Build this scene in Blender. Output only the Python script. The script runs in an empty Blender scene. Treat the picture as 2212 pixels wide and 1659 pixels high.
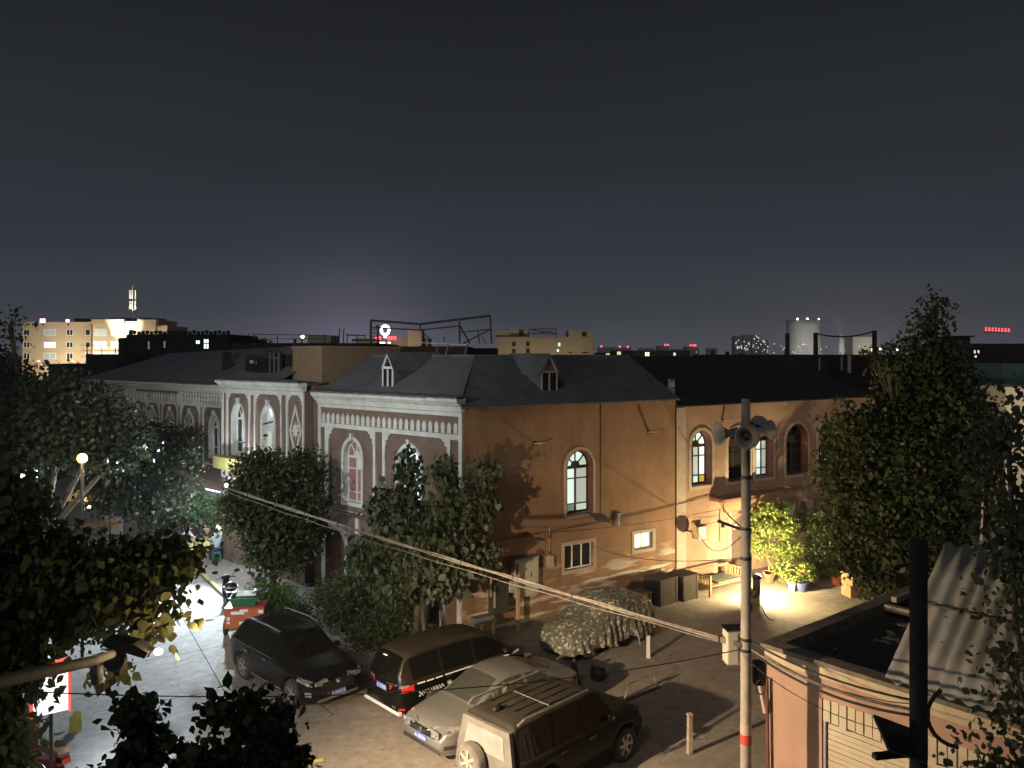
import bpy, math, random
import numpy as np
from mathutils import Vector, Matrix
R = math.radians
S = bpy.context.scene
COL = S.collection
# ---------------------------------------------------------------- camera
FU, HV, CU, CAMZ = 1750.0, 768.0, 1106.0, 9.3      # focal length and horizon in photo units (2212 wide)
cam = bpy.data.cameras.new('camera'); camo = bpy.data.objects.new('camera', cam); COL.objects.link(camo)
cam.sensor_width = 36; cam.lens = 36*FU/2212; cam.shift_y = (HV-829.5)/2212
cam.clip_start = 0.1; cam.clip_end = 9000
camo.location = (0, 0, CAMZ); camo.rotation_euler = (R(90), 0, 0)
S.camera = camo
# ---------------------------------------------------------------- night sky
SUN_EL, SUN_ROT = R(-9), R(150)
W_ = bpy.data.worlds.new('World'); S.world = W_; W_.use_nodes = True
nt = W_.node_tree; nt.nodes.clear()
def N(t, k, **kw):
    n = t.nodes.new(k)
    for a, b in kw.items(): setattr(n, a, b)
    return n
out = N(nt, 'ShaderNodeOutputWorld'); bg = N(nt, 'ShaderNodeBackground'); bg2 = N(nt, 'ShaderNodeBackground'); addn = N(nt, 'ShaderNodeAddShader')
sky = N(nt, 'ShaderNodeTexSky'); sky.sky_type = 'NISHITA'; sky.sun_disc = False; sky.sun_elevation = SUN_EL; sky.sun_rotation = SUN_ROT
nt.links.new(sky.outputs[0], bg2.inputs[0]); bg2.inputs[1].default_value = 0.05
tc = N(nt, 'ShaderNodeTexCoord'); sep = N(nt, 'ShaderNodeSeparateXYZ'); nt.links.new(tc.outputs['Generated'], sep.inputs[0])
ramp = N(nt, 'ShaderNodeValToRGB'); nt.links.new(sep.outputs['Z'], ramp.inputs[0])
e = ramp.color_ramp.elements                        # light-polluted air: brightest at the horizon, dark overhead
e[0].position = 0.0; e[0].color = (.112, .114, .138, 1)
e[1].position = 1.0; e[1].color = (.0085, .0085, .012, 1)
for p, c in ((.05, (.067, .072, .088)), (.12, (.040, .0445, .056)), (.22, (.0255, .028, .036)), (.40, (.0138, .015, .021))):
    k = e.new(p); k.color = (*c, 1)
# broad town glow low over the horizon, left of the middle
dot = N(nt, 'ShaderNodeVectorMath', operation='DOT_PRODUCT'); nrm = N(nt, 'ShaderNodeVectorMath', operation='NORMALIZE')
nt.links.new(tc.outputs['Generated'], nrm.inputs[0]); nt.links.new(nrm.outputs[0], dot.inputs[0])
g = Vector((-.195, 1, -.03)).normalized(); dot.inputs[1].default_value = g
pw = N(nt, 'ShaderNodeMath', operation='POWER'); mx = N(nt, 'ShaderNodeMath', operation='MAXIMUM'); mx.inputs[1].default_value = 0
nt.links.new(dot.outputs['Value'], mx.inputs[0]); nt.links.new(mx.outputs[0], pw.inputs[0]); pw.inputs[1].default_value = 210
mixg = N(nt, 'ShaderNodeMixRGB', blend_type='ADD'); nt.links.new(pw.outputs[0], mixg.inputs[0])
nt.links.new(ramp.outputs[0], mixg.inputs[1]); mixg.inputs[2].default_value = (.135, .125, .19, 1)
snz = N(nt, 'ShaderNodeTexNoise'); snz.inputs['Scale'].default_value = 2.6; snz.inputs['Detail'].default_value = 5; smp = N(nt, 'ShaderNodeMapping'); smp.inputs['Scale'].default_value = (1, 1, 3.5); nt.links.new(tc.outputs['Generated'], smp.inputs[0]); nt.links.new(smp.outputs[0], snz.inputs['Vector'])
smr = N(nt, 'ShaderNodeMapRange'); smr.inputs[1].default_value = .3; smr.inputs[2].default_value = .7; smr.inputs[3].default_value = .94; smr.inputs[4].default_value = 1.06; nt.links.new(snz.outputs[0], smr.inputs[0])
smu = N(nt, 'ShaderNodeMixRGB', blend_type='MULTIPLY'); smu.inputs[0].default_value = 1; nt.links.new(mixg.outputs[0], smu.inputs[1]); nt.links.new(smr.outputs[0], smu.inputs[2])
nt.links.new(smu.outputs[0], bg.inputs[0]); bg.inputs[1].default_value = 1.0
nt.links.new(bg.outputs[0], addn.inputs[0]); nt.links.new(bg2.outputs[0], addn.inputs[1]); nt.links.new(addn.outputs[0], out.inputs[0])
ambient_fill = bpy.data.lights.new('moon', 'SUN'); ambient_fillo = bpy.data.objects.new('moon', ambient_fill); COL.objects.link(ambient_fillo)  # soft fill added to lift the roofs, standing in for sky glow
ambient_fill.energy = 0.25; ambient_fill.angle = R(12); ambient_fill.color = (.9, .95, 1); ambient_fillo.rotation_euler = (R(48), 0, R(-25))
S.view_settings.view_transform = 'Standard'; S.view_settings.look = 'None'; S.view_settings.exposure = 0; S.view_settings.gamma = 1
S.view_settings.use_curve_mapping = False
S.cycles.use_denoising = True; S.cycles.max_bounces = 6; S.cycles.transparent_max_bounces = 12
S.cycles.sample_clamp_indirect = 4
# ---------------------------------------------------------------- placing things: pixel -> ground / wall
def G(u, v, z=0.0):
    Y = (CAMZ-z)*FU/(v-HV); return Vector(((u-CU)/FU*Y, Y, z))
def A(u, v, Y): return Vector(((u-CU)/FU*Y, Y, CAMZ-(v-HV)/FU*Y))
class Wall:                                          # a vertical wall plane; local x runs left to right, y inwards
    def __init__(s, C, d): s.C = Vector((*C, 0)); s.d = Vector((*d, 0)).normalized(); s.th = math.atan2(s.d.y, s.d.x)
    def xz(s, u, v):
        a = (u-CU)/FU; t = (a*s.C.y-s.C.x)/(s.d.x-a*s.d.y); Y = s.C.y+t*s.d.y
        return t, CAMZ-(v-HV)/FU*Y
    def x(s, u): return s.xz(u, HV)[0]
    def pt(s, x, y, z): return s.C+s.d*x+Vector((-s.d.y, s.d.x, 0))*y+Vector((0, 0, z))
WF = Wall((-1.62, 26.8), (.745, -.667))              # white trimmed street front (x <= 0)
WB = Wall((-1.85, 26.54), (.745, -.667))             # its bay, a little proud
WC = Wall((-.82, 27.69), (.745, -.667))              # the long front beyond, set back
WO = Wall((-1.62, 26.8), (.823, .568))               # orange side wall (x >= 0)
# ---------------------------------------------------------------- mesh helpers
class MB:
    def __init__(s): s.v = []; s.f = []
    def add(s, vs, fs, M=None):
        o = len(s.v)
        s.v += [tuple(M @ Vector(p)) for p in vs] if M is not None else [tuple(p) for p in vs]
        s.f += [tuple(i+o for i in q) for q in fs]; return s
    def box(s, c, d, M=None, rz=0, taper=1.0):
        x, y, z = d[0]/2, d[1]/2, d[2]/2; t = taper
        vs = [(-x,-y,-z),(x,-y,-z),(x,y,-z),(-x,y,-z),(-x*t,-y*t,z),(x*t,-y*t,z),(x*t,y*t,z),(-x*t,y*t,z)]
        T = Matrix.Translation(Vector(c)) @ Matrix.Rotation(rz, 4, 'Z')
        if M is not None: T = M @ T
        return s.add(vs, [(3,2,1,0),(4,5,6,7),(0,1,5,4),(1,2,6,5),(2,3,7,6),(3,0,4,7)], T)
    def b2(s, a, b, M=None): return s.box([(a[i]+b[i])/2 for i in range(3)], [abs(b[i]-a[i]) for i in range(3)], M)
    def bar(s, p, q, w, h=None):
        p, q = Vector(p), Vector(q); d = q-p; L = d.length; h = h or w
        T = Matrix.Translation((p+q)/2) @ d.to_track_quat('X', 'Z').to_matrix().to_4x4()
        return s.box((0,0,0), (L, w, h), T)
    def tube(s, pts, r, n=8, cap=True):
        pts = [Vector(p) for p in pts]; m = len(pts); rs = r if isinstance(r, (list, tuple)) else [r]*m
        o = len(s.v); ref = Vector((0.13, .21, 1)).normalized()
        for i, p in enumerate(pts):
            d = (pts[min(i+1, m-1)]-pts[max(i-1, 0)]).normalized()
            a = d.cross(ref if abs(d.dot(ref)) < .95 else Vector((1, 0, 0))).normalized(); b = d.cross(a)
            for k in range(n):
                t = 2*math.pi*k/n; s.v.append(tuple(p+(a*math.cos(t)+b*math.sin(t))*rs[i]))
        for i in range(m-1):
            for k in range(n):
                a0 = o+i*n+k; a1 = o+i*n+(k+1) % n; s.f.append((a0, a1, a1+n, a0+n))
        if cap: s.f.append(tuple(o+k for k in range(n))[::-1]); s.f.append(tuple(o+(m-1)*n+k for k in range(n)))
        return s
    def lathe(s, prof, n=20, M=None):                # profile of (r, z)
        vs = []; fs = []; m = len(prof)
        for r, z in prof:
            for k in range(n): t = 2*math.pi*k/n; vs.append((r*math.cos(t), r*math.sin(t), z))
        for i in range(m-1):
            for k in range(n): fs.append((i*n+k, i*n+(k+1) % n, (i+1)*n+(k+1) % n, (i+1)*n+k))
        if prof[0][0] > 1e-4: fs.append(tuple(range(n))[::-1])
        if prof[-1][0] > 1e-4: fs.append(tuple((m-1)*n+k for k in range(n)))
        return s.add(vs, fs, M)
    def prism(s, poly, y0, y1, M=None):              # polygon in x-z pushed along y
        n = len(poly); vs = [(x, y0, z) for x, z in poly]+[(x, y1, z) for x, z in poly]
        fs = [tuple(range(n)), tuple(range(2*n-1, n-1, -1))]+[(i, (i+n), (i+1) % n+n, (i+1) % n) for i in range(n)]
        return s.add(vs, fs, M)
    def ball(s, c, r, n=10, M=None, sq=(1, 1, 1)):
        prof = [(math.sin(math.pi*i/n)*r, -math.cos(math.pi*i/n)*r) for i in range(n+1)]
        prof[0] = (1e-5, -r); prof[-1] = (1e-5, r)
        T = Matrix.Translation(Vector(c)) @ Matrix.Diagonal((*sq, 1))
        return s.lathe(prof, n+4, T if M is None else M @ T)
    def build(s, name, mat, parent=None, loc=(0, 0, 0), rz=0, smooth=False, me=None):
        if me is None:
            me = bpy.data.meshes.new(name); me.from_pydata(s.v, [], s.f); me.materials.append(mat)
            if smooth: me.polygons.foreach_set('use_smooth', [True]*len(me.polygons))
            me.update()
        return link(name, me, parent, loc, rz)
def link(name, me, parent=None, loc=(0, 0, 0), rz=0):
    o = bpy.data.objects.new(name, me); COL.objects.link(o); o.location = loc; o.rotation_euler = (0, 0, rz)
    if parent is not None: o.parent = parent
    return o
def tag(o, label=None, cat=None, group=None, kind=None):
    for k, x in (('label', label), ('category', cat), ('group', group), ('kind', kind)):
        if x: o[k] = x
    return o
def thing(name, label, cat, loc=(0, 0, 0), rz=0, group=None):
    return tag(link(name, None, None, loc, rz), label, cat, group)
def struct(o): o['kind'] = 'structure'; return o
def copy_tree(o, parent=None):
    c = o.copy(); COL.objects.link(c)
    if parent is not None: c.parent = parent
    for ch in list(o.children): copy_tree(ch, c)
    return c
def slab(loops, y0, y1, name, mat, parent=None, rz=0, loc=(0, 0, 0)):   # x-z region with holes, pushed along y
    cu = bpy.data.curves.new('tmp', 'CURVE'); cu.dimensions = '2D'; cu.fill_mode = 'BOTH'; cu.extrude = abs(y1-y0)/2
    for lp in loops:
        sp = cu.splines.new('POLY'); sp.points.add(len(lp)-1); sp.use_cyclic_u = True
        for p, (x, z) in zip(sp.points, lp): p.co = (x, z, 0, 1)
    ob = bpy.data.objects.new('tmp', cu); COL.objects.link(ob)
    me = bpy.data.meshes.new_from_object(ob.evaluated_get(bpy.context.evaluated_depsgraph_get()))
    bpy.data.objects.remove(ob); bpy.data.curves.remove(cu)
    ym = (y0+y1)/2; n = len(me.vertices); co = np.empty(n*3); me.vertices.foreach_get('co', co); co = co.reshape(-1, 3)
    co = np.stack([co[:, 0], ym-co[:, 2], co[:, 1]], 1); me.vertices.foreach_set('co', co.ravel())
    me.name = name; me.materials.clear(); me.materials.append(mat); me.update()
    return link(name, me, parent, loc, rz)
def rect(x0, x1, z0, z1): return [(x0, z0), (x1, z0), (x1, z1), (x0, z1)]
def arch(cx, w, z0, zt, pt=0.0, n=14):               # round (pt=0) or pointed arch outline
    r = w/2; h = r*(1+pt); zs = zt-h; P = [(cx-r, z0), (cx+r, z0)]
    for i in range(n+1):
        t = math.pi*i/n; c, s_ = math.cos(t), math.sin(t)
        zz = zs+h*(s_ if pt == 0 else (s_**(1+.25*pt)*(1-.12*pt)+.12*pt*max(0, 1-abs(c)*1.6)))
        P.append((cx+r*c, zz))
    return P
def text_mesh(body, size, name, mat, parent, M, extrude=.002):
    cu = bpy.data.curves.new('tmp', 'FONT'); cu.body = body; cu.size = size; cu.extrude = extrude; cu.align_x = 'CENTER'; cu.align_y = 'CENTER'
    ob = bpy.data.objects.new('tmp', cu); COL.objects.link(ob)
    me = bpy.data.meshes.new_from_object(ob.evaluated_get(bpy.context.evaluated_depsgraph_get()))
    bpy.data.objects.remove(ob); bpy.data.curves.remove(cu); me.transform(M); me.materials.clear(); me.materials.append(mat)
    return link(name, me, parent)
# ---------------------------------------------------------------- materials
def mat(name, col, rough=.8, metal=0, col2=None, ns=0, stretch=(1, 1, 1), lo=.35, hi=.65, bump=0, bs=None, spec=.4, coat=0, trans=0):
    m = bpy.data.materials.new(name); m.use_nodes = True; t = m.node_tree; b = t.nodes['Principled BSDF']
    b.inputs['Base Color'].default_value = (*col, 1); b.inputs['Roughness'].default_value = rough; b.inputs['Metallic'].default_value = metal
    b.inputs['Specular IOR Level'].default_value = spec; b.inputs['Coat Weight'].default_value = coat
    b.inputs['Coat Roughness'].default_value = .12
    if ns or bump:
        tc = N(t, 'ShaderNodeTexCoord'); mp = N(t, 'ShaderNodeMapping'); mp.inputs['Scale'].default_value = stretch
        t.links.new(tc.outputs['Object'], mp.inputs[0])
    if ns:
        no = N(t, 'ShaderNodeTexNoise'); no.inputs['Scale'].default_value = ns; no.inputs['Detail'].default_value = 7; no.inputs['Roughness'].default_value = .62
        t.links.new(mp.outputs[0], no.inputs['Vector'])
        rp = N(t, 'ShaderNodeValToRGB'); rp.color_ramp.elements[0].position = lo; rp.color_ramp.elements[1].position = hi
        rp.color_ramp.elements[0].color = (*col, 1); rp.color_ramp.elements[1].color = (*(col2 or [c*.6 for c in col]), 1)
        t.links.new(no.outputs[0], rp.inputs[0]); t.links.new(rp.outputs[0], b.inputs['Base Color'])
    if bump:
        nb = N(t, 'ShaderNodeTexNoise'); nb.inputs['Scale'].default_value = bs or 8; nb.inputs['Detail'].default_value = 6
        t.links.new(mp.outputs[0], nb.inputs['Vector']); bp = N(t, 'ShaderNodeBump'); bp.inputs['Strength'].default_value = bump
        bp.inputs['Distance'].default_value = .03; t.links.new(nb.outputs[0], bp.inputs['Height']); t.links.new(bp.outputs[0], b.inputs['Normal'])
    return m
def emis(name, col, st):
    m = bpy.data.materials.new(name); m.use_nodes = True; b = m.node_tree.nodes['Principled BSDF']
    b.inputs['Base Color'].default_value = (*[c*.5 for c in col], 1); b.inputs['Emission Color'].default_value = (*col, 1); b.inputs['Emission Strength'].default_value = st
    b.inputs['Roughness'].default_value = .4
    return m
def leafmat(name, col, col2):
    m = bpy.data.materials.new(name); m.use_nodes = True; t = m.node_tree; b = t.nodes['Principled BSDF']
    tc = N(t, 'ShaderNodeTexCoord'); no = N(t, 'ShaderNodeTexNoise'); no.inputs['Scale'].default_value = 3.5; no.inputs['Detail'].default_value = 8; no.inputs['Roughness'].default_value = .8
    t.links.new(tc.outputs['Object'], no.inputs['Vector']); rp = N(t, 'ShaderNodeValToRGB')
    rp.color_ramp.elements[0].position = .38; rp.color_ramp.elements[1].position = .62
    rp.color_ramp.elements[0].color = (*col, 1); rp.color_ramp.elements[1].color = (*col2, 1)
    t.links.new(no.outputs[0], rp.inputs[0]); t.links.new(rp.outputs[0], b.inputs['Base Color'])
    b.inputs['Roughness'].default_value = .5; b.inputs['Specular IOR Level'].default_value = .35
    tr = N(t, 'ShaderNodeBsdfTranslucent'); ms = N(t, 'ShaderNodeMixShader'); ms.inputs[0].default_value = .22
    t.links.new(rp.outputs[0], tr.inputs[0]); o = t.nodes['Material Output']
    t.links.new(b.outputs[0], ms.inputs[1]); t.links.new(tr.outputs[0], ms.inputs[2]); t.links.new(ms.outputs[0], o.inputs[0])
    return m
def glassmat(name, tint, rough=.04, dust=.02):
    m = bpy.data.materials.new(name); m.use_nodes = True; t = m.node_tree; t.nodes.clear(); o = N(t, 'ShaderNodeOutputMaterial')
    tr = N(t, 'ShaderNodeBsdfTransparent'); tr.inputs[0].default_value = (*tint, 1); gl = N(t, 'ShaderNodeBsdfGlossy'); gl.inputs['Roughness'].default_value = rough
    fr = N(t, 'ShaderNodeFresnel'); fr.inputs[0].default_value = 1.5; ms = N(t, 'ShaderNodeMixShader')
    t.links.new(fr.outputs[0], ms.inputs[0]); t.links.new(tr.outputs[0], ms.inputs[1]); t.links.new(gl.outputs[0], ms.inputs[2]); df = N(t, 'ShaderNodeBsdfDiffuse'); df.inputs[0].default_value = (.27, .27, .21, 1); m2 = N(t, 'ShaderNodeMixShader'); m2.inputs[0].default_value = dust
    t.links.new(ms.outputs[0], m2.inputs[1]); t.links.new(df.outputs[0], m2.inputs[2]); t.links.new(m2.outputs[0], o.inputs[0])
    return m
K = {}
K['trim'] = mat('white_trim', (.70, .70, .66), .75, col2=(.55, .55, .51), ns=2.2, bump=.15)
K['brown'] = mat('brown_render', (.215, .145, .11), .9, col2=(.155, .105, .083), ns=1.6, bump=.2, bs=25)
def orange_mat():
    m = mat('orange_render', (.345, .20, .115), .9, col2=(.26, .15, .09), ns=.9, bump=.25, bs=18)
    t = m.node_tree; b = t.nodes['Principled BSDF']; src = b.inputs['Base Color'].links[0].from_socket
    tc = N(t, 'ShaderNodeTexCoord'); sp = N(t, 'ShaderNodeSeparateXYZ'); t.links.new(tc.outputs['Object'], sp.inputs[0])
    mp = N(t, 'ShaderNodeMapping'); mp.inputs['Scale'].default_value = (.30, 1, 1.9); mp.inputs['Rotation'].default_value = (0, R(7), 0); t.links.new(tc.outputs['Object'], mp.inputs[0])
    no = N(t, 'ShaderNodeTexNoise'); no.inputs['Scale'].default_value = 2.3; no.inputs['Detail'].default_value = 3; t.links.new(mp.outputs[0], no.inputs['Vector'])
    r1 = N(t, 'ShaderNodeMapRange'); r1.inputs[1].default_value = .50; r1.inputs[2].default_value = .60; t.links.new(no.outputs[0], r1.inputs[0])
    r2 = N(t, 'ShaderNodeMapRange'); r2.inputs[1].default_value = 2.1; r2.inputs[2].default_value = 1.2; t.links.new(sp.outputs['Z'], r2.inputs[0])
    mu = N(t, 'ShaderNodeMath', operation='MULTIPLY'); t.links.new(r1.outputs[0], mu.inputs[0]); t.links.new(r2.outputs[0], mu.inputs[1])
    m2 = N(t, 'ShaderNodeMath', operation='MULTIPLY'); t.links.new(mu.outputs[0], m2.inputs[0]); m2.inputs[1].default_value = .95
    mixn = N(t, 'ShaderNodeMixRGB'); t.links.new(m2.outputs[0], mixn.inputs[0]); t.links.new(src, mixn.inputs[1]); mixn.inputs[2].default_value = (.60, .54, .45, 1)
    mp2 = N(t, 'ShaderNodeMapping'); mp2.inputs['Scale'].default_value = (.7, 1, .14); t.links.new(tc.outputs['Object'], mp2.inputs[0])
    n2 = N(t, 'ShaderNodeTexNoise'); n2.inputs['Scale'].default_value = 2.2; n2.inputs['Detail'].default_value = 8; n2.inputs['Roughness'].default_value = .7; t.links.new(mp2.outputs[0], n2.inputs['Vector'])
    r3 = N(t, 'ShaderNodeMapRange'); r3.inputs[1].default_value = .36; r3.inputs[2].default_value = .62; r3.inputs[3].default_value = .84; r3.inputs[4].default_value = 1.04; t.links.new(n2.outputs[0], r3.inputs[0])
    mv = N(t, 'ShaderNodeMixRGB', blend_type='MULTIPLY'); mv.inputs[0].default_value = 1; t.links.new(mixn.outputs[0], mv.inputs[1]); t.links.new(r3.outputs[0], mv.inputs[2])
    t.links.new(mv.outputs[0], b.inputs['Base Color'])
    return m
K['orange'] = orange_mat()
def carpaint(name, base, dust, amt, rough=.2, metal=0, coat=.3, side=.04, spec=.35):
    m = mat(name, base, rough, metal, coat=coat, spec=spec); t = m.node_tree; b = t.nodes['Principled BSDF']
    ge = N(t, 'ShaderNodeNewGeometry'); sp = N(t, 'ShaderNodeSeparateXYZ'); t.links.new(ge.outputs['Normal'], sp.inputs[0])
    mr = N(t, 'ShaderNodeMapRange'); mr.inputs[1].default_value = .25; mr.inputs[2].default_value = .95; mr.inputs[3].default_value = side; mr.inputs[4].default_value = amt; t.links.new(sp.outputs['Z'], mr.inputs[0])
    tc = N(t, 'ShaderNodeTexCoord'); no = N(t, 'ShaderNodeTexNoise'); no.inputs['Scale'].default_value = 2.2; no.inputs['Detail'].default_value = 8; no.inputs['Roughness'].default_value = .65; t.links.new(tc.outputs['Object'], no.inputs['Vector'])
    m2 = N(t, 'ShaderNodeMapRange'); m2.inputs[1].default_value = .3; m2.inputs[2].default_value = .7; m2.inputs[3].default_value = .55; m2.inputs[4].default_value = 1.2; t.links.new(no.outputs[0], m2.inputs[0])
    mu = N(t, 'ShaderNodeMath', operation='MULTIPLY'); mu.use_clamp = True; t.links.new(mr.outputs[0], mu.inputs[0]); t.links.new(m2.outputs[0], mu.inputs[1])
    mx_ = N(t, 'ShaderNodeMixRGB'); t.links.new(mu.outputs[0], mx_.inputs[0]); mx_.inputs[1].default_value = (*base, 1); mx_.inputs[2].default_value = (*dust, 1); t.links.new(mx_.outputs[0], b.inputs['Base Color'])
    m3 = N(t, 'ShaderNodeMapRange'); m3.inputs[3].default_value = rough; m3.inputs[4].default_value = .75; t.links.new(mu.outputs[0], m3.inputs[0]); t.links.new(m3.outputs[0], b.inputs['Roughness'])
    return m
K['salmon'] = mat('salmon_render', (.41, .26, .185), .9, col2=(.33, .205, .145), ns=1.1, bump=.25, bs=20)
K['surround'] = mat('window_surround', (.48, .38, .30), .85, col2=(.40, .31, .25), ns=3)
K['roof'] = mat('grey_roof_felt', (.15, .152, .158), .85, col2=(.085, .086, .092), ns=1.7, lo=.3, hi=.75, bump=.5, bs=4)
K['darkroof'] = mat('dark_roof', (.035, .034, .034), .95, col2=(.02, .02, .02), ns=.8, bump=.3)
K['brick'] = mat('brick', (.25, .15, .085), .9)
K['wood_dk'] = mat('dark_wood', (.055, .028, .02), .6, col2=(.035, .018, .014), ns=5, stretch=(1, 1, .2))
K['wood'] = mat('pale_wood', (.36, .23, .12), .7, col2=(.27, .16, .08), ns=5, stretch=(.3, 1, 1))
K['reddoor'] = mat('red_brown_door', (.16, .06, .045), .6, col2=(.11, .04, .03), ns=4)
K['white'] = mat('white_paint', (.75, .75, .72), .5)
K['cream'] = mat('cream_render', (.58, .47, .33), .9, col2=(.50, .40, .28), ns=.25)
K['tan'] = mat('tan_render', (.34, .28, .19), .9, col2=(.28, .23, .16), ns=.3)
K['steel'] = mat('dark_steel', (.05, .045, .045), .6, .4)
K['galv'] = mat('galvanised', (.36, .36, .36), .5, .7)
K['conc'] = mat('concrete_pole', (.40, .35, .29), .85, col2=(.30, .26, .21), ns=4, bump=.3, bs=20)
K['black'] = mat('black_plastic', (.012, .012, .013), .45)
K['rubber'] = mat('tyre_rubber', (.03, .028, .027), .85, col2=(.05, .045, .04), ns=12)
K['rim'] = mat('alloy_rim', (.50, .49, .47), .35, .7)
K['chrome'] = mat('chrome', (.75, .75, .73), .18, 1)
K['plate'] = mat('blue_plate', (.11, .15, .52), .4, spec=.6)
K['ltext'] = mat('white_letters', (.8, .8, .8), .5)
K['redlens'] = mat('red_lens', (.50, .02, .015), .15, spec=.8)
K['headlens'] = mat('headlight_lens', (.62, .60, .56), .12, .55, col2=(.2, .2, .19), ns=14)
K['cable'] = mat('black_cable', (.05, .04, .035), .7)
K['cablew'] = mat('wrapped_cable', (.27, .23, .18), .8, col2=(.14, .12, .095), ns=9, stretch=(1, 1, 1))
K['dark'] = mat('dark_void', (.008, .008, .008), .9)
K['dglass'] = mat('dark_pane', (.02, .022, .024), .08, spec=.6)
K['skin'] = mat('skin', (.42, .24, .16), .6)
K['hair'] = mat('black_hair', (.012, .01, .009), .6)
K['bark'] = mat('bark', (.16, .12, .085), .9, col2=(.10, .075, .05), ns=8, stretch=(1, 1, .25), bump=.6, bs=14)
K['yellow'] = mat('yellow_plastic', (.62, .55, .12), .5)
K['lit_white'] = emis('lit_window_white', (.78, 1, .90), .92)
K['lit_grey'] = emis('lit_window_grey', (.72, .78, .70), .5)
K['lit_green'] = emis('lit_window_green', (.70, .95, .70), .62)
K['lit_cool'] = emis('lit_window_cool', (.66, .83, 1), 1.3)
K['lit_dim'] = emis('lit_window_dim', (.62, .75, .8), .22)
K['lit_yellow'] = emis('lit_window_yellow', (.75, .52, .05), .75)
K['lit_warm'] = emis('lit_window_warm', (1, .86, .5), 1.0)
K['pinkpane'] = mat('pink_curtain', (.42, .22, .20), .7, col2=(.33, .17, .16), ns=5, stretch=(5, 1, .5))
def brickmat(name, c1, c2, mortar, sc=1.0):
    m = bpy.data.materials.new(name); m.use_nodes = True; t = m.node_tree; b = t.nodes['Principled BSDF']
    tc = N(t, 'ShaderNodeTexCoord'); sp = N(t, 'ShaderNodeSeparateXYZ'); ad = N(t, 'ShaderNodeMath', operation='ADD'); cb = N(t, 'ShaderNodeCombineXYZ')
    t.links.new(tc.outputs['Object'], sp.inputs[0]); t.links.new(sp.outputs['X'], ad.inputs[0]); t.links.new(sp.outputs['Y'], ad.inputs[1])
    t.links.new(ad.outputs[0], cb.inputs['X']); t.links.new(sp.outputs['Z'], cb.inputs['Y'])
    bt = N(t, 'ShaderNodeTexBrick'); bt.inputs['Scale'].default_value = sc; bt.inputs['Brick Width'].default_value = .25; bt.inputs['Row Height'].default_value = .075; bt.inputs['Mortar Size'].default_value = .008
    bt.inputs['Color1'].default_value = (*c1, 1); bt.inputs['Color2'].default_value = (*c2, 1); bt.inputs['Mortar'].default_value = (*mortar, 1)
    t.links.new(cb.outputs[0], bt.inputs['Vector']); t.links.new(bt.outputs['Color'], b.inputs['Base Color']); b.inputs['Roughness'].default_value = .9
    return m
K['brick'] = brickmat('brick', (.30, .20, .12), (.24, .15, .09), (.17, .13, .09))
# ================================================================ THE SETTING
def groundmat(name, c1, c2, joint=None, crack=True):
    m = mat(name, c1, .72, col2=c2, ns=.55, lo=.3, hi=.72, bump=.22, bs=30, spec=.35)
    t = m.node_tree; b = t.nodes['Principled BSDF']; src = b.inputs['Base Color'].links[0].from_socket
    tc = N(t, 'ShaderNodeTexCoord'); no = N(t, 'ShaderNodeTexNoise'); no.inputs['Scale'].default_value = 3.2; no.inputs['Detail'].default_value = 9; no.inputs['Roughness'].default_value = .7
    t.links.new(tc.outputs['Object'], no.inputs['Vector']); mr = N(t, 'ShaderNodeMapRange'); mr.inputs[1].default_value = .33; mr.inputs[2].default_value = .68; mr.inputs[3].default_value = .7; mr.inputs[4].default_value = 1.18
    t.links.new(no.outputs[0], mr.inputs[0]); mu = N(t, 'ShaderNodeMixRGB', blend_type='MULTIPLY'); mu.inputs[0].default_value = 1
    t.links.new(src, mu.inputs[1]); t.links.new(mr.outputs[0], mu.inputs[2]); last = mu.outputs[0]
    if crack:
        vo = N(t, 'ShaderNodeTexVoronoi', feature='DISTANCE_TO_EDGE'); vo.inputs['Scale'].default_value = .22; wn = N(t, 'ShaderNodeTexNoise'); wn.inputs['Scale'].default_value = 1.2
        t.links.new(tc.outputs['Object'], wn.inputs['Vector']); va = N(t, 'ShaderNodeMixRGB', blend_type='ADD'); va.inputs[0].default_value = .9
        t.links.new(tc.outputs['Object'], va.inputs[1]); t.links.new(wn.outputs['Color'], va.inputs[2]); t.links.new(va.outputs[0], vo.inputs['Vector'])
        m2 = N(t, 'ShaderNodeMapRange'); m2.inputs[1].default_value = .0; m2.inputs[2].default_value = .004; m2.inputs[3].default_value = .55; m2.inputs[4].default_value = 1
        t.links.new(vo.outputs['Distance'], m2.inputs[0]); mu2 = N(t, 'ShaderNodeMixRGB', blend_type='MULTIPLY'); mu2.inputs[0].default_value = 1
        t.links.new(last, mu2.inputs[1]); t.links.new(m2.outputs[0], mu2.inputs[2]); last = mu2.outputs[0]
    t.links.new(last, b.inputs['Base Color'])
    return m
K['earth'] = mat('dark_town_ground', (.05, .047, .043), .95, col2=(.03, .03, .03), ns=.05)
K['yard'] = groundmat('yard_concrete', (.335, .285, .23), (.265, .225, .18))
K['street'] = groundmat('street_concrete', (.37, .36, .335), (.30, .295, .28))
K['pave'] = groundmat('pavement_concrete', (.33, .31, .29), (.27, .255, .24), crack=False)
m = MB(); m.add([(-4000, -300, -.012), (4000, -300, -.012), (4000, 6000, -.012), (-4000, 6000, -.012)], [(0, 1, 2, 3)])
struct(m.build('ground', K['earth']))
def sheet(name, pts, z, mt):
    m = MB(); m.add([(p[0], p[1], z) for p in pts], [tuple(range(len(pts)))]); return struct(m.build(name, mt))
sheet('yard_paving', [(-30, -2), (30, -2), (34, 62), (-34, 62)], -.004, K['yard'])
ks = [G(520, 1310), G(490, 1290), G(430, 1235), G(400, 1207), G(365, 1178)]
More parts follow.
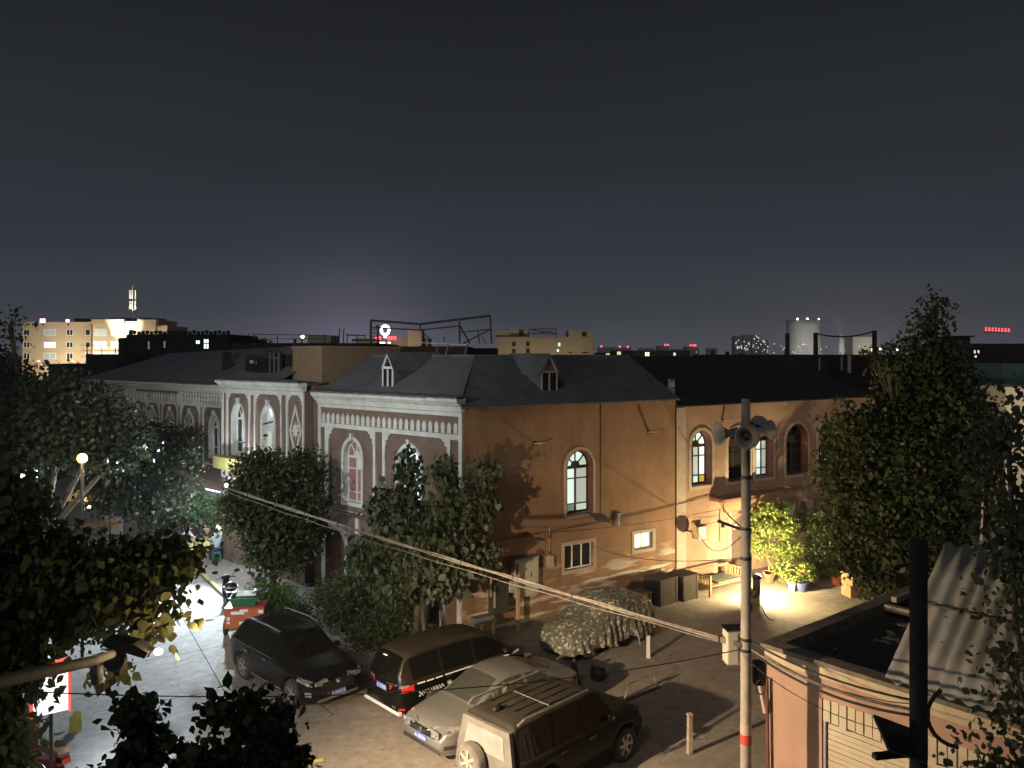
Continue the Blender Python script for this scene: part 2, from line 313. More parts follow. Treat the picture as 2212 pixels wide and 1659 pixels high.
sheet('street', [(-26, 3), (-3.6, 3), (-7.6, 19.2), (-9.3, 26.0), ks[1].xy, ks[2].xy, ks[3].xy, ks[4].xy, (-27, 53), (-40, 60)], .002, K['street'])
# slab joints of the street, cut as shallow dark strips
m = MB()
for p, q in ((G(545, 1400), G(720, 1545)), (G(395, 1335), G(545, 1600)), (G(250, 1440), G(560, 1380)), (G(200, 1540), G(600, 1470))):
    d = (q-p).normalized(); n = Vector((-d.y, d.x, 0))*.012
    m.add([p-n+Vector((0, 0, .006)), q-n+Vector((0, 0, .006)), q+n+Vector((0, 0, .006)), p+n+Vector((0, 0, .006))], [(0, 1, 2, 3)])
struct(m.build('slab_joint', K['dark']))
# raised pavement along the white trimmed front
pin = [WF.pt(-.2, .3, 0), WF.pt(-9, .5, 0), WF.pt(-15, .6, 0), WF.pt(-34, 2.0, 0)]
kl = [G(560, 1345), G(520, 1310), G(490, 1288), G(430, 1233), G(400, 1206), G(365, 1178), Vector((-27, 52.5, 0))]
poly = [p.xy for p in kl]+[p.xy for p in pin[::-1]]+[Vector((-3.6, 27.0)), Vector((-6.2, 26.4))]
m = MB(); n = len(poly); m.add([(p.x, p.y, .12) for p in poly]+[(p.x, p.y, -.02) for p in poly], [tuple(range(n))]+[(i, i+n, (i+1) % n+n, (i+1) % n) for i in range(n)])
struct(m.build('pavement', K['pave']))
K['kerb_y'] = mat('worn_yellow_kerb', (.52, .44, .20), .8, col2=(.40, .36, .25), ns=2.5)
kerb = MB()
for i in range(1, 6):
    p, q = kl[i], kl[i+1]; d = (q-p).normalized(); nseg = max(1, int((q-p).length/1.0))
    nn = Vector((-d.y, d.x, 0))
    for k in range(nseg):
        a = p+(q-p)*(k/nseg)+d*.012+nn*.085; b = p+(q-p)*((k+1)/nseg)-d*.012+nn*.085
        if k % 1 == 0:
            o = MB().bar(a+Vector((0, 0, .065)), b+Vector((0, 0, .065)), .16, .14).build('kerb_stone', K['kerb_y'])
            struct(o)
# ================================================================ WALL PIECES
def panel(x0, x1, zb, zt, c=1.0):                   # sunk panel with stepped, scalloped shoulders
    w = x1-x0; k = min(.42*c, w*.36)
    L = [(0, 0), (0, -.78), (.06, -.72), (.10, -.62), (.05, -.52), (.09, -.42), (.22, -.42), (.26, -.32), (.22, -.22), (.38, -.16), (.45, -.04), (.62, 0)]
    left = [(x0+k*a*1.6 if a else x0, zt+b*k*1.5) for a, b in L[1:]]
    right = [(x1-(x-x0), z) for x, z in left[::-1]]
    return [(x0, zb)]+left+right+[(x1, zb)]
def ring(outer, inner, y0, y1, name, mt, parent, rz): return slab([outer, inner], y0, y1, name, mt, parent, rz)
def inset(poly, cx, f, dz, z0):                      # arch outline shrunk about its axis
    return poly
def arched_window(parent, rz, cx, w, z0, zt, pt, rows, ncol, panes, frame, depth=.22, sur=.1, surm=None, keystone=False, liner=None, bar=.05, top=4, band=False, curtain=None):
    """frame mesh named window, with its surround and every pane as children (wall frame: x right, y inward)"""
    o1 = arch(cx, w, z0, zt, pt)
    fw = arch(cx, w-.02, z0+.01, zt-.01, pt)
    win = MB(); F = bar; iw = w/2-.07; zs = zt-(w/2)*(1+pt); zi = zs-.02
    y0, y1 = depth, depth+.07
    # frame bars
    for sx in (-1, 1): win.b2((cx+sx*(w/2), y0, z0), (cx+sx*iw, y1, zs))
    win.b2((cx-iw, y0, z0), (cx+iw, y1, z0+.09)); win.b2((cx-iw, y0, zi-.06), (cx+iw, y1, zi+.03))
    rr = (w/2)
    ni = 16
    for i in range(ni):
        a0, a1 = math.pi*i/ni, math.pi*(i+1)/ni
        oc = [(cx+rr*math.cos(a)*.995, zs+rr*(1+pt)*math.sin(a)*.995) for a in (a0, a1)]; ic = [(cx+(rr-.08)*math.cos(a), zs+(rr*(1+pt)-.08)*math.sin(a)) for a in (a0, a1)]
        win.prism([oc[0], oc[1], ic[1], ic[0]], y0, y1)
    hub = .16*w
    win.prism([(cx+hub*math.cos(math.pi*i/8), zi+.03+hub*math.sin(math.pi*i/8)) for i in range(9)], y0, y1)
    for i in range(1, top):
        a = math.pi*i/top; p = (cx+hub*.9*math.cos(a), (y0+y1)/2, zi+.03+hub*.9*math.sin(a)); q = (cx+(rr-.05)*math.cos(a), (y0+y1)/2, zs+(rr*(1+pt)-.05)*math.sin(a))
        win.bar(p, q, .05, .045)
    zb, ztp = z0+.09, zi-.06
    xs = [cx-iw+2*iw*i/ncol for i in range(ncol+1)]; cb = .075 if ncol == 2 else .06
    for x in xs[1:-1]: win.b2((x-cb/2, y0+.005, zb), (x+cb/2, y1-.005, ztp))
    zr = [zb]
    for fr in rows: zr.append(zr[-1]+(ztp-zb)*fr)
    for z in zr[1:-1]: win.b2((cx-iw, y0+.01, z-.022), (cx+iw, y1-.01, z+.022))
    wo = win.build('window', frame, parent, rz=rz)
    # panes, slightly behind the bars
    yp = y0+.045; pi = 0
    for j in range(len(zr)-1):
        for i in range(ncol):
            mt = panes[pi % len(panes)]; pi += 1
            MB().b2((xs[i]+.012, yp, zr[j]+.012), (xs[i+1]-.012, yp+.008, zr[j+1]-.012)).build('pane', mt, wo)
    for i in range(top):
        a0, a1 = math.pi*i/top+.05, math.pi*(i+1)/top-.05; P = []
        for a in np.linspace(a0, a1, 5): P.append((cx+(rr-.045)*math.cos(a), zs+(rr*(1+pt)-.045)*math.sin(a)))
        for a in np.linspace(a1, a0, 3): P.append((cx+hub*.95*math.cos(a), zi+.04+hub*.95*math.sin(a)))
        MB().prism(P, yp, yp+.008).build('fan_pane', panes[(pi+i) % len(panes)], wo)
    if sur:
        outer = arch(cx, w+2*sur, z0-sur, zt+sur*1.05, pt); ring(outer, o1, -.045, .02, 'surround', surm or K['surround'], wo, 0)
    if liner:
        ring(arch(cx, w-.005, z0+.003, zt-.003, pt), arch(cx, w-.07, z0+.04, zt-.04, pt), -.03, depth, 'reveal', liner, wo, 0)
    if keystone: MB().b2((cx-.07, -.12, zt-.02), (cx+.07, .03, zt+.22)).build('keystone', K['trim'], wo)
    if curtain: MB().b2((cx-iw+.04, yp+.03, z0+.1), (cx+iw-.04, yp+.04, zs)).build('curtain', curtain, wo)
    return wo
def lancet(x, z0, z1, w): return [(x-w/2, z0), (x+w/2, z0), (x+w/2*.85, z0+(z1-z0)*.2), (x+w/2, z0+(z1-z0)*.55), (x+w*.36, z0+(z1-z0)*.78), (x+w*.1, z0+(z1-z0)*.9), (x, z1), (x-w*.1, z0+(z1-z0)*.9), (x-w*.36, z0+(z1-z0)*.78), (x-w/2, z0+(z1-z0)*.55), (x-w/2*.85, z0+(z1-z0)*.2)]
def baluster(x, z0, z1, w):
    pr = [(1, 0), (1, .1), (.45, .16), (.8, .35), (.95, .48), (.4, .6), (.5, .72), (.9, .78), (.6, .86), (1, .92), (1, 1)]
    return [(x+w/2*a, z0+(z1-z0)*b) for a, b in pr]+[(x-w/2*a, z0+(z1-z0)*b) for a, b in pr[::-1]]
def cornice(parent, rz, x0, x1, z0, z1, out, y=0):
    h = z1-z0; rng = random.Random(int(abs(x0)*100))
    c = MB(); c.b2((x0, y-.10*out/.35, z0), (x1, y+.05, z0+h*.25)); c.b2((x0-.02, y-.17*out/.35, z0+h*.25), (x1+.02, y+.05, z0+h*.45))
    # crown broken into cast lengths, tops not quite level
    L = x1-x0; nseg = max(3, int(L/1.6)); co = c.build('cornice', K['trim'], parent, rz=rz)
    for i in range(nseg):
        a = x0-.04+(L+.08)*i/nseg; b = x0-.04+(L+.08)*(i+1)/nseg
        dz = rng.uniform(-.012, .012)
        s = MB(); s.add([(a+.006, y-.22*out/.35, z0+h*.5), (b-.006, y-.22*out/.35, z0+h*.5), (b-.006, y-out, z0+h*.78+dz), (a+.006, y-out, z0+h*.78+dz), (a+.006, y-out, z1+dz), (b-.006, y-out, z1+dz), (b-.006, y+.05, z1+dz+.02), (a+.006, y+.05, z1+dz+.02), (a+.006, y+.05, z0+h*.5), (b-.006, y+.05, z0+h*.5)],
              [(0, 1, 2, 3), (3, 2, 5, 4), (4, 5, 6, 7), (7, 6, 9, 8), (8, 9, 1, 0), (0, 3, 4, 7, 8), (1, 9, 6, 5, 2)])
        s.build('crown_moulding', K['trim'], co)
    d = MB(); n = int(L/.14)
    for i in range(n): d.box((x0+.07+i*.14, y-.2*out/.35, z0+h*.475), (.07, .12*out/.35, h*.11))
    d.build('dentil_row', K['trim'], co)['kind'] = 'stuff'
    return co
# ================================================================ CORNER HOUSE (white trimmed front + orange side)
th, to = WF.th, WO.th
hs = thing('corner_house', 'two storey corner house, white trimmed street front, plain orange side wall and two dormers', 'house', (0, 0, 0))
def wl(W, name, loops, y0, y1, mt, parent): return slab(loops, y0, y1, name, mt, parent, W.th, W.C)
# local frames: an unrotated root, two wall groups placed as parts
class Fr:                                            # build helpers bound to one wall frame of one thing
    def __init__(s, root, W): s.root = root; s.W = W
    def put(s, o): o.location = s.W.C; o.rotation_euler = (0, 0, s.W.th); return o
    def slab(s, loops, y0, y1, name, mt): return s.put(slab(loops, y0, y1, name, mt, s.root))
    def mb(s, m, name, mt, smooth=False): return s.put(m.build(name, mt, s.root, smooth=smooth))
    def win(s, *a, **k): return s.put(arched_window(s.root, 0, *a, **k))
fa = Fr(hs, WF)
wins = [(-5.95, 1.14), (-2.68, 1.24)]
door = arch(-7.05, 1.25, .12, 2.6)
fa.slab([rect(-8.3, -.003, -.02, 7.64)]+[arch(x, w, 3.68, 6.12, .15) for x, w in wins]+[door], 0, .35, 'street_wall', K['brown'])
fa.mb(MB().b2((-8.6, .06, -.02), (-8.3, .4, 7.9)), 'return_wall', K['brown'])
tz = 3.36
fa.slab([rect(-8.12, -.002, tz-.02, 7.4), rect(-7.93, -.16, 6.66, 7.27), panel(-7.42, -4.66, tz, 6.5), panel(-3.98, -.66, tz, 6.5),
         rect(-7.93, -7.66, tz, 6.48), rect(-4.52, -4.12, tz, 6.5), rect(-.55, -.16, tz, 6.48)], -.06, .012, 'trim_frame', K['trim'])
for i in range(25):
    x = -7.76+i*(7.76-.31)/24; z1 = 7.08
    fa.mb(MB().prism(lancet(x, 6.68, z1, .2), -.05, .012), 'lancet_ornament', K['trim'])
co = cornice(hs, 0, -8.16, .04, 7.42, 7.86, .36); fa.put(co)
fa.win(-5.95, 1.14, 3.68, 6.12, .15, [.2, .55, .25], 2, [K['pinkpane'], K['pinkpane'], K['pinkpane'], K['pinkpane'], K['pinkpane'], K['white'], K['pinkpane']], K['white'], depth=.19, sur=.1, surm=K['trim'], keystone=True, liner=K['trim'], bar=.05)
fa.win(-2.68, 1.24, 3.68, 6.12, .15, [.2, .5, .3], 2, [K['lit_cool'], K['lit_grey'], K['lit_cool'], K['lit_cool'], K['lit_dim']], K['white'], depth=.19, sur=.1, surm=K['trim'], keystone=True, liner=K['trim'])
fa.mb(MB().b2((-8.15, -.16, 3.2), (-.02, .0, 3.33)), 'ledge', K['reddoor'])
dr = fa.mb(MB().prism(arch(-7.05, 1.23, .125, 2.58), .2, .26), 'arched_door', K['reddoor'])
MB().b2((-7.07, .18, .13), (-7.03, .2, 2.5)).build('door_batten', K['wood_dk'], dr)
fa.slab([arch(-7.05, 1.7, .12, 2.85), door], -.05, .012, 'door_surround', K['trim'])
for x in (-5.6, -3.6, -1.75, -.95, -.12): fa.mb(MB().b2((x-.09, -.09, .1), (x+.09, -.003, 3.2)), 'pilaster', K['trim'])
fa.mb(MB().b2((-1.6, -.03, .12), (-1.1, -.003, 2.3)), 'ground_door', K['wood_dk'])
# orange side
fo = Fr(hs, WO)
OW = arch(4.97, 1.25, 3.5, 5.85)
holes = [OW, rect(7.68, 8.66, 1.8, 2.42), rect(4.25, 5.62, 1.52, 2.42)]
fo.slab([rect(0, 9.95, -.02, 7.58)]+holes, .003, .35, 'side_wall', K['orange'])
fo.win(4.97, 1.25, 3.5, 5.85, 0, [.17, .6, .23], 2, [K['lit_dim'], K['lit_green'], K['lit_white'], K['lit_grey'], K['lit_white'], K['lit_grey'], K['lit_green'], K['lit_white'], K['lit_white'], K['lit_white']], K['wood_dk'], depth=.24, sur=.11, liner=K['reddoor'], bar=.06)
fo.mb(MB().b2((9.9, -.02, 0), (9.95, 0, 7.3)), 'corner_pipe', K['wood_dk'])
fo.mb(MB().b2((5.95, -.012, 3.3), (5.99, .0, 7.5)), 'wall_crack', K['wood_dk'])
def small_window(x0, x1, z0, z1, nm, panes, n):
    o = fo.slab([rect(x0-.13, x1+.13, z0-.13, z1+.13), rect(x0, x1, z0, z1)], -.03, .02, 'small_window', K['surround'])
    wf = MB(); wf.b2((x0, .13, z0), (x1, .18, z0+.05)); wf.b2((x0, .13, z1-.05), (x1, .18, z1))
    for i in range(n+1): x = x0+.02+(x1-x0-.04)*i/n; wf.b2((x-.025, .125, z0), (x+.025, .185, z1))
    wf.build('frame', K['white'], o)
    for i in range(n): MB().b2((x0+.05+(x1-x0-.04)*i/n, .15, z0+.05), (x0-.01+(x1-x0-.04)*(i+1)/n, .158, z1-.05)).build('pane', panes[i % len(panes)], o)
    return o
small_window(7.68, 8.66, 1.8, 2.42, '', [K['lit_white'], K['lit_white']], 2)
small_window(4.25, 5.62, 1.52, 2.42, '', [K['dark'], K['dglass'], K['dglass']], 3)
# roof: two gabled arms meeting over the corner
def P2(xf, yf): return WF.pt(xf, yf, 0)
def P3(xo, yo): return WO.pt(xo, yo, 0)
ze, zr = 7.62, 9.27
J = Vector((-1.4, 30.4, zr)); Cc = Vector((-1.62-.02, 26.8-.33, ze-.02))
L0 = WF.pt(-8.3, -.05, ze+.2); R0 = WF.pt(-8.3, 2.75, zr); L2 = WF.pt(-8.3, 5.5, ze)
C1 = WO.pt(9.97, -.22, ze-.05); R1 = WO.pt(9.97, 2.75, zr); C2 = WO.pt(9.97, 5.5, ze)
Cl = WF.pt(-.05, -.05, ze+.2); Kp = J+(J-Vector((-1.62, 26.8, zr)))*.95; Kp.z = ze
def sheetroof(name, quads, mt, parent, t=.05):
    m = MB()
    for q in quads:
        q = [Vector(p) for p in q]; n = len(q); dn = Vector((0, 0, -t))
        m.add([*q, *[p+dn for p in q]], [tuple(range(n)), tuple(range(2*n-1, n-1, -1))]+[(i, i+n, (i+1) % n+n, (i+1) % n) for i in range(n)])
    return m.build(name, mt, parent)
sheetroof('roof', [[L0, Cl, J, R0]], K['roof'], hs)
sheetroof('roof', [[Cc, C1, R1, J], [Cl, Cc, J]], K['roof'], hs)
sheetroof('roof_back', [[J, R1, C2, Kp], [R0, J, Kp, L2]], K['roof'], hs)
gm = MB(); gm.add([L0-Vector((0, 0, .06)), R0-Vector((0, 0, .06)), L2, WO.pt(9.93, .0, ze-.1), WO.pt(9.93, 2.75, zr-.08), WO.pt(9.93, 5.5, ze-.1)], [(0, 1, 2), (3, 4, 5)]); gm.build('gable', K['brown'], hs)
bk = MB(); bk.b2((9.6, .36, 0), (9.94, 5.4, ze-.12)); fo.mb(bk, 'end_wall', K['salmon'])
rd = MB().tube([R0+Vector((0, 0, .01)), J+Vector((0, 0, .01)), R1+Vector((0, 0, .01))], .06, 6).build('ridge_cap', K['roof'], hs)
def dormer(root, W, x, yf, z0, w, h, hg, depth, mts):
    d = MB(); d.b2((x-w/2, yf+.03, z0-.35), (x+w/2, yf+depth, z0+h)); o = d.build('dormer', mts[0], root); o.location = W.C; o.rotation_euler = (0, 0, W.th)
    MB().prism([(x-w/2, z0+h), (x+w/2, z0+h), (x, z0+h+hg)], yf+.03, yf+depth).build('dormer_gable', mts[1], o)
    rf = MB(); e_ = .09
    for sx in (-1, 1):
        a = (x+sx*(w/2+e_), z0+h-e_*hg/(w/2)); b = (x, z0+h+hg)
        rf.add([(a[0], yf-.06, a[1]+.01), (b[0], yf-.06, b[1]+.01), (b[0], yf+depth, b[1]+.01), (a[0], yf+depth, a[1]+.01), (a[0], yf-.06, a[1]+.05), (b[0], yf-.06, b[1]+.06), (b[0], yf+depth, b[1]+.06), (a[0], yf+depth, a[1]+.05)], [(0, 1, 2, 3), (4, 5, 6, 7), (0, 1, 5, 4), (0, 3, 7, 4), (3, 2, 6, 7)])
    rf.build('dormer_roof', K['roof'], o)
    f_ = MB(); b = .055; y0, y1 = yf-.03, yf+.035
    for sx in (-1, 0, 1): f_.b2((x+sx*(w/2-b/2)-b/2, y0, z0), (x+sx*(w/2-b/2)+b/2, y1, z0+h))
    f_.b2((x-w/2, y0-.005, z0-b), (x+w/2, y1, z0+b)); f_.b2((x-w/2, y0-.005, z0+h-b), (x+w/2, y1, z0+h+b*.6))
    for sx in (-1, 1): f_.bar((x+sx*(w/2-b/2), yf-.005, z0+h), (x, yf-.005, z0+h+hg-.02), b*1.15, b)
    f_.build('dormer_frame', mts[2], o)
    for sx in (-1, 1): MB().b2((x+sx*(w/4)-w/4+b, yf, z0+b), (x+sx*(w/4)+w/4-b, yf+.012, z0+h-b)).build('pane', K['dglass'], o)
    return o
x1 = WF.x(833); dormer(hs, WF, -4.62, .62, 8.0, .62, .86, .52, 2.6, [K['roof'], K['dark'], K['white']])
dormer(hs, WO, 4.0, .55, 7.92, .74, .80, .6, 2.6, [K['roof'], K['brown'], mat('weathered_frame', (.33, .30, .28), .8)])
# things fixed to the orange wall
def onwall(W, x, y, z): return W.pt(x, y, z)
def stub_light(x, z, lab):
    t = thing('tube_lamp', lab, 'wall lamp', WO.pt(x, 0, z), WO.th, 'short strip lamps sticking out of the orange wall')
    MB().bar((0, .02, 0), (0, -.5, .06), .12, .05).build('lamp_body', K['surround'], t); MB().b2((-.06, -.03, -.06), (.06, .0, .1)).build('bracket', K['steel'], t)
stub_light(8.43, 6.3, 'unlit strip lamp standing out from the orange wall, right of its lit arched window')
stub_light(2.95, 6.2, 'unlit strip lamp standing out from the orange wall among the tree shadows')
stub_light(12.7, 6.55, 'unlit strip lamp over the wall behind the horn loudspeakers')
t = thing('solar_panel', 'small solar panel tilted under the sill of the lit orange wall window', 'solar panel', WO.pt(5.75, -.25, 3.32), WO.th)
MB().box((0, 0, 0), (.75, .5, .03), Matrix.Rotation(R(28), 4, 'X') @ Matrix.Rotation(R(12), 4, 'Y')).build('cells', mat('solar_cells', (.10, .14, .16), .25, col2=(.16, .2, .22), ns=3), t)
MB().bar((0, .25, -.05), (0, 0, -.02), .04).build('arm', K['galv'], t)
t = thing('meter_cabinet', 'pale metal meter cabinet on the orange wall left of the barred window', 'cabinet', WO.pt(2.45, 0, 1.55), WO.th)
MB().b2((-.55, -.28, -.55), (.45, .0, .75)).build('box', mat('pale_metal', (.48, .44, .34), .6), t); MB().b2((-.42, -.30, -.5), (.38, -.281, .7)).build('door', mat('pale_metal_door', (.52, .49, .38), .55), t)
MB().b2((.1, -.31, .1), (.14, -.30, .25)).build('handle', K['steel'], t)
t = thing('meter_box', 'small square meter box with pipe below the arched window of the orange wall', 'meter box', WO.pt(3.55, 0, 2.0), WO.th)
MB().b2((-.12, -.16, -.2), (.12, 0, .2)).build('box', K['surround'], t); MB().tube([(0, -.06, .2), (0, -.06, 1.2)], .02, 6).build('pipe', K['conc'], t)
t = thing('electric_box', 'small grey electric box high on orange wall right of lit window', 'electric box', WO.pt(6.85, 0, 3.1), WO.th)
MB().b2((-.13, -.14, -.25), (.1, 0, .25)).build('box', K['surround'], t); MB().b2((.0, -.15, -.2), (.08, -.141, .2)).build('door', K['wood_dk'], t)
def felt_edge(F, x0, x1, y, z, seed):
    rng = random.Random(seed); n = int((x1-x0)/.11); vs = []
    for i in range(n+1):
        x = x0+(x1-x0)*i/n; j = rng.uniform(-.05, .045); vs += [(x, y+j, z-.012+rng.uniform(-.022, .01)), (x, y+j+.01, z+.03+rng.uniform(-.01, .02)), (x, y+.42, z+.10)]
    m = MB().add(vs, [(i*3+k, i*3+3+k, i*3+4+k, i*3+1+k) for i in range(n) for k in range(2)]); return F.mb(m, 'felt_edge', K['roof'])
felt_edge(fa, -8.25, .1, -.36, 7.885, 3)
# ================================================================ BAY HOUSE
hb = thing('bay_house', 'white trimmed house section with star in diamond panel, beside corner house', 'house')
fb = Fr(hb, WB); zb = 4.55; zt = 7.68
bw = [(-11.25, 1.02, 4.6), (-13.68, 1.0, 4.95)]
fb.slab([rect(-15.1, -8.6, -.02, 7.86)]+[arch(x, w, z0, 7.22, .35) for x, w, z0 in bw], 0, .35, 'front_wall', K['brown'])
fb.mb(MB().b2((-8.9, .36, -.02), (-8.61, 2.6, 8.1)), 'return_wall', K['brown'])
fb.slab([rect(-15.08, -8.62, zb-.7, 7.84), rect(-14.95, -14.68, zb-.66, 7.62), panel(-14.55, -12.76, zb-.66, 7.64, .8), rect(-12.68, -12.32, zb-.66, 7.6), panel(-12.2, -10.28, zb-.66, 7.67, .8),
         rect(-10.2, -9.86, zb-.66, 7.68), panel(-9.74, -8.7, zb-.66, 7.7, .8)], -.06, .012, 'trim_frame', K['trim'])
dia = lambda r, h: [(-9.2, 6.25-h), (-9.2+r, 6.25), (-9.2, 6.25+h), (-9.2-r, 6.25)]
fb.slab([dia(.42, 1.08), dia(.33, .86)], -.055, .012, 'diamond_frame', K['trim'])
st = [(-9.2+(.27 if i % 2 == 0 else .15)*math.sin(math.pi*i/8), 6.27+(.36 if i % 2 == 0 else .19)*math.cos(math.pi*i/8)) for i in range(16)]
fb.mb(MB().prism(st, -.05, .012), 'star_ornament', K['trim'])
co = cornice(hb, 0, -15.12, -8.56, 7.86, 8.2, .34); fb.put(co)
fb.win(-11.25, 1.02, 4.6, 7.22, .35, [.78, .22], 2, [K['lit_grey'], mat('lace_curtain', (.5, .55, .55), .9, col2=(.36, .42, .43), ns=6), K['lit_dim'], K['lit_dim'], K['lit_cool'], K['lit_cool'], K['lit_cool']], K['white'], depth=.18, sur=.06, surm=K['trim'], keystone=True, liner=K['trim'])
fb.win(-13.68, 1.0, 4.95, 7.22, .35, [.3, .7], 2, [K['dglass']], K['white'], depth=.18, sur=.06, surm=K['trim'], keystone=True, liner=K['trim'])
fb.mb(MB().b2((-15.0, -.5, 4.3), (-12.9, -.1, 4.82)), 'shop_sign', mat('yellow_signboard', (.50, .46, .16), .6, col2=(.42, .39, .15), ns=3))
fb.mb(MB().bar((-10.85, -.04, 6.55), (-10.5, -.7, 6.5), .05), 'iron_bracket', K['wood_dk'])
zz = 8.12
sheetroof('roof', [[WB.pt(-15.1, -.05, zz), WB.pt(-10.9, -.05, zz), WB.pt(-10.9, 3.2, 9.6), WB.pt(-15.1, 3.2, 9.75)], [WB.pt(-10.88, -.05, zz), WB.pt(-8.6, -.05, zz), WB.pt(-8.6, 1.0, zz+.1), WB.pt(-10.88, 1.0, zz+.1)]], K['roof'], hb)
sheetroof('roof_back', [[WB.pt(-15.1, 3.2, 9.75), WB.pt(-10.9, 3.2, 9.6), WB.pt(-10.9, 6.5, 8), WB.pt(-15.1, 6.5, 8)]], K['darkroof'], hb)
fb.mb(MB().b2((-15.05, .4, -.02), (-14.8, 6, 8.1)), 'side_wall', K['brown'])
o = MB().b2((-14.7, .9, 8.2), (-12.2, 3.4, 9.35)); o = fb.mb(o, 'attic_dormer', K['darkroof'])
MB().b2((-14.55, .87, 8.45), (-12.35, .899, 9.2)).build('attic_opening', K['dark'], o)
for x, z, a, w_ in ((-13.95, 9.02, .3, .22), (-13.55, 8.98, -.6, .3)): MB().box((x, .8, z), (w_, .03, .16), Matrix.Rotation(0, 4, 'X'), rz=a).build('loose_board', mat('pale_green_board', (.22, .28, .25), .7) if w_ < .25 else bpy.data.materials['pale_green_board'], o)
for x in (-12.55, -12.2, -11.85): MB().bar((x, .86, 8.5), (x, .86, 9.45), .05).build('frame_bar', mat('faded_frame', (.14, .13, .13), .8) if x < -12.5 else bpy.data.materials['faded_frame'], o)
MB().bar((-12.6, .86, 9.2), (-11.8, .86, 9.2), .05).build('frame_bar', bpy.data.materials['faded_frame'], o)
MB().bar((-12.0, 1.5, 8.5), (-11.1, 1.2, 10.0), .1).build('loose_beam', K['wood_dk'], o)
felt_edge(fb, -15.1, -10.9, -.30, 8.225, 5); felt_edge(fb, -10.9, -8.6, -.33, 8.22, 6)
# brick stair block behind
WK = Wall((-1.62+.667*.75, 26.8+.745*.75), (.745, -.667)); xk0, xk1 = WK.x(632), WK.x(695)
bs_ = thing('brick_stair_block', 'square brick stair block rising behind the grey roofs', 'brick block', WK.pt(xk1, 0, 0), WF.th)
MB().b2((xk0-xk1, 0, 6.5), (0, 4.2, 9.62)).build('brick_wall', K['brick'], bs_); MB().b2((xk0-xk1-.05, -.05, 9.62), (.05, 4.25, 9.70)).build('coping', mat('brick_coping', (.27, .19, .12), .9), bs_)
# ================================================================ LONG FRONT
hc = thing('long_house', 'long house beyond the bay, its white frieze of balusters half hidden by trees', 'house')
fc = Fr(hc, WC)
xw = [WC.x(u) for u in (463, 410, 368, 330, 300, 274, 253)]
xe = [WC.x(497)+.35, WC.x(390), WC.x(292), WC.x(228)]
zC = WC.xz(496, 849)[1]; zf1 = WC.xz(440, 850)[1]; zf0 = WC.xz(389, 872)[1]; zct = WC.xz(400, 828)[1]
x0c, x1c = xe[3]-3, xe[0]
zf1, zf0, zCb = 7.42, 6.83, 7.46
fc.slab([rect(x0c, x1c, -.02, 7.6)]+[arch(x, .95, 4.25, 6.36, .3) for x in xw], 0, .35, 'front_wall', K['brown'])
holes = []
for i in range(3): holes.append(rect(xe[i+1]+.12, xe[i]-.14 if i else xe[0]-.25, zf0, zf1))
edges = []
for i, x in enumerate(xw):
    l = (xw[i+1]+x)/2+.24 if i < 6 else x-1.0; r = (xw[i-1]+x)/2-.24 if i else xe[0]-.55
    holes.append(panel(l, r, 3.9, 6.72, .8))
    if i: holes.append(rect(r+.12, r+.36, 3.9, 6.7))
fc.slab([rect(x0c+.02, x1c-.02, 3.86, 7.47)]+holes, -.06, .012, 'trim_frame', K['trim'])
for i in range(3):
    a, b = holes[i][0][0], holes[i][1][0]; n = [17, 15, 12][i]
    for k in range(n):
        x = a+(b-a)*(k+.5)/n
        sh = lancet(x, zf0+.02, zf1-.12, .2) if i == 1 else baluster(x, zf0+.01, zf1-.03, .19)
        fc.mb(MB().prism(sh, -.05, .012), 'lancet_ornament' if i == 1 else 'baluster', K['trim'])
co = cornice(hc, 0, x0c, x1c-.0, 7.48, 7.84, .38); fc.put(co)
for i, x in enumerate(xw): fc.win(x, .95, 4.25, 6.36, .3, [.3, .7], 2, [K['dglass']], K['white'], depth=.18, sur=.06, surm=K['trim'], keystone=True, liner=K['trim'])
sheetroof('roof', [[WC.pt(x0c-.2, -.1, 7.86), WC.pt(x1c, -.1, 7.86), WC.pt(x1c, 3.9, 9.8), WC.pt(x0c+3.2, 3.9, 9.45)], [WC.pt(x0c-.2, -.1, 7.86), WC.pt(x0c+3.2, 3.9, 9.45), WC.pt(x0c-.2, 7.5, 7.9)]], K['roof'], hc)
sheetroof('roof_back', [[WC.pt(x0c+3.2, 3.9, 9.45), WC.pt(x1c, 3.9, 9.8), WC.pt(x1c, 7.5, 7.9), WC.pt(x0c-.2, 7.5, 7.9)]], K['darkroof'], hc)
fc.mb(MB().b2((WC.x(438)-.3, 1.2, 8), (WC.x(438)-.05, 1.6, 9.5)), 'chimney', K['darkroof'])
fc.mb(MB().b2((x0c, .4, 0), (x0c+.3, 7, 7.8)), 'end_wall', K['brown'])
felt_edge(fc, x0c, x1c, -.36, 7.87, 7)
# shop front with LED border low on this house
t = thing('shop_sign', 'shop signboard with white and violet LED border above lit bush', 'sign')
pa = WC.xz(421, 1049); pb = WC.xz(470, 1062); zs0, zs1 = pa[1]-.62, pa[1]
fs = Fr(t, WC); xa, xb = pa[0], pb[0]+.5
fs.mb(MB().b2((xa, -.14, zs0), (xb, -.02, zs1)), 'board', mat('lit_board', (.25, .32, .22), .6, col2=(.1, .12, .1), ns=4))
LED = emis('led_violet_white', (.72, .62, 1), 4); 
for p, q in (((xa, -.15, zs1), (xb, -.15, zs1)), ((xa, -.15, zs0), (xa, -.15, zs1))): fs.mb(MB().tube([p, q], .035, 6), 'led_strip', LED)
for i in range(6): fs.mb(MB().b2((xa+.25+i*.3, -.16, zs0+.14), (xa+.42+i*.3, -.141, zs0+.42)), 'letter', emis('lit_letter', (.75, 1, .5), 1.2) if i == 0 else bpy.data.materials['lit_letter'])
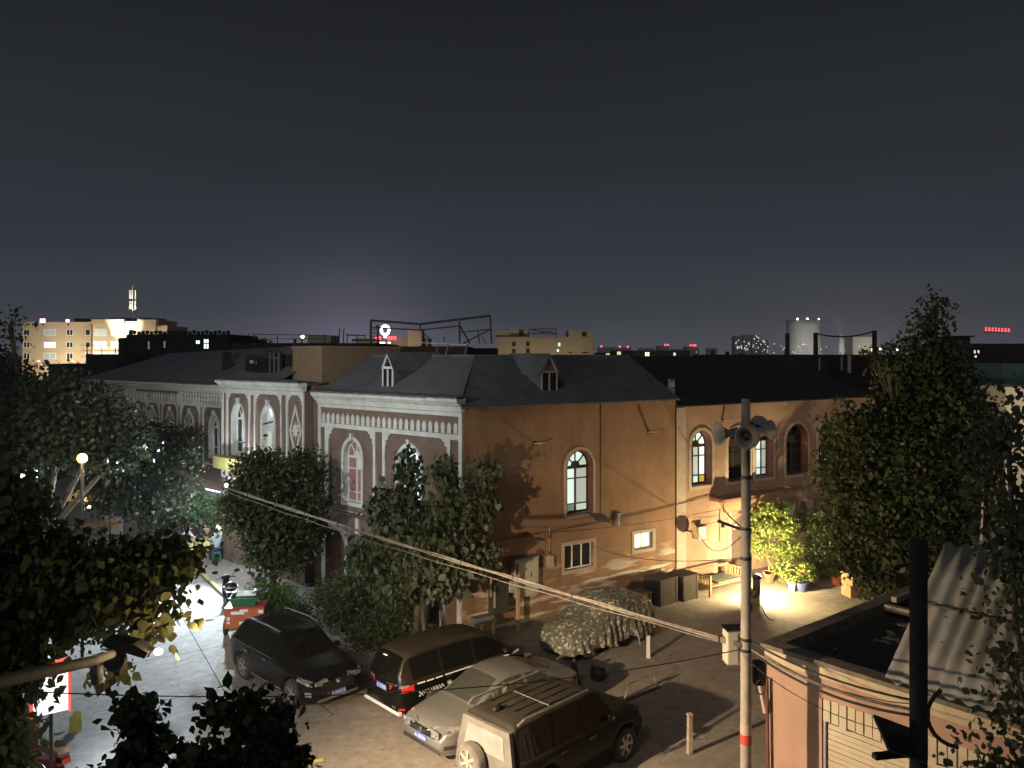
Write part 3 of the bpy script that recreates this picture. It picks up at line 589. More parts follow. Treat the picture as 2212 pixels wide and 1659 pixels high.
# ================================================================ RIGHT ORANGE HOUSE
hd = thing('arched_window_house', 'salmon house with row of arched windows behind the loudspeaker pole', 'house')
fd = Fr(hd, WO)
X0, X1 = 9.96, 24.0
wd = [(11.42, 1.25, 3.95, 6.22), (13.72, 1.38, 3.95, 6.2), (15.42, 1.2, 3.95, 6.2), (17.72, 1.6, 3.9, 6.2), (20.0, 1.4, 3.9, 6.2), (22.2, 1.4, 3.9, 6.2)]
drx = 14.05; dro = arch(drx, 1.6, .02, 2.48)
fd.slab([rect(X0, X1, -.02, 7.28)]+[arch(*w) for w in wd]+[dro], .03, .4, 'front_wall', K['salmon'])
fd.mb(MB().b2((X0+.01, -.02, 0), (X0+.55, .03, 7.2)), 'pilaster', K['surround'])
LW = [K['lit_white'], K['lit_white'], K['lit_yellow'], K['lit_grey'], K['lit_grey'], K['lit_white'], K['lit_white'], K['lit_grey'], K['lit_white'], K['lit_white']]
DW = [K['dglass'], K['dark']]; HW = [K['dglass'], K['lit_white'], K['lit_grey'], K['dglass'], K['lit_white'], K['lit_grey']]
for (cx, w, z0, z1_), pn in zip(wd, (LW, DW, HW, DW, DW, DW)):
    o = fd.win(cx, w, z0, z1_, 0, [.2, .55, .25], 3 if pn is LW else 2 if pn is not HW else 3, pn, K['wood_dk'], depth=.3, sur=.12, liner=K['reddoor'], bar=.05)
fd.mb(MB().b2((11.9, -.75, 3.3), (16.8, .0, 3.42)), 'canopy', mat('canopy_render', (.34, .18, .12), .9, col2=(.2, .1, .07), ns=2))
fd.mb(MB().b2((12.0, -.70, 2.9), (16.7, -.62, 3.29)), 'canopy_board', mat('ribbed_board', (.42, .27, .15), .8, col2=(.28, .17, .1), ns=3, stretch=(1, 1, 8)))
fd.mb(MB().bar((16.9, -.7, 2.6), (18.2, -.1, 3.55), .04), 'stay_rod', K['surround'])
dd = fd.mb(MB().prism(arch(drx, 1.58, .03, 2.46), .2, .26), 'arched_door', mat('grey_brown_door', (.20, .13, .10), .6, col2=(.15, .1, .08), ns=3))
MB().b2((drx-.42, .18, 1.85), (drx-.22, .199, 2.05)).build('notice', K['white'], dd)
fd.mb(MB().b2((X0+3.1, -.05, .0), (X0+3.25, .03, 2.9)), 'door_post', K['surround'])
for x in (17.0, 18.4, 19.2): fd.mb(MB().b2((x, -.3, 0), (x+.18, .02, 2.7)), 'porch_column', K['surround'])
t17 = MB().b2((15.9, -.5, 1.6), (16.35, -.1, 2.6)); fd.mb(t17, 'door_lantern', K['steel'])
gp = fd.mb(MB().b2((16.55, -.35, .6), (16.8, -.1, 3.0)), 'green_post', mat('green_paint', (.18, .33, .26), .6)); MB().prism([(16.5, 3.0), (16.85, 3.0), (16.84, 3.35), (16.72, 3.45)], -.38, -.08).build('post_cap', mat('pale_green_paint', (.42, .55, .46), .5), gp)
dk = WO.pt
sheetroof('roof', [[dk(X0, -.25, 7.3), dk(X1, -.25, 7.3), dk(X1, 6.5, 9.15), dk(X0, 6.5, 9.2)]], K['darkroof'], hd)
fd.mb(MB().b2((X0+.3, 6.5, 0), (X1, 6.9, 9.25)), 'back_wall', K['darkroof'])
fd.mb(MB().b2((X0+.2, .45, 0), (X0+.5, 6.4, 7.2)), 'end_wall', K['salmon'])
t = thing('teal_rail', 'teal painted roof rail with pale panels in gap between roofs', 'railing')
tf = Fr(t, WO); TE = mat('teal_paint', (.07, .26, .20), .6)
tf.mb(MB().b2((9.0, 5.2, 7.2), (9.12, 5.35, 8.75)), 'post', TE); tf.mb(MB().b2((10.0, .4, 7.3), (10.3, .5, 8.35)), 'post', TE)
for i in range(3): tf.mb(MB().b2((10.02, .385, 7.42+.3*i), (10.28, .399, 7.62+.3*i)), 'pale_panel', mat('pale_teal_panel', (.42, .55, .5), .6) if i == 0 else bpy.data.materials['pale_teal_panel'])
for k in range(2): tf.mb(MB().bar((7.6, 5.25, 8.6-.12*k), (10.1, 5.25, 8.65-.12*k), .05), 'rail', TE)
# wall mounted dish and box
t = thing('satellite_dish', 'rusty satellite dish on orange wall below the lit yellow paned window', 'satellite dish', WO.pt(10.45, -.45, 2.25), WO.th)
dm = Matrix.Rotation(R(70), 4, 'X') @ Matrix.Rotation(R(25), 4, 'Y')
MB().lathe([(.02, 0), (.15, .012), (.28, .05), (.36, .095), (.355, .1), (.27, .06), (.15, .022), (.02, .01)], 20, dm).build('dish', mat('rusty_dish', (.25, .15, .08), .7, col2=(.35, .25, .16), ns=4), t, smooth=True)
MB().bar((0, .45, 0), (0, .02, 0), .05).build('arm', K['steel'], t)
t = thing('ac_unit', 'small pale air conditioner box on wall beside rusty satellite dish', 'air conditioner', WO.pt(11.15, 0, 2.1), WO.th)
MB().b2((-.22, -.3, -.25), (.22, 0, .25)).build('case', mat('ac_case', (.45, .5, .46), .6), t); MB().b2((-.24, -.32, .25), (.24, 0, .3)).build('lid', K['wood_dk'], t)
t = thing('drain_pipe', 'thin dark drain pipe on the lit salmon wall left of arched door', 'pipe', WO.pt(12.5, 0, 0), WO.th)
MB().tube([(0, -.06, 1.5), (0, -.06, 2.85)], .03, 6).build('pipe', K['wood'], t); MB().b2((.1, -.12, 2.1), (.2, 0, 2.25)).build('junction_box', K['black'], t)
# ================================================================ VEHICLES
def lerp(L, x):
    if x <= L[0][0]: return L[0][1]
    for (a, b), (c, d) in zip(L, L[1:]):
        if x <= c: return b+(d-b)*(x-a)/(c-a)
    return L[-1][1]
def sm(L, x, h=.07): return (lerp(L, x-h)+2*lerp(L, x)+lerp(L, x+h))/4
class CarShape:
    def __init__(s, L, W, top, belt, wtop, sill, axles, r):
        s.L, s.W, s.top, s.belt, s.wtop, s.sill, s.ax, s.r = L, W, top, belt, wtop, sill, axles, r
    def wb(s, x):
        h = s.L/2; k = max(0, abs(x)-(h-.62))/.62
        return s.W/2*(1-.20*k**2.6)
    def zl(s, x):
        z = s.sill
        k = max(0, abs(x)-(s.L/2-.3))/.3; z += .06*k
        for a in s.ax:
            Ra = s.r+.075
            if abs(x-a) < Ra: z = max(z, s.r+math.sqrt(Ra*Ra-(x-a)**2))
        return z
    def sect(s, x):
        zt = sm(s.top, x, .05); zb = min(sm(s.belt, x), zt-.02); zl = min(s.zl(x), zb-.05); wb = s.wb(x); wt = min(sm(s.wtop, x), wb*.97)
        k = min(1, max(0, (zt-zb)/.35)); ze = zt-.05*k-.012
        g0 = zb+(.03*k if k < 1 else .03); g1 = ze-.04*k
        w5 = wb*.955-.012; 
        def wg(z): return w5+(wt-w5)*max(0, min(1, (z-zb)/max(.02, ze-zb)))
        hz = zb-zl
        return [(wb*.93, zl), (wb*.975, zl+.15*hz), (wb*1.0, zl+.42*hz), (wb*1.0, zl+.62*hz), (wb*.985, zl+.85*hz), (wb*.96, zb), (wg(g0), g0), (wg(g1), g1), (wt, ze), (wt*.88, ze+(zt-ze)*.62), (wt*.5, ze+(zt-ze)*.93), (0, zt)]
    def side(s, x, z):
        P = s.sect(x)
        for (a, b), (c, d) in zip(P, P[1:]):
            if b <= z <= d and d > b: return a+(c-a)*(z-b)/(d-b)
        return P[0][0] if z < P[0][1] else P[-2][0]
def car_body(root, cs, paint, glass, ws, rw, side_w, trimm=None, cover=None):
    h = cs.L/2; xs = set(np.linspace(-h, h, 46).round(3))
    for a in cs.ax:
        for d in np.linspace(-(cs.r+.075), cs.r+.075, 13): xs.add(round(a+d, 3))
    for p in (*ws, *rw, *[q for w in side_w for q in w]): xs.add(round(p, 3))
    for d in (.02, .06, .12, .2, .3): xs.add(round(h-d, 3)); xs.add(round(-h+d, 3))
    xs = sorted(xs); xs = [x for i, x in enumerate(xs) if i == 0 or x-xs[i-1] > .006]
    Ss = [cs.sect(x) for x in xs]; nj = 12
    vid = lambda i, j, sd: (i*nj+j)*2+sd
    V = []
    for x, S_ in zip(xs, Ss):
        for (y, z) in S_: V += [(x, y, z), (x, -y, z)]
    groups = {'body': [], 'ws': [], 'rw': []}
    for k in range(len(side_w)): groups[('s', k, 0)] = []; groups[('s', k, 1)] = []
    for i in range(len(xs)-1):
        xm = (xs[i]+xs[i+1])/2
        for j in range(nj-1):
            for sd in (0, 1):
                q = (vid(i, j, sd), vid(i+1, j, sd), vid(i+1, j+1, sd), vid(i, j+1, sd)); q = q if sd == 1 else q[::-1]
                key = 'body'
                if j >= 9 and ws[0] < xm < ws[1]: key = 'ws'
                elif j >= 9 and rw[0] < xm < rw[1]: key = 'rw'
                elif j == 6:
                    for k, (a, b) in enumerate(side_w):
                        if a < xm < b and Ss[i][7][1]-Ss[i][6][1] > .03: key = ('s', k, sd)
                groups[key].append(q)
    for i, rev in ((0, 0), (len(xs)-1, 1)):          # end caps
        for j in range(nj-1):
            q = (vid(i, j, 0), vid(i, j+1, 0), vid(i, j+1, 1), vid(i, j, 1)); groups['body'].append(q if rev else q[::-1])
    def mk(faces, name, mt):
        used = sorted({k for q in faces for k in q}); mp = {k: n for n, k in enumerate(used)}
        m = MB(); m.v = [V[k] for k in used]; m.f = [tuple(mp[k] for k in q) for q in faces]
        return m.build(name, mt, root, smooth=True)
    b = mk(groups['body'], 'body', paint)
    if groups['ws']: mk(groups['ws'], 'windshield', glass)
    if groups['rw']: mk(groups['rw'], 'rear_window', glass)
    for k, fs in groups.items():
        if isinstance(k, tuple) and fs: mk(fs, 'side_window', glass)
    u = MB(); u.box((0, 0, cs.sill+.17), (cs.L-.5, cs.W-.62, .26)); u.box((0, 0, .42), (cs.ax[0]-cs.ax[1]-.86, cs.W-.3, .14)); u.build('underbody', K['black'], root)
    return b
def patch(root, cs, name, mt, x0, x1, z0, z1, sd, off=.01, n=5, slope=(0, 0)):
    m = MB(); vs = []; fs = []
    for i in range(n+1):
        x = x0+(x1-x0)*i/n; f = i/n
        for j in range(3):
            a = z0+slope[0]*f; b = z1+slope[1]*f; z = a+(b-a)*j/2; vs.append((x, sd*(cs.side(x, z)+off), z))
    for i in range(n):
        for j in range(2): fs.append((i*3+j, i*3+3+j, i*3+4+j, i*3+1+j))
    return m.add(vs, fs).build(name, mt, root, smooth=True)
def lens(root, cs, sd, yi, xe, zf0, zf1, zb0, zb1, nm='headlight', mt='headlens'):
    m = MB(); path = []; h = cs.L/2; yc = cs.wb(h)*.97
    for k in range(5): path.append((h+.016, yi+(yc-yi)*k/4))
    n = 9; m.v = []; Np = 5+n
    for k in range(Np):
        f = k/(Np-1); z0 = zf0+(zb0-zf0)*f; z1 = zf1+(zb1-zf1)*f
        for j in range(3):
            z = z0+(z1-z0)*j/2
            if k < 5: x, y = path[k]
            else: x = h-.01-(h-.01-xe)*(k-5)/(n-1); y = cs.side(x, z)+.013
            m.v.append((x, sd*y, z))
    m.f = [(k*3+j, k*3+3+j, k*3+4+j, k*3+1+j) for k in range(Np-1) for j in range(2)]
    o = m.build(nm, K[mt], root, smooth=False)
    for a in (3, 5, 7): v = Vector(m.v[a*3+1]); MB().ball(v, .034, 8).build('lamp_reflector', K['chrome'], o, smooth=True)  # chrome balls added proud of the lens to make glints
    return o
def wheel_proto(r, w, nsp, rimm):
    t = MB(); t.lathe([(r*.66, -w/2), (r*.9, -w/2), (r*.98, -w*.36), (r, -w*.15), (r, w*.15), (r*.98, w*.36), (r*.9, w/2), (r*.66, w/2), (r*.64, w*.3)], 28)
    c = MB(); c.lathe([(r*.70, -w*.45), (r*.70, w*.30), (r*.66, w*.46), (r*.60, w*.46), (r*.60, w*.1), (.001, w*.05)], 28)
    for k in range(nsp):
        T = Matrix.Rotation(2*math.pi*k/nsp, 4, 'Z'); c.box((r*.36, 0, w*.36), (r*.56, r*.17, .03), T); 
    c.lathe([(r*.17, w*.30), (r*.17, w*.46), (r*.1, w*.49), (.001, w*.49)], 14)
    return t, c
def wheels(root, cs, w=.21, nsp=5, rimm=None, r=None):
    r = r or cs.r; t, c = wheel_proto(r, w, nsp, rimm); tm = cm = None
    for a in cs.ax:
        for sd in (1, -1):
            o = t.build('wheel', K['rubber'], root, smooth=False, me=tm); tm = o.data
            o.location = (a, sd*(cs.W/2-w/2-.015), r); o.rotation_euler = (R(-90*sd), 0, 0)
            q = c.build('rim', rimm or K['rim'], o, me=cm); cm = q.data
            if sd == 1 and a == cs.ax[0]: tm.polygons.foreach_set('use_smooth', [True]*len(tm.polygons))
def plate(root, x, z, txt, sgn, ang=0, w=.44, h=.14):
    M_ = Matrix.Translation((x, 0, z)) @ Matrix.Rotation(R(90)*sgn, 4, 'Z') @ Matrix.Rotation(R(90+ang), 4, 'X')
    p = MB().box((0, 0, 0), (w, h, .012), M_).build('number_plate', K['plate'], root)
    text_mesh(txt, .115, 'plate_text', K['ltext'], p, M_ @ Matrix.Translation((0, -.005, .009)))
    return p
def mirrors(root, cs, x, z, mt, sds=(1, -1)):
    for sd in sds:
        y = sd*(cs.side(x, z)+.11); m = MB(); m.ball((x, y, z), .1, 8, sq=(.7, 1.15, .75)); m.bar((x+.02, sd*(cs.side(x, z)-.03), z-.04), (x, y, z-.02), .05)
        m.build('mirror', mt, root, smooth=True)
def handles(root, cs, xs, z, mt, sds=(1, -1)):
    for sd in sds:
        for x in xs: MB().box((x, sd*(cs.side(x, z)+.018), z), (.19, .035, .035)).build('door_handle', mt, root)
def seams(root, cs, xs, sds=(1, -1)):
    for sd in sds:
        for x in xs: patch(root, cs, 'door_seam', K['black'], x-.005, x+.005, cs.sill+.1, lerp(cs.belt, x)-.01, sd, off=.003, n=1)
def seats(root, mt, xs, W, z=.45):
    for x in xs:
        for y in (-W*.24, W*.24):
            s = MB(); s.box((x, y, z+.08), (.5, .5, .16)); s.box((x-.26, y, z+.42), (.16, .48, .62), Matrix.Identity(4)); s.ball((x-.28, y, z+.82), .13, 8, sq=(.7, 1.1, .9)); s.build('seat', mt, root, smooth=False)
def heading(root, x, y, dx, dy): root.location = (x, y, 0); root.rotation_euler = (0, 0, math.atan2(dy, dx)); return root
K['car_black'] = carpaint('black_paint', (.003, .003, .004), (.05, .045, .04), .06, .2, coat=.12, side=.0, spec=.25)
K['car_taxi'] = carpaint('black_brown_paint', (.004, .0035, .003), (.13, .10, .066), .34, .26, coat=.12, side=.01, spec=.25)
K['car_grey'] = carpaint('dusty_grey_paint', (.24, .235, .215), (.20, .18, .15), .6, .34, .5, coat=.3, side=.1)
K['car_dust'] = carpaint('dusty_dark_paint', (.008, .0075, .007), (.085, .072, .052), .5, .3, 0, coat=0, side=.03, spec=.15)
K['dustpanel'] = mat('dust_coated_panel', (.17, .158, .135), .85, col2=(.11, .10, .088), ns=2.6)
K['g_black'] = glassmat('black_tinted_glass', (.03, .03, .035)); K['g_clear'] = glassmat('clear_car_glass', (.68, .72, .66), .06, .17)
K['seatcream'] = mat('cream_seat', (.55, .50, .38), .8)
# ---- black SUV on the left
c1 = CarShape(4.48, 1.86, [(-2.24, .62), (-2.2, 1.02), (-2.02, 1.34), (-1.72, 1.57), (-1.1, 1.65), (0, 1.67), (.42, 1.6), (1.22, 1.10), (1.9, .98), (2.14, .86), (2.24, .62)],
    [(-2.24, 1.0), (-1.6, 1.14), (0, 1.05), (1.1, .98), (2.24, .74)], [(-2.24, .64), (-1.8, .60), (0, .63), (.5, .62), (1.25, .72), (1.9, .70), (2.24, .60)], .24, (1.38, -1.26), .355)
rt = thing('parked_suv', 'black SUV parked facing the camera beside orange cargo box', 'car'); heading(rt, -6.22, 23.05, .718, -.696)
car_body(rt, c1, K['car_black'], K['g_black'], (.44, 1.18), (-2.1, -1.72), [(-1.8, -1.18), (-1.1, -.16), (-.08, 1.0)])
wheels(rt, c1); mirrors(rt, c1, .78, 1.08, K['car_black']); handles(rt, c1, (-.95, .05), .92, K['chrome']); seams(rt, c1, (-1.12, -.12, .98)); seats(rt, K['black'], (.2,), 1.8, .5)
for sd in (1, -1):
    lens(rt, c1, sd, .48, 1.7, .68, .76, .78, .87); patch(rt, c1, 'chrome_strip', K['chrome'], 1.62, 2.2, .87, .90, sd, slope=(-.12, -.12))
    patch(rt, c1, 'fog_lamp', K['headlens'], 2.02, 2.2, .44, .56, sd); patch(rt, c1, 'sill_trim', K['galv'], -.85, .95, .30, .35, sd, off=.02)
    patch(rt, c1, 'window_trim', K['chrome'], -1.75, .95, 1.07, 1.085, sd, slope=(-.08, -.08), n=8); patch(rt, c1, 'taillight', K['redlens'], -2.2, -1.9, .88, 1.02, sd)
    MB().tube([(-1.5, sd*.60, 1.66), (-1.35, sd*.62, 1.68), (-.2, sd*.63, 1.70), (.3, sd*.60, 1.66)], .022, 6).build('roof_rail', K['galv'], rt)
gr = MB()
for i in range(4): gr.box((2.245, 0, .50+i*.065), (.025, .92-.06*i, .022))
gr.build('grille', K['steel'], rt); MB().b2((2.23, -.5, .46), (2.243, .5, .74)).build('grille_back', K['black'], rt)
e_ = MB(); e_.lathe([(.06, 0), (.075, .01), (.06, .02)], 16, Matrix.Translation((2.25, 0, .71)) @ Matrix.Rotation(R(90), 4, 'Y')); e_.bar((2.265, -.045, .71), (2.265, .045, .71), .015); e_.build('badge', K['chrome'], rt)
MB().b2((2.16, -.62, .27), (2.25, .62, .33)).build('skid_plate', K['galv'], rt); plate(rt, 2.262, .40, 'A 0M6T8', 1)
MB().box((2.25, -.3, .44), (.02, .09, .03)).build('red_sticker', K['redlens'], rt)
MB().prism([(-1.45, 1.66), (-1.2, 1.665), (-1.42, 1.76)], -.015, .015).build('roof_fin', K['car_black'], rt)
MB().bar((.9, -.55, 1.315), (.55, .1, 1.52), .012).build('wiper', K['black'], rt)
# ---- dark taxi MPV
c2 = CarShape(4.68, 1.80, [(-2.34, .60), (-2.31, 1.05), (-2.16, 1.45), (-2.0, 1.63), (-1.6, 1.69), (-.6, 1.71), (.4, 1.67), (.78, 1.58), (1.5, 1.12), (2.05, .97), (2.27, .82), (2.34, .55)],
    [(-2.34, .98), (-1.5, 1.05), (0, 1.0), (1.3, .98), (2.34, .72)], [(-2.34, .66), (-2.0, .60), (0, .62), (.8, .61), (1.5, .70), (2.34, .58)], .22, (1.42, -1.3), .33)
rt = thing('taxi_van', 'dark people carrier taxi with white check marks along its side', 'taxi'); heading(rt, -1.62, 22.45, .74, .672)
car_body(rt, c2, K['car_taxi'], K['g_black'], (.8, 1.46), (-2.29, -2.03), [(-1.95, -1.05), (-.97, .05), (.13, 1.2)])
wheels(rt, c2, rimm=K['rim']); mirrors(rt, c2, 1.1, 1.08, K['car_taxi']); handles(rt, c2, (-.85, .25), .9, K['chrome']); seams(rt, c2, (-1.0, .08, 1.25)); seats(rt, K['black'], (.5, -.5), 1.75, .5)
for sd in (1, -1):
    patch(rt, c2, 'taillight', K['redlens'], -2.335, -1.95, .80, .92, sd, off=.014, slope=(.02, .06)); patch(rt, c2, 'taillight_glass', K['headlens'], -2.335, -2.08, .92, .975, sd, off=.014, slope=(.01, .02))
    patch(rt, c2, 'bumper_reflector', K['redlens'], -2.33, -2.18, .36, .42, sd, off=.012); patch(rt, c2, 'headlight', K['headlens'], 1.85, 2.3, .72, .84, sd, slope=(-.05, -.1))
    patch(rt, c2, 'white_stripe', K['white'], -.98, 1.75, .955, .99, sd, n=10, slope=(-.03, -.03))
    for i in range(3): patch(rt, c2, 'white_dash', K['white'], -1.85+i*.28, -1.62+i*.28, .955, .99, sd, n=2)
    for r_ in range(3):
        for i in range(9):
            x = -1.82+i*.09+(r_ % 2)*.045; patch(rt, c2, 'check_mark', K['white'], x, x+.045, .64+r_*.045, .685+r_*.045, sd, n=1)
    patch(rt, c2, 'door_moulding', K['galv'], -.9, 1.1, .71, .73, sd, n=6)
b = MB(); b.b2((-2.36, -.80, .26), (-2.27, .80, .34)); b.build('bumper_lip', K['white'], rt); plate(rt, -2.352, .80, 'A T0258', -1)
MB().box((-2.35, -.42, .96), (.03, .34, .03)).build('chrome_bar', K['chrome'], rt); MB().box((-2.33, -.55, .42), (.03, .16, .06)).build('fog_reflector', K['chrome'], rt)
# ---- silver sedan
c3 = CarShape(4.62, 1.78, [(-2.31, .66), (-2.27, .98), (-1.8, 1.08), (-1.2, 1.30), (-.65, 1.45), (0, 1.49), (.38, 1.44), (1.2, 1.0), (1.85, .88), (2.15, .76), (2.31, .52)],
    [(-2.31, .94), (-1.4, 1.0), (0, .95), (1.1, .91), (2.31, .66)], [(-2.31, .62), (-1.6, .60), (0, .58), (.4, .57), (1.2, .68), (1.85, .66), (2.31, .55)], .18, (1.40, -1.28), .315)
rt = thing('silver_sedan', 'dusty silver sedan with lamplight glinting on its headlight', 'car'); heading(rt, -.42, 20.42, -.735, -.678)
car_body(rt, c3, K['car_grey'], K['g_clear'], (.40, 1.17), (-1.72, -.85), [(-1.15, -.42), (-.32, .62), (.70, 1.02)])
wheels(rt, c3); mirrors(rt, c3, .72, .98, K['car_grey']); handles(rt, c3, (-.3, .6), .8, K['chrome']); seams(rt, c3, (-.37, .66, 1.12)); seats(rt, K['seatcream'], (.1, -.75), 1.7, .36)
MB().b2((.55, -.7, .55), (1.15, .7, .86)).build('dashboard', mat('dusty_dash', (.16, .145, .11), .8), rt)
MB().lathe([(.15, 0), (.17, .012), (.15, .024)], 16, Matrix.Translation((.42, .36, .86)) @ Matrix.Rotation(R(60), 4, 'Y')).build('steering_wheel', K['black'], rt)
for sd in (1, -1):
    lens(rt, c3, sd, .40, 1.48, .555, .70, .74, .83); patch(rt, c3, 'fog_lamp', K['steel'], 1.98, 2.24, .34, .44, sd, off=.006)
    patch(rt, c3, 'taillight', K['redlens'], -2.29, -1.95, .82, .94, sd); patch(rt, c3, 'bumper_edge', K['galv'], 1.8, 2.29, .215, .25, sd, off=.02)
MB().b2((2.29, -.5, .53), (2.318, .5, .68)).build('grille', K['black'], rt)
v = MB(); v.bar((2.33, -.30, .69), (2.335, 0, .56), .03, .012); v.bar((2.33, .30, .69), (2.335, 0, .56), .03, .012); v.lathe([(.05, 0), (.065, .008), (.05, .016)], 16, Matrix.Translation((2.325, 0, .62)) @ Matrix.Rotation(R(90), 4, 'Y')); v.build('badge', K['chrome'], rt)
plate(rt, 2.33, .45, 'A 1S5U4', 1); MB().b2((2.28, -.7, .24), (2.31, .7, .36)).build('lower_intake', K['black'], rt)
MB().box((.55, 0, 1.3), (.02, .2, .07)).build('rear_mirror', K['black'], rt)
# ---- dusty off-roader with spare wheel, nearest
c4 = CarShape(4.45, 1.86, [(-2.18, .72), (-2.17, 1.1), (-2.13, 1.72), (-2.05, 1.83), (-1.2, 1.88), (.3, 1.86), (.62, 1.78), (1.1, 1.26), (1.3, 1.16), (2.0, 1.08), (2.18, .98), (2.225, .65)],
    [(-2.2, 1.12), (0, 1.12), (1.1, 1.1), (2.2, .86)], [(-2.2, .70), (0, .69), (.6, .68), (1.15, .76), (2.2, .70)], .40, (1.38, -1.22), .38)
rt = thing('offroad_car', 'dark dusty off road car with spare wheel on its pale rear door', 'car'); heading(rt, 1.0, 18.2, .705, .709)
car_body(rt, c4, K['car_dust'], K['g_black'], (.66, 1.12), (-2.16, -2.13), [(-2.0, -1.05), (-.95, -.1), (0, .85)])
wheels(rt, c4, .25, 6, K['rim']); mirrors(rt, c4, .8, 1.2, K['car_dust']); handles(rt, c4, (-.8, .15), .98, K['steel']); seams(rt, c4, (-1.0, -.05, .95)); seats(rt, K['black'], (.2,), 1.8, .6)
tg = MB(); n = 10; w0, w1 = .90, .70
tg.add([(-2.235, -.80, .50), (-2.235, .80, .50), (-2.235, .82, 1.12), (-2.19, .68, 1.74), (-2.19, -.68, 1.74), (-2.235, -.82, 1.12), (-2.15, -.80, .50), (-2.15, .80, .50), (-2.15, .82, 1.12), (-2.1, .68, 1.74), (-2.1, -.68, 1.74), (-2.15, -.82, 1.12)],
       [(0, 5, 2, 1), (5, 4, 3, 2), (0, 1, 7, 6), (1, 2, 8, 7), (2, 3, 9, 8), (3, 4, 10, 9), (4, 5, 11, 10), (5, 0, 6, 11)])
tgo = tg.build('rear_door', K['dustpanel'], rt)
MB().add([(-2.242, -.60, 1.18), (-2.242, .60, 1.18), (-2.21, .52, 1.62), (-2.21, -.52, 1.62)], [(0, 3, 2, 1)]).build('rear_window', mat('dusty_rear_glass', (.20, .185, .19), .35, col2=(.30, .27, .23), ns=3, spec=.6), tgo)
t_, c_ = wheel_proto(.37, .24, 6, None)
so = t_.build('spare_wheel', mat('dusty_tyre', (.17, .155, .13), .9, col2=(.11, .10, .085), ns=5), rt); so.location = (-2.40, .22, .98); so.rotation_euler = (0, R(-90), 0)
c_.build('rim', mat('dusty_rim', (.34, .31, .26), .7, .2), so)
for sd in (1, -1):
    MB().tube([(-2.0, sd*.74, 1.86), (-1.85, sd*.76, 1.93), (.2, sd*.74, 1.94), (.42, sd*.72, 1.86)], .03, 8).build('roof_rail', K['dustpanel'], rt)
    MB().b2((-2.25, sd*.66-.07, .72), (-2.237, sd*.66+.07, 1.05)).build('taillight', K['redlens'], tgo)
    patch(rt, c4, 'headlight', K['headlens'], 2.0, 2.2, .82, .94, sd)
for i in range(5): MB().bar((-1.6, -.5+.25*i, 1.885), (.1, -.5+.25*i, 1.885), .03, .012).build('roof_rib', K['car_dust'], rt)
MB().bar((-.9, -.6, 1.9), (-.9, .45, 1.9), .03, .015).build('roof_strip', K['dustpanel'], rt); MB().ball((-1.75, .1, 1.88), .11, 8, sq=(1.2, .7, .7)).build('aerial_base', K['black'], rt, smooth=True)
MB().b2((-2.34, -.86, .46), (-2.2, .86, .62)).build('rear_bumper', K['dustpanel'], rt); plate(rt, -2.345, .54, 'A 63F8', -1).location = (0, 0, 0)
MB().bar((.35, -.83, 1.16), (.82, -.80, 1.16), .015).build('window_trim', K['chrome'], rt)
# ---- covered car
def camo():
    m = bpy.data.materials.new('camouflage_sheet'); m.use_nodes = True; t = m.node_tree; b = t.nodes['Principled BSDF']; tc = N(t, 'ShaderNodeTexCoord')
    wn = N(t, 'ShaderNodeTexNoise'); wn.inputs['Scale'].default_value = 6; t.links.new(tc.outputs['Object'], wn.inputs['Vector'])
    va = N(t, 'ShaderNodeMixRGB', blend_type='ADD'); va.inputs[0].default_value = .12; t.links.new(tc.outputs['Object'], va.inputs[1]); t.links.new(wn.outputs['Color'], va.inputs[2])
    vo = N(t, 'ShaderNodeTexVoronoi'); vo.inputs['Scale'].default_value = 14; t.links.new(va.outputs[0], vo.inputs['Vector'])
    rp = N(t, 'ShaderNodeValToRGB'); rp.color_ramp.interpolation = 'CONSTANT'; el = rp.color_ramp.elements
    el[0].color = (.13, .125, .10, 1); el[1].position = .40; el[1].color = (.21, .195, .155, 1)
    for p, c in ((.64, (.10, .105, .075)), (.80, (.50, .48, .37)), (.92, (.21, .21, .16))): k = el.new(p); k.color = (*c, 1)
    sp = N(t, 'ShaderNodeSeparateXYZ'); t.links.new(vo.outputs['Color'], sp.inputs[0]); t.links.new(sp.outputs[0], rp.inputs[0]); t.links.new(rp.outputs[0], b.inputs['Base Color'])
    b.inputs['Roughness'].default_value = .33; b.inputs['Specular IOR Level'].default_value = .6; return m
rt = thing('covered_car', 'small car under wrinkled camouflage sheet by the orange wall', 'covered car'); heading(rt, 2.85, 26.25, .77, .64)
Lc, Wc = 4.1, 1.74
prof = [(-2.05, .62), (-1.9, .88), (-1.1, 1.08), (-.75, 1.2), (-.25, 1.55), (.1, 1.63), (.9, 1.62), (1.4, 1.46), (1.8, 1.2), (2.05, .62)]
m = MB(); nx, na = 90, 72; rng = random.Random(5); vs = []
def bump_(x, y, z): return .020*math.sin(5*x+3*z+y*4)+.010*math.sin(13*y-6*z+4*x)+.005*math.sin(29*x+11*z)
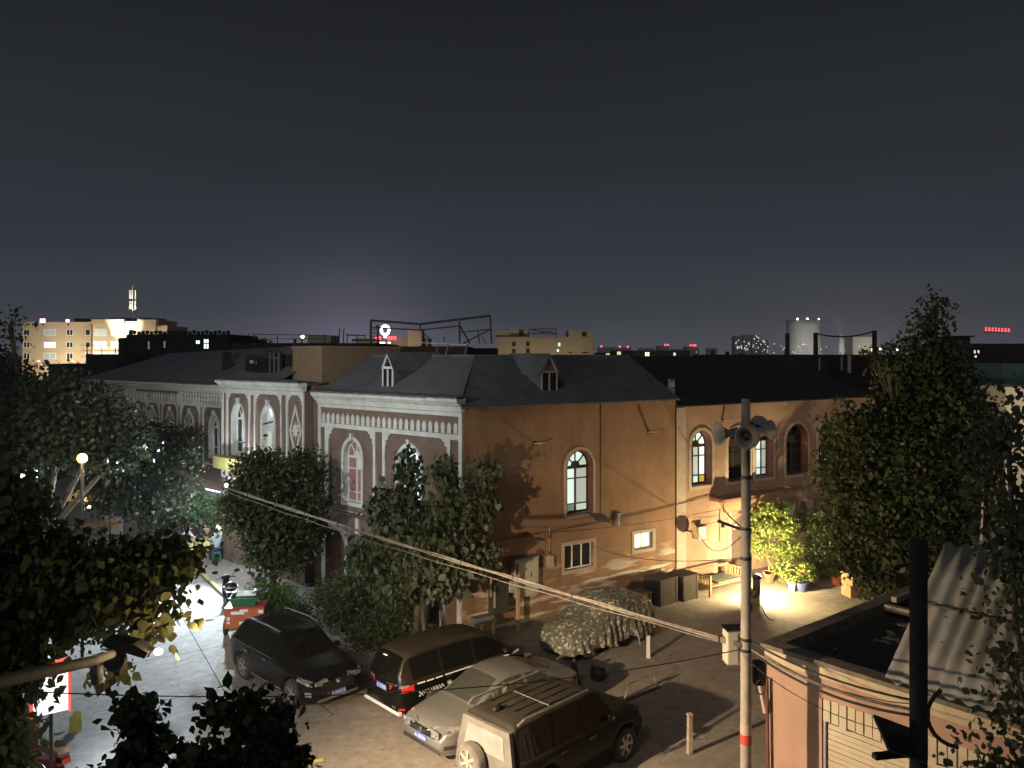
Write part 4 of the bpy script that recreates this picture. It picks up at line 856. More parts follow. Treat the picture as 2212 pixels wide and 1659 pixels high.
for i in range(nx+1):
    x = -2.05+4.1*i/nx; zt = sm(prof, x, .15); kx = max(0, abs(x)-1.4)/.65; wy = Wc/2*(1-.25*kx**2)
    for j in range(na+1):
        t = -1+2*j/na; s_ = 1 if t > 0 else -1; a = abs(t)
        zb_ = .27+.06*math.sin(4.2*x)+.04*math.sin(11*x+2)
        if a < .42: y = wy*.86*(a/.42); z = zt-.10*(a/.42)**2
        else:
            q = (a-.42)/.58; y = wy*(.86+.17*q**.6+.05*math.sin(22*x)*q); z = (zt-.10)*(1-q)+zb_*q-.05*math.sin(math.pi*q)
            y += .028*math.sin(26*x+5*s_)*q+.02*math.sin(43*x+q*4)*q
        dz = bump_(x, y*s_, z); vs.append((x+.5*dz, s_*(y+dz*(a > .3)), z+dz*(a < .5)))
fs = [(i*(na+1)+j, (i+1)*(na+1)+j, (i+1)*(na+1)+j+1, i*(na+1)+j+1) for i in range(nx) for j in range(na)]
fs += [tuple(range(na+1)), tuple(nx*(na+1)+j for j in range(na, -1, -1))]
m.add(vs, fs); m.build('car_cover', camo(), rt, smooth=True)
cc = CarShape(3.5, 1.6, [(-1.75, .5), (0, .9), (1.75, .5)], [(-1.75, .45), (1.75, .45)], [(-1.75, .5), (1.75, .5)], .3, (1.15, -1.15), .28)
wheels(rt, cc, .17); MB().b2((-1.4, -.6, .2), (1.4, .6, .45)).build('underbody', K['black'], rt)
MB().bar((-1.3, -.9, .45), (-1.25, -1.15, .02), .02).build('tie_cord', K['cable'], rt); MB().tube([(.7, -.95, .5), (.75, -1.02, .2), (.8, -1.0, .02)], .012, 5).build('tie_cord', K['white'], rt)
# ---- pale small car half hidden in the street
rt = thing('small_car', 'pale small car half hidden by dark street tree near card players', 'car'); heading(rt, -10.35, 35.1, .55, -.835)
c5 = CarShape(3.6, 1.55, [(-1.8, .6), (-1.76, 1.0), (-1.5, 1.4), (-1.2, 1.5), (0, 1.52), (.5, 1.42), (1.1, .98), (1.6, .86), (1.8, .5)], [(-1.8, .9), (0, .92), (1.1, .86), (1.8, .66)], [(-1.8, .58), (0, .55), (1.1, .6), (1.8, .5)], .2, (1.15, -1.15), .29)
car_body(rt, c5, mat('pale_pink_paint', (.52, .40, .36), .3, coat=.4), K['g_clear'], (.5, 1.08), (-1.75, -1.5), [(-1.3, -.35), (-.25, .8)]); wheels(rt, c5, .17)
for sd in (1, -1): patch(rt, c5, 'headlight', K['headlens'], 1.35, 1.75, .6, .72, sd)
plate(rt, 1.81, .4, 'A 207', 1, w=.36)
# ================================================================ TWO WHEELERS
TC = mat('dark_brown_case', (.05, .02, .015), .3)
def scooter(name, lab, x, y, ang, bodym, mirrors_=True, seatm=None, extra=None):
    t = thing(name, lab, 'scooter', (x, y, 0), ang)
    r = .22
    for xx in (.62, -.58):
        o = MB().lathe([(r*.55, -.045), (r*.9, -.05), (r, 0), (r*.9, .05), (r*.55, .045)], 18).build('wheel', K['rubber'], t, smooth=True); o.location = (xx, 0, r); o.rotation_euler = (R(90), 0, 0)
        MB().lathe([(r*.62, -.03), (r*.62, .03), (.02, .04)], 14).build('rim', K['rim'], o)
    b = MB(); b.prism([(.45, .28), (.62, .34), (.50, .92), (.38, .95), (.36, .42), (.05, .30), (.0, .22), (.38, .22)], -.11, .11); b.prism([(-.78, .55), (.05, .40), (.08, .24), (-.45, .24), (-.82, .42)], -.15, .15)
    b.build('body', bodym, t)
    s = MB(); s.prism([(-.82, .66), (-.75, .74), (-.1, .72), (.08, .66), (.05, .60), (-.8, .58)], -.13, .13); s.build('seat', seatm or K['black'], t)
    f = MB(); f.tube([(.62, 0, .25), (.47, 0, .98)], .028, 8); f.tube([(.40, -.34, 1.0), (.46, -.15, 1.02), (.46, .15, 1.02), (.40, .34, 1.0)], .016, 6); f.build('handlebar', K['steel'], t)
    MB().ball((.5, 0, 1.0), .13, 8, sq=(.8, 1.3, .8)).build('headlamp_cowl', bodym, t, smooth=True)
    if mirrors_:
        for sd in (1, -1):
            o = MB().tube([(.44, sd*.2, 1.03), (.42, sd*.34, 1.2)], .012, 5).build('mirror_stalk', K['steel'], t); MB().ball((.42, sd*.39, 1.23), .085, 8, sq=(.35, 1.35, .75)).build('mirror', K['black'], o, smooth=True)
    if extra: MB().ball((-.72, 0, .95), .21, 12, sq=(.95, 1.1, .85)).build('top_case', TC, t, smooth=True); MB().lathe([(.235, -.02), (.245, 0), (.235, .02)], 20, Matrix.Translation((-.72, 0, .95)) @ Matrix.Diagonal((.92, 1.05, 1, 1))).build('case_rim', K['galv'], t)
    MB().box((-.86, 0, .5), (.03, .16, .08)).build('taillight', K['redlens'], t); MB().bar((-.3, .14, .25), (-.2, .3, .02), .02).build('kickstand', K['steel'], t)
    return t
scooter('scooter', 'black scooter with two mirrors beside yellow kerb behind the green tray', *G(492, 1312).xy, R(118), K['black'], extra=True)
s2 = scooter('scooter', 'dark scooter leaning beside the mirrored one, front wheel turned', *G(545, 1318).xy, R(75), mat('dark_violet_paint', (.03, .022, .04), .3))
# cargo tricycle with orange box
p = G(522, 1378); t = thing('cargo_tricycle', 'cargo tricycle with orange box bed, tucked behind black SUV', 'tricycle', (p.x+.05, p.y+.35, 0), R(8))
om = mat('orange_box_paint', (.52, .13, .035), .6, col2=(.44, .105, .03), ns=3)
bx = MB(); bx.b2((-.62, -.42, .34), (.62, -.38, 1.0)); bx.b2((-.62, .38, .34), (.62, .42, 1.0)); bx.b2((-.62, -.38, .34), (-.58, .38, 1.0)); bx.b2((.58, -.38, .34), (.62, .38, 1.0)); bx.b2((-.58, -.38, .34), (.58, .38, .38)); bo = bx.build('cargo_box', om, t)
for a, b_, c, d in ((-.42, .0, .80, .90), (-.14, .12, .88, .98), (.45, .6, .82, .92), (-.16, .10, .46, .56), (-.55, -.46, .62, .72), (-.55, -.46, .50, .58)):
    MB().b2((a, -.432, c), (b_, -.421, d)).build('white_sticker', K['ltext'], bo)
MB().b2((-.63, -.45, .97), (.63, .45, 1.01)).build('box_rim', mat('red_rim_paint', (.45, .07, .03), .5), bo)
for xx in (-.66, .66):
    o = MB().lathe([(.19, -.04), (.27, -.05), (.29, 0), (.27, .05), (.19, .04)], 18).build('wheel', K['rubber'], t, smooth=True); o.location = (xx, 0, .29); o.rotation_euler = (0, R(90), 0)
    MB().lathe([(.2, -.02), (.2, .02), (.02, .03)], 14).build('rim', K['rim'], o)
fr = MB(); fr.tube([(0, .4, .4), (.05, 1.2, .55), (.05, 1.7, .9)], .03, 6); fr.tube([(-.3, 1.6, 1.0), (.4, 1.6, 1.0)], .015, 6); fr.build('frame', K['steel'], t)
o = MB().lathe([(.19, -.04), (.27, -.05), (.29, 0), (.27, .05), (.19, .04)], 18).build('wheel', K['rubber'], t, smooth=True); o.location = (.05, 1.8, .29); o.rotation_euler = (0, R(90), 0)
MB().box((.05, 1.1, .78), (.26, .4, .1)).build('saddle', K['black'], t)
t = thing('green_tray', 'green plastic tray with white lid standing on orange cargo box', 'tray', (p.x+.0, p.y+.35, 1.012), R(8))
gm_ = mat('green_plastic', (.035, .15, .075), .45)
MB().lathe([(.01, 0), (.52, 0), (.66, .26), (.70, .27), (.70, .30), (.62, .30), (.50, .03), (.01, .03)], 4, Matrix.Diagonal((.95, .78, 1, 1)) @ Matrix.Rotation(R(45), 4, 'Z')).build('tray', gm_, t)
MB().box((.05, .1, .33), (.62, .4, .03), Matrix.Rotation(R(8), 4, 'X')).build('lid', K['white'], t); MB().box((.5, .15, .36), (.42, .5, .025), Matrix.Rotation(R(-6), 4, 'Y')).build('dark_lid', mat('dark_violet_lid', (.05, .045, .07), .3), t)
for k in range(3): MB().bar((.3, -.05+.16*k, .385), (.72, -.05+.16*k, .40), .03, .015).build('lid_bar', K['white'], t)
# motorbike with blazing headlight by the lit plants
p = G(1628, 1312)
t = scooter('motor_scooter', 'dark motor scooter seen from behind with red tail light and blazing headlight', p.x, p.y, R(60), K['black'], True)
tl = MB().box((-.88, 0, .62), (.04, .17, .1)).build('tail_lamp', emis('tail_lamp_red', (1, .03, .03), 8), t)
HL = MB().ball((.68, 0, .98), .11, 10).build('headlamp', emis('headlamp_glow', (1, .96, .8), 30), t, smooth=True)
sp = bpy.data.lights.new('headlamp_beam', 'SPOT'); sp.energy = 3600; sp.color = (1, .88, .50); sp.spot_size = R(120); sp.spot_blend = .6; sp.shadow_soft_size = .06
so = bpy.data.objects.new('headlamp_beam', sp); COL.objects.link(so); so.parent = t; so.location = (.78, 0, .98); so.rotation_euler = Vector((1, 0, .05)).to_track_quat('-Z', 'Y').to_euler()
bl = bpy.data.lights.new('headlamp_spill', 'POINT'); bl.energy = 1700; bl.color = (1, .80, .42); bl.shadow_soft_size = .08
bo_ = bpy.data.objects.new('headlamp_spill', bl); COL.objects.link(bo_); bo_.parent = t; bo_.location = (.80, 0, 1.02)
s3 = scooter('motor_scooter', 'red motor scooter in the bottom left corner behind dark leaves', *G(92, 1672).xy, R(150), mat('red_scooter_paint', (.22, .03, .035), .4), True, mat('tan_seat', (.25, .14, .09), .6))
# ================================================================ LAMPS
def point(name, parent, loc, e, col, r=.1):
    l = bpy.data.lights.new(name, 'POINT'); l.energy = e; l.color = col; l.shadow_soft_size = r
    o = bpy.data.objects.new(name, l); COL.objects.link(o); o.parent = parent; o.location = loc; return o
def spot(name, parent, loc, target, e, col, ang, blend=.5, r=.08):
    l = bpy.data.lights.new(name, 'SPOT'); l.energy = e; l.color = col; l.shadow_soft_size = r; l.spot_size = R(ang); l.spot_blend = blend
    o = bpy.data.objects.new(name, l); COL.objects.link(o); o.parent = parent; o.location = loc; o.rotation_euler = (Vector(target)-Vector(loc)).to_track_quat('-Z', 'Y').to_euler(); return o
LP = Vector((-5.68, 12.0, 4.95))
t = thing('street_lamp', 'bracket street lamp glowing warm among yellow lit leaves', 'street lamp')
MB().tube([(-3.9, 2.6, 7.75), (-4.55, 6, 6.72), (-5.3, 10.2, 5.45), LP+Vector((-.12, -.25, .02))], [.07, .07, .066, .058], 12).build('arm', mat('grey_lamp_arm', (.08, .076, .072), .8, col2=(.05, .047, .045), ns=6), t, smooth=True)
hd_ = MB(); hd_.prism([(-.34, .02), (.30, -.03), (.34, .06), (.1, .14), (-.32, .12)], -.13, .13, Matrix.Translation(LP) @ Matrix.Rotation(R(12), 4, 'Y')); hd_.build('lamp_head', K['steel'], t)
MB().lathe([(.155, -.05), (.17, 0), (.155, .05)], 18, Matrix.Translation(LP+Vector((-.17, -.05, -.14))) @ Matrix.Rotation(R(80), 4, 'X')).build('clamp_ring', K['steel'], t)
MB().ball(LP+Vector((.45, -.02, -.03)), .06, 10, sq=(1, 1, .8)).build('lamp_bulb', emis('warm_bulb', (1, .80, .48), 12), t, smooth=True)
point('lamp_spill', t, LP+Vector((.53, -.04, -.03)), 95, (1, .74, .36), .06)
spot('lamp_light', t, LP+Vector((.42, .06, -.16)), (3.4, 19.5, 0), 10500, (1, .745, .48), 103, 1.0, .09)
t = thing('dome_camera', 'dark dome camera hanging under the lamp bracket arm', 'camera', (-5.95, 11.6, 4.86))
MB().tube([(0, 0, .12), (0, 0, -.02)], .03, 8).build('neck', K['steel'], t); MB().lathe([(.03, 0), (.085, -.02), (.095, -.16), (.07, -.19)], 16).build('housing', mat('grey_housing', (.10, .10, .09), .6), t, smooth=True); MB().ball((0, 0, -.2), .085, 10).build('dome', mat('smoked_dome', (.09, .09, .08), .2), t, smooth=True)
# light box sign, lower left
t = thing('light_box_sign', 'blazing white light box sign with red edge among dark leaves', 'sign', (-9.62, 16.9, 0), R(38))
MB().b2((-.33, -.05, 1.85), (.31, .05, 2.86)).build('lit_face', emis('sign_white_glow', (1, .95, .96), 1.5), t)
e_ = MB(); e_.b2((.31, -.07, 1.82), (.36, .07, 2.91)); e_.b2((-.38, -.07, 2.86), (.31, .07, 2.91)); e_.b2((-.38, -.07, 1.82), (-.33, .07, 2.86)); e_.build('red_edge', emis('sign_red_edge', (1, .12, .06), .9), t)
MB().b2((-.03, -.03, 0), (.03, .03, 1.85)).build('post', K['steel'], t); spot('sign_light', t, (.0, -.12, 2.3), (.2, -3, 1.0), 420, (.9, .95, 1), 165, .5, .3); spot('sign_light', t, (.45, 0, 2.3), (4, -.6, .6), 700, (.88, .94, 1), 160, .5, .3)
# assumed floodlight of the shop, hidden behind the dark street tree
fl = WB.pt(-12.3, -1.25, 3.9)
t = thing('shop_floodlight', 'white shop floodlight on short arm over the pavement card table', 'floodlight', fl, WF.th)
MB().box((0, 0, 0), (.34, .14, .26)).build('housing', K['steel'], t); MB().box((0, -.075, -.01), (.30, .006, .22)).build('lens', emis('led_lens', (.9, .96, 1), 6), t); MB().tube([(0, .05, 0), (0, 1.2, .15)], .02, 6).build('arm', K['steel'], t)
spot('flood_beam', t, (0, -.14, -.02), (2.6, -7, -2.6), 8200, (.78, .90, 1), 125, .9, .1)
point('flood_spill', t, (-.3, -.3, -.25), 420, (.86, .94, 1), .1); spot('table_beam', t, (-.35, -.1, -.1), (-6, .9, -2.6), 1500, (.9, 1, .98), 52, .6, .08)  # second beam added to brighten the card players and the bush
# warm globe and white lamp across the street
t = thing('globe_lamp', 'warm yellow globe lamp glowing among the left trees', 'street lamp', (-13.26, 25, 0))
MB().tube([(0, 0, 0), (0, 0, 5.95)], .05, 8).build('post', K['steel'], t); MB().ball((0, 0, 6.13), .15, 12).build('globe', emis('warm_globe', (1, .70, .26), 4), t, smooth=True); point('globe_light', t, (0, -.25, 6.13), 120, (1, .66, .26), .2)
t = thing('white_shop_lamp', 'bright white shop lamp seen through the left tree crown', 'lamp', (-15.5, 26, 0))
MB().tube([(0, 0, 0), (0, 0, 5.3)], .04, 6).build('post', K['steel'], t); MB().box((0, 0, 5.5), (.5, .08, .24)).build('lit_panel', emis('white_panel_glow', (.85, .92, 1), 1.5), t)
# assumed facade floodlight, unseen, added on a mast beyond the left edge
t = thing('flood_mast', 'tall mast floodlight lighting the white trimmed fronts', 'floodlight', (-12.2, 14.0, 0))
MB().tube([(0, 0, 0), (0, 0, 10.4)], .07, 8).build('mast', K['steel'], t); MB().box((.1, .1, 10.45), (.4, .18, .3), rz=R(-60)).build('housing', K['steel'], t)
spot('mast_beam', t, (.25, .25, 10.4), (4.0, 19.0, 5.6), 6200, (.95, 1, .95), 72, .8, .15)
# ================================================================ SMALL FLAT ROOFED BUILDING, RIGHT
WG = Wall((5.1, 16.2), (.63, -.77)); BW, BD, BH = 7.5, 10.5, 3.55
hg = thing('garage', 'small salmon garage with roller shutter and rubble covered flat roof', 'garage'); fg = Fr(hg, WG)
dx0, dx1, dz = 1.18, 4.4, 2.84
fg.slab([[(0, -.02), (dx0, -.02), (dx0, dz), (dx1, dz), (dx1, -.02), (BW, -.02), (BW, 3.22), (0, 3.22)]], 0, .25, 'front_wall', K['salmon'])
fg.mb(MB().b2((0, .26, 0), (.25, BD, 3.22)), 'side_wall', K['salmon']); fg.mb(MB().b2((.26, BD-.25, 0), (BW, BD, 3.22)), 'back_wall', K['salmon'])
fg.mb(MB().b2((-.03, -.04, 3.225), (BW, .2, 3.47)), 'parapet_band', mat('cream_band', (.52, .43, .29), .85, col2=(.40, .31, .2), ns=3))
fg.mb(MB().b2((-.09, -.10, 3.475), (BW, .26, 3.56)), 'front_coping', mat('dirty_coping', (.20, .165, .12), .9, col2=(.11, .09, .07), ns=5))
fg.mb(MB().b2((-.09, .27, 3.3), (.22, BD+.05, 3.555)), 'side_coping', bpy.data.materials['dirty_coping'])
m = MB(); nx, ny = 60, 80; rng = np.random.default_rng(3); Z = 3.28+.05*rng.random((nx+1, ny+1))+.05*rng.random((nx+1, ny+1))**4
m.add([(.22+(BW-.3)*i/nx, .2+(BD-.4)*j/ny, Z[i, j]) for i in range(nx+1) for j in range(ny+1)], [(i*(ny+1)+j, (i+1)*(ny+1)+j, (i+1)*(ny+1)+j+1, i*(ny+1)+j+1) for i in range(nx) for j in range(ny)])
fg.mb(m, 'flat_roof', mat('black_rubble_felt', (.022, .02, .018), .95, col2=(.045, .04, .035), ns=6))
dm_ = mat('debris', (.14, .11, .08), .9)
for k in range(26):
    q = fg.mb(MB().box((rng.uniform(.5, 4.5), rng.uniform(.5, 9.5), 3.38), (rng.uniform(.06, .3), rng.uniform(.05, .14), rng.uniform(.03, .09)), rz=rng.uniform(0, 3)), 'roof_debris', dm_)
fg.mb(MB().bar((.3, 4.3, 3.5), (5.6, 4.35, 3.5), .16, .14), 'cross_beam', mat('cross_beam_paint', (.30, .24, .18), .85, col2=(.2, .16, .12), ns=4))
fg.mb(MB().bar((.35, 4.6, 3.62), (.5, 9.8, 3.66), .12), 'roof_board', mat('pale_board', (.34, .26, .18), .85, col2=(.22, .17, .12), ns=4)); fg.mb(MB().bar((.45, 5.2, 3.66), (.95, 5.9, 3.68), .2, .06), 'roof_board', bpy.data.materials['pale_board'])
fg.mb(MB().bar((.9, 9.7, 3.66), (3.4, 9.9, 3.7), .12), 'roof_board', bpy.data.materials['pale_board'])
# shutter: slats one by one, ribbed box strips on top
shm = mat('cream_shutter', (.52, .45, .32), .6, col2=(.44, .37, .26), ns=1.5)
sh = fg.mb(MB().b2((dx0, .14, 0), (dx1, .2, dz)), 'shutter', mat('shutter_back', (.30, .25, .18), .7))
for i in range(24): MB().b2((dx0+.07, .085+.006*(i % 2), .02+i*.098), (dx1-.02, .14, .108+i*.098)).build('slat', shm, sh)
for i in range(20):
    x = dx0+.02+i*.16; MB().b2((x, .01+.012*(i % 2), 2.42-(.05 if i % 5 == 2 else 0)), (x+.135, .09, dz-.01)).build('box_strip', shm, sh)
MB().b2((dx0+.005, .03, 0), (dx0+.055, .135, 2.42)).build('guide_rail', K['galv'], sh)
# corrugated lean-to sheets
hl = thing('corrugated_roof', 'pale corrugated sheet roof leaning over the garage, partly behind leaves', 'roof'); fl_ = Fr(hl, WG)
cm = mat('weathered_corrugated_sheet', (.31, .30, .27), .8, col2=(.20, .19, .17), ns=2.2, stretch=(1, .3, 1))
x = 2.45; w = .86
for k in range(5):
    m = MB(); n = 28; vs = []
    for j in range(5):
        f = j/4; yy = -.18+2.75*f; zz_ = 3.64+1.95*f+.02*(k % 2)
        for i in range(n+1):
            xx = x+(w+.05)*i/n; vs.append((xx-.12*f, yy, zz_+.038*math.sin(2*math.pi*i/n*3)))
    fs = [(j*(n+1)+i, j*(n+1)+i+1, (j+1)*(n+1)+i+1, (j+1)*(n+1)+i) for j in range(4) for i in range(n)]
    o = fl_.mb(m.add(vs, fs), 'corrugated_sheet', cm, True); md = o.modifiers.new('s', 'SOLIDIFY'); md.thickness = .008
    x += w
fl_.mb(MB().bar((2.4, 1.2, 4.72), (6.9, 1.2, 4.74), .05, .03), 'tie_bar', K['steel'])
for x_ in (2.6, 4.6, 6.6): fl_.mb(MB().bar((x_, 2.4, 3.3), (x_, 2.4, 5.3), .08), 'prop', K['wood_dk'])
for a, b_ in (((3.0, 3.0, 5.7), (4.6, 3.2, 6.3)), ((3.3, 3.1, 5.5), (4.9, 3.6, 6.5)), ((4.4, 3.0, 6.3), (6.4, 3.0, 5.7))): fl_.mb(MB().bar(a, b_, .09, .06), 'loose_board', bpy.data.materials['pale_board'])
for x_ in (2.75, 3.5): fl_.mb(MB().bar((x_, 3.2, 5.2), (x_+.05, 3.2, 6.9), .035), 'white_rod', K['surround'])
t = thing('drain_pipe', 'pale broken drain pipe down the garage corner behind concrete pole', 'pipe', WG.pt(.0, -.1, 0), WG.th)
MB().tube([(.06, 0, 2.9), (.1, 0, .3)], .035, 8).build('pipe', K['reddoor'], t); MB().tube([(-.1, -.02, 2.75), (.04, -.02, 2.2)], .04, 8).build('loose_length', K['surround'], t)
t = thing('cable_pole', 'dark cable pole with tilted solar panel before the corrugated roof', 'pole', (5.62, 11.2, 0))
MB().tube([(0, 0, 0), (0, 0, 6.75)], .115, 12).build('pole', mat('tarred_pole', (.018, .015, .012), .9, col2=(.03, .024, .018), ns=5), t, smooth=True)
sp_ = MB().box((-.32, -.1, 3.93), (.52, .78, .035), Matrix.Identity(4)); 
po = MB().box((0, 0, 0), (.74, .5, .035)).build('solar_panel', mat('dark_solar_cells', (.012, .013, .017), .3, col2=(.02, .022, .03), ns=6), t); po.location = (-.28, -.05, 4.02); po.rotation_euler = (R(38), R(24), R(20))
MB().box((-.3, .2, 3.68), (.5, .1, .07), rz=R(10)).build('lamp_bar', K['black'], t)
MB().tube([(.1+.5*(1-math.cos(a)), -.05, 4.35-.45*math.sin(a)) for a in np.linspace(-.9, 1.4, 10)], .03, 6).build('loose_hose', K['cable'], t)
# ================================================================ CONCRETE POLE WITH HORNS
PX, PY = 4.33, 15.0
t = thing('concrete_pole', 'tall concrete pole carrying horn loudspeakers and cables, red band low down', 'pole', (PX, PY, 0))
MB().tube([(0, 0, -.02), (0, 0, 3), (0, 0, 8.5)], [.105, .098, .078], 20).build('pole', K['conc'], t, smooth=True)
MB().tube([(0, 0, 2.12), (0, 0, 2.30)], .104, 20).build('red_band', mat('red_band_paint', (.50, .06, .04), .6), t); MB().tube([(0, 0, 2.305), (0, 0, 2.50)], .1035, 20).build('white_band', K['surround'], t)
for z in (3.85, 4.05, 5.55, 6.1, 7.05): MB().tube([(0, 0, z-.03), (0, 0, z+.03)], .102, 16).build('clamp', K['steel'], t)
MB().bar((-.5, .1, 6.22), (.0, 0, 6.05), .05).build('crossbar', K['steel'], t)
hm = mat('horn_grey', (.33, .31, .26), .55, col2=(.25, .235, .2), ns=5)
def horn(lab, loc, yaw, pitch, sc=1.0):
    o = thing('horn_speaker', lab, 'loudspeaker', loc, 0, 'horn loudspeakers on the concrete pole'); Mx = Matrix.Rotation(yaw, 4, 'Z') @ Matrix.Rotation(R(90)+pitch, 4, 'Y') @ Matrix.Scale(sc, 4)
    MB().lathe([(.05, -.30), (.06, -.12), (.10, 0), (.16, .08), (.22, .13), (.225, .14), (.215, .145), (.15, .095), (.09, .02), (.075, -.05), (.001, -.06)], 28, Mx).build('bell', hm, o, smooth=True)
    MB().lathe([(.001, .04), (.055, .035), (.06, 0), (.03, -.06), (.001, -.06)], 18, Mx).build('reflector_cone', mat('horn_core', (.15, .14, .12), .6) if 'horn_core' not in bpy.data.materials else bpy.data.materials['horn_core'], o, smooth=True)
    MB().lathe([(.001, -.42), (.085, -.41), (.09, -.31), (.05, -.29)], 18, Mx).build('driver', K['steel'], o); MB().bar((0, 0, 0), (Mx @ Vector((0, 0, -.32)))*.8+Vector((0, 0, .1)), .03).build('bracket', K['steel'], o)
    return o
horn('horn loudspeaker facing the camera on the concrete pole', (PX-.09, PY-.32, 7.84), R(-96), R(0), 1.0)
horn('narrow edge-on horn loudspeaker at left side of concrete pole', (PX-.40, PY-.05, 7.86), R(197), R(0), .98)
horn('dark horn loudspeaker at right of concrete pole, turned away', (PX+.26, PY+.25, 7.96), R(48), R(0), .92)
horn('second dark horn loudspeaker turned away, rightmost on the concrete pole', (PX+.37, PY+.02, 7.92), R(12), R(0), .82)
t = thing('pole_cabinet', 'pale metal cabinet strapped to the left of concrete pole', 'cabinet', (PX-.18, PY+.22, 3.54), R(6))
MB().b2((-.15, -.14, 0), (.2, .14, .63)).build('box', mat('cabinet_paint', (.55, .48, .36), .6, col2=(.47, .4, .3), ns=3), t); MB().b2((-.135, -.155, .03), (.03, -.141, .60)).build('door', mat('cabinet_door_paint', (.62, .55, .42), .55), t); MB().b2((-.18, -.17, .63), (.22, .17, .66)).build('cap', K['steel'], t)
t = thing('cable_box', 'dark splice box and coiled cable on right of the concrete pole', 'cable box', (PX+.16, PY+.05, 3.2))
MB().b2((0, -.09, 0), (.2, .09, .42)).build('case', K['black'], t); MB().tube([(.1+.09*math.cos(a), -.1, -.02+.13*math.sin(a)) for a in np.linspace(0, 6.2, 18)], .012, 5).build('coil', K['cable'], t)
# ---------------------------------------------------------------- cables
def sag(p, q, s, n=16): 
    p, q = Vector(p), Vector(q); return [p.lerp(q, i/n)-Vector((0, 0, 4*s*(i/n)*(1-i/n))) for i in range(n+1)]
def cable(lab, p, q, s, r, mt='cable', cat='cable', nm='overhead_cable', group=None):
    o = MB().tube(sag(p, q, s), r, 6).build(nm, K[mt], smooth=True); return tag(o, lab, cat, group)
pb = Vector((PX-.09, PY-.04, 3.93)); pa = pb+(Vector((-8.27, 27, 4.55))-pb)*1.45
t = thing('cable_bundle', 'thick bundle of lashed cables slanting down across the mulberry tree to concrete pole', 'cable bundle')
for k, (dx, dz_, r, mt, s) in enumerate(((0, 0, .022, 'cablew', .12), (.015, .025, .024, 'cablew', .12), (.0, .045, .017, 'cablew', .12), (-.015, .018, .018, 'cable', .12), (0, -.02, .010, 'cablew', .26))):
    pts = sag(pa, pb, s, 56); pts = [p+Vector((dx*math.cos(i*.8+k)+.006*math.sin(i*1.7), 0, dz_+.012*math.sin(i*1.1+k*2))) for i, p in enumerate(pts)]
    MB().tube(pts, r, 6).build('cable', K[mt], t, smooth=True)
pts = sag(pa, pb, .12, 56)
for i in range(3, 56, 4): MB().box(pts[i]+Vector((0, 0, .02)), (.06, .05, .12)).build('lashing', K['cable'], t)
P2_ = Vector((5.56, 11.15, 0))
for k, (lab, z0, z1, s, r, mt) in enumerate((('thick pale cable running from concrete pole to dark pole over garage wall', 3.88, 4.42, .16, .024, 'cablew'), ('upper black cable over the cream garage parapet', 4.02, 4.55, .13, .018, 'cable'),
    ('middle black cable sagging below the pale one on garage wall', 3.84, 4.34, .2, .022, 'cable'), ('thin low wire sagging across the garage wall toward roller shutter', 3.62, 4.05, .22, .007, 'cable'), ('reddish thin cable over garage parapet band', 3.96, 4.5, .22, .008, 'cable'))):
    cable(lab, (PX+.08, PY-.05, z0), (P2_.x, P2_.y, z1), s, r, mt)
cable('thin black wire crossing in front of the parked black cars', (-6.6, 10.3, 5.05), (PX-.09, PY, 3.86), .38, .0085)
cable('thin wire from orange wall window to concrete pole clamp', WO.pt(5.5, -.05, 2.3), (PX-.1, PY, 5.55), .25, .009)
cable('dark wire crossing salmon wall above the arched door to pole', WO.pt(10.6, -.4, 2.6), (PX, PY, 6.05), .7, .010)
cable('upper dark wire over salmon canopy to the pole', WO.pt(12.0, -.3, 3.5), (PX, PY, 6.08), .15, .014)
cable('dark stay wire from pole down to the ground by the garage roof', (PX+.1, PY+.05, 5.4), (5.75, 17.8, 3.5), .3, .010)
cable('long dark wire along the orange wall under its arched window', WO.pt(.6, -.06, 3.0), WO.pt(12.2, -.06, 3.52), .12, .014)
cable('second wire along the orange wall at first floor level', WO.pt(2.4, -.05, 3.1), WO.pt(13.5, -.7, 3.15), .22, .010)
cable('short looping wire from satellite dish across lit salmon wall', WO.pt(10.4, -.4, 2.55), WO.pt(14.8, -.1, 2.9), .25, .010)
cable('thin faint wire through the right tree above the corrugated roof', (8.4, 20, 4.9), (12.5, 21, 4.3), .1, .01)
# ================================================================ YARD THINGS
t = thing('bed_platform', 'wooden bed platform with slatted end rails by the lit salmon wall', 'bed', WO.pt(10.1, -1.65, 0), WO.th)
L_, D_ = 2.15, 1.05; bm_ = K['wood']
for x_ in (0, L_):
    for y_ in (0, D_): MB().b2((x_-.04, y_-.04, 0), (x_+.04, y_+.04, .82)).build('leg', bm_, t)
    r_ = MB().bar((x_, 0, .76), (x_, D_, .76), .07, .06).build('rail', bm_, t)
    MB().bar((x_, 0, .42), (x_, D_, .42), .08, .06).build('rail', bm_, t)
    for i in range(1, 7): MB().b2((x_-.012, i*D_/7-.03, .45), (x_+.012, i*D_/7+.03, .73)).build('slat', bm_, t)
MB().bar((0, D_, .76), (L_, D_, .76), .05, .06).build('rail', bm_, t)
for i in range(8): MB().b2((.05, i*D_/8+.008, .36), (L_-.05, (i+1)*D_/8-.008, .39)).build('bed_board', bm_, t)
MB().box((L_*.55, D_*.5, .43), (1.2, .85, .06)).build('quilt', mat('grey_green_quilt', (.14, .16, .12), .9, col2=(.08, .09, .07), ns=5), t)
cr = mat('dark_crate', (.07, .055, .04), .85, col2=(.045, .035, .028), ns=4)
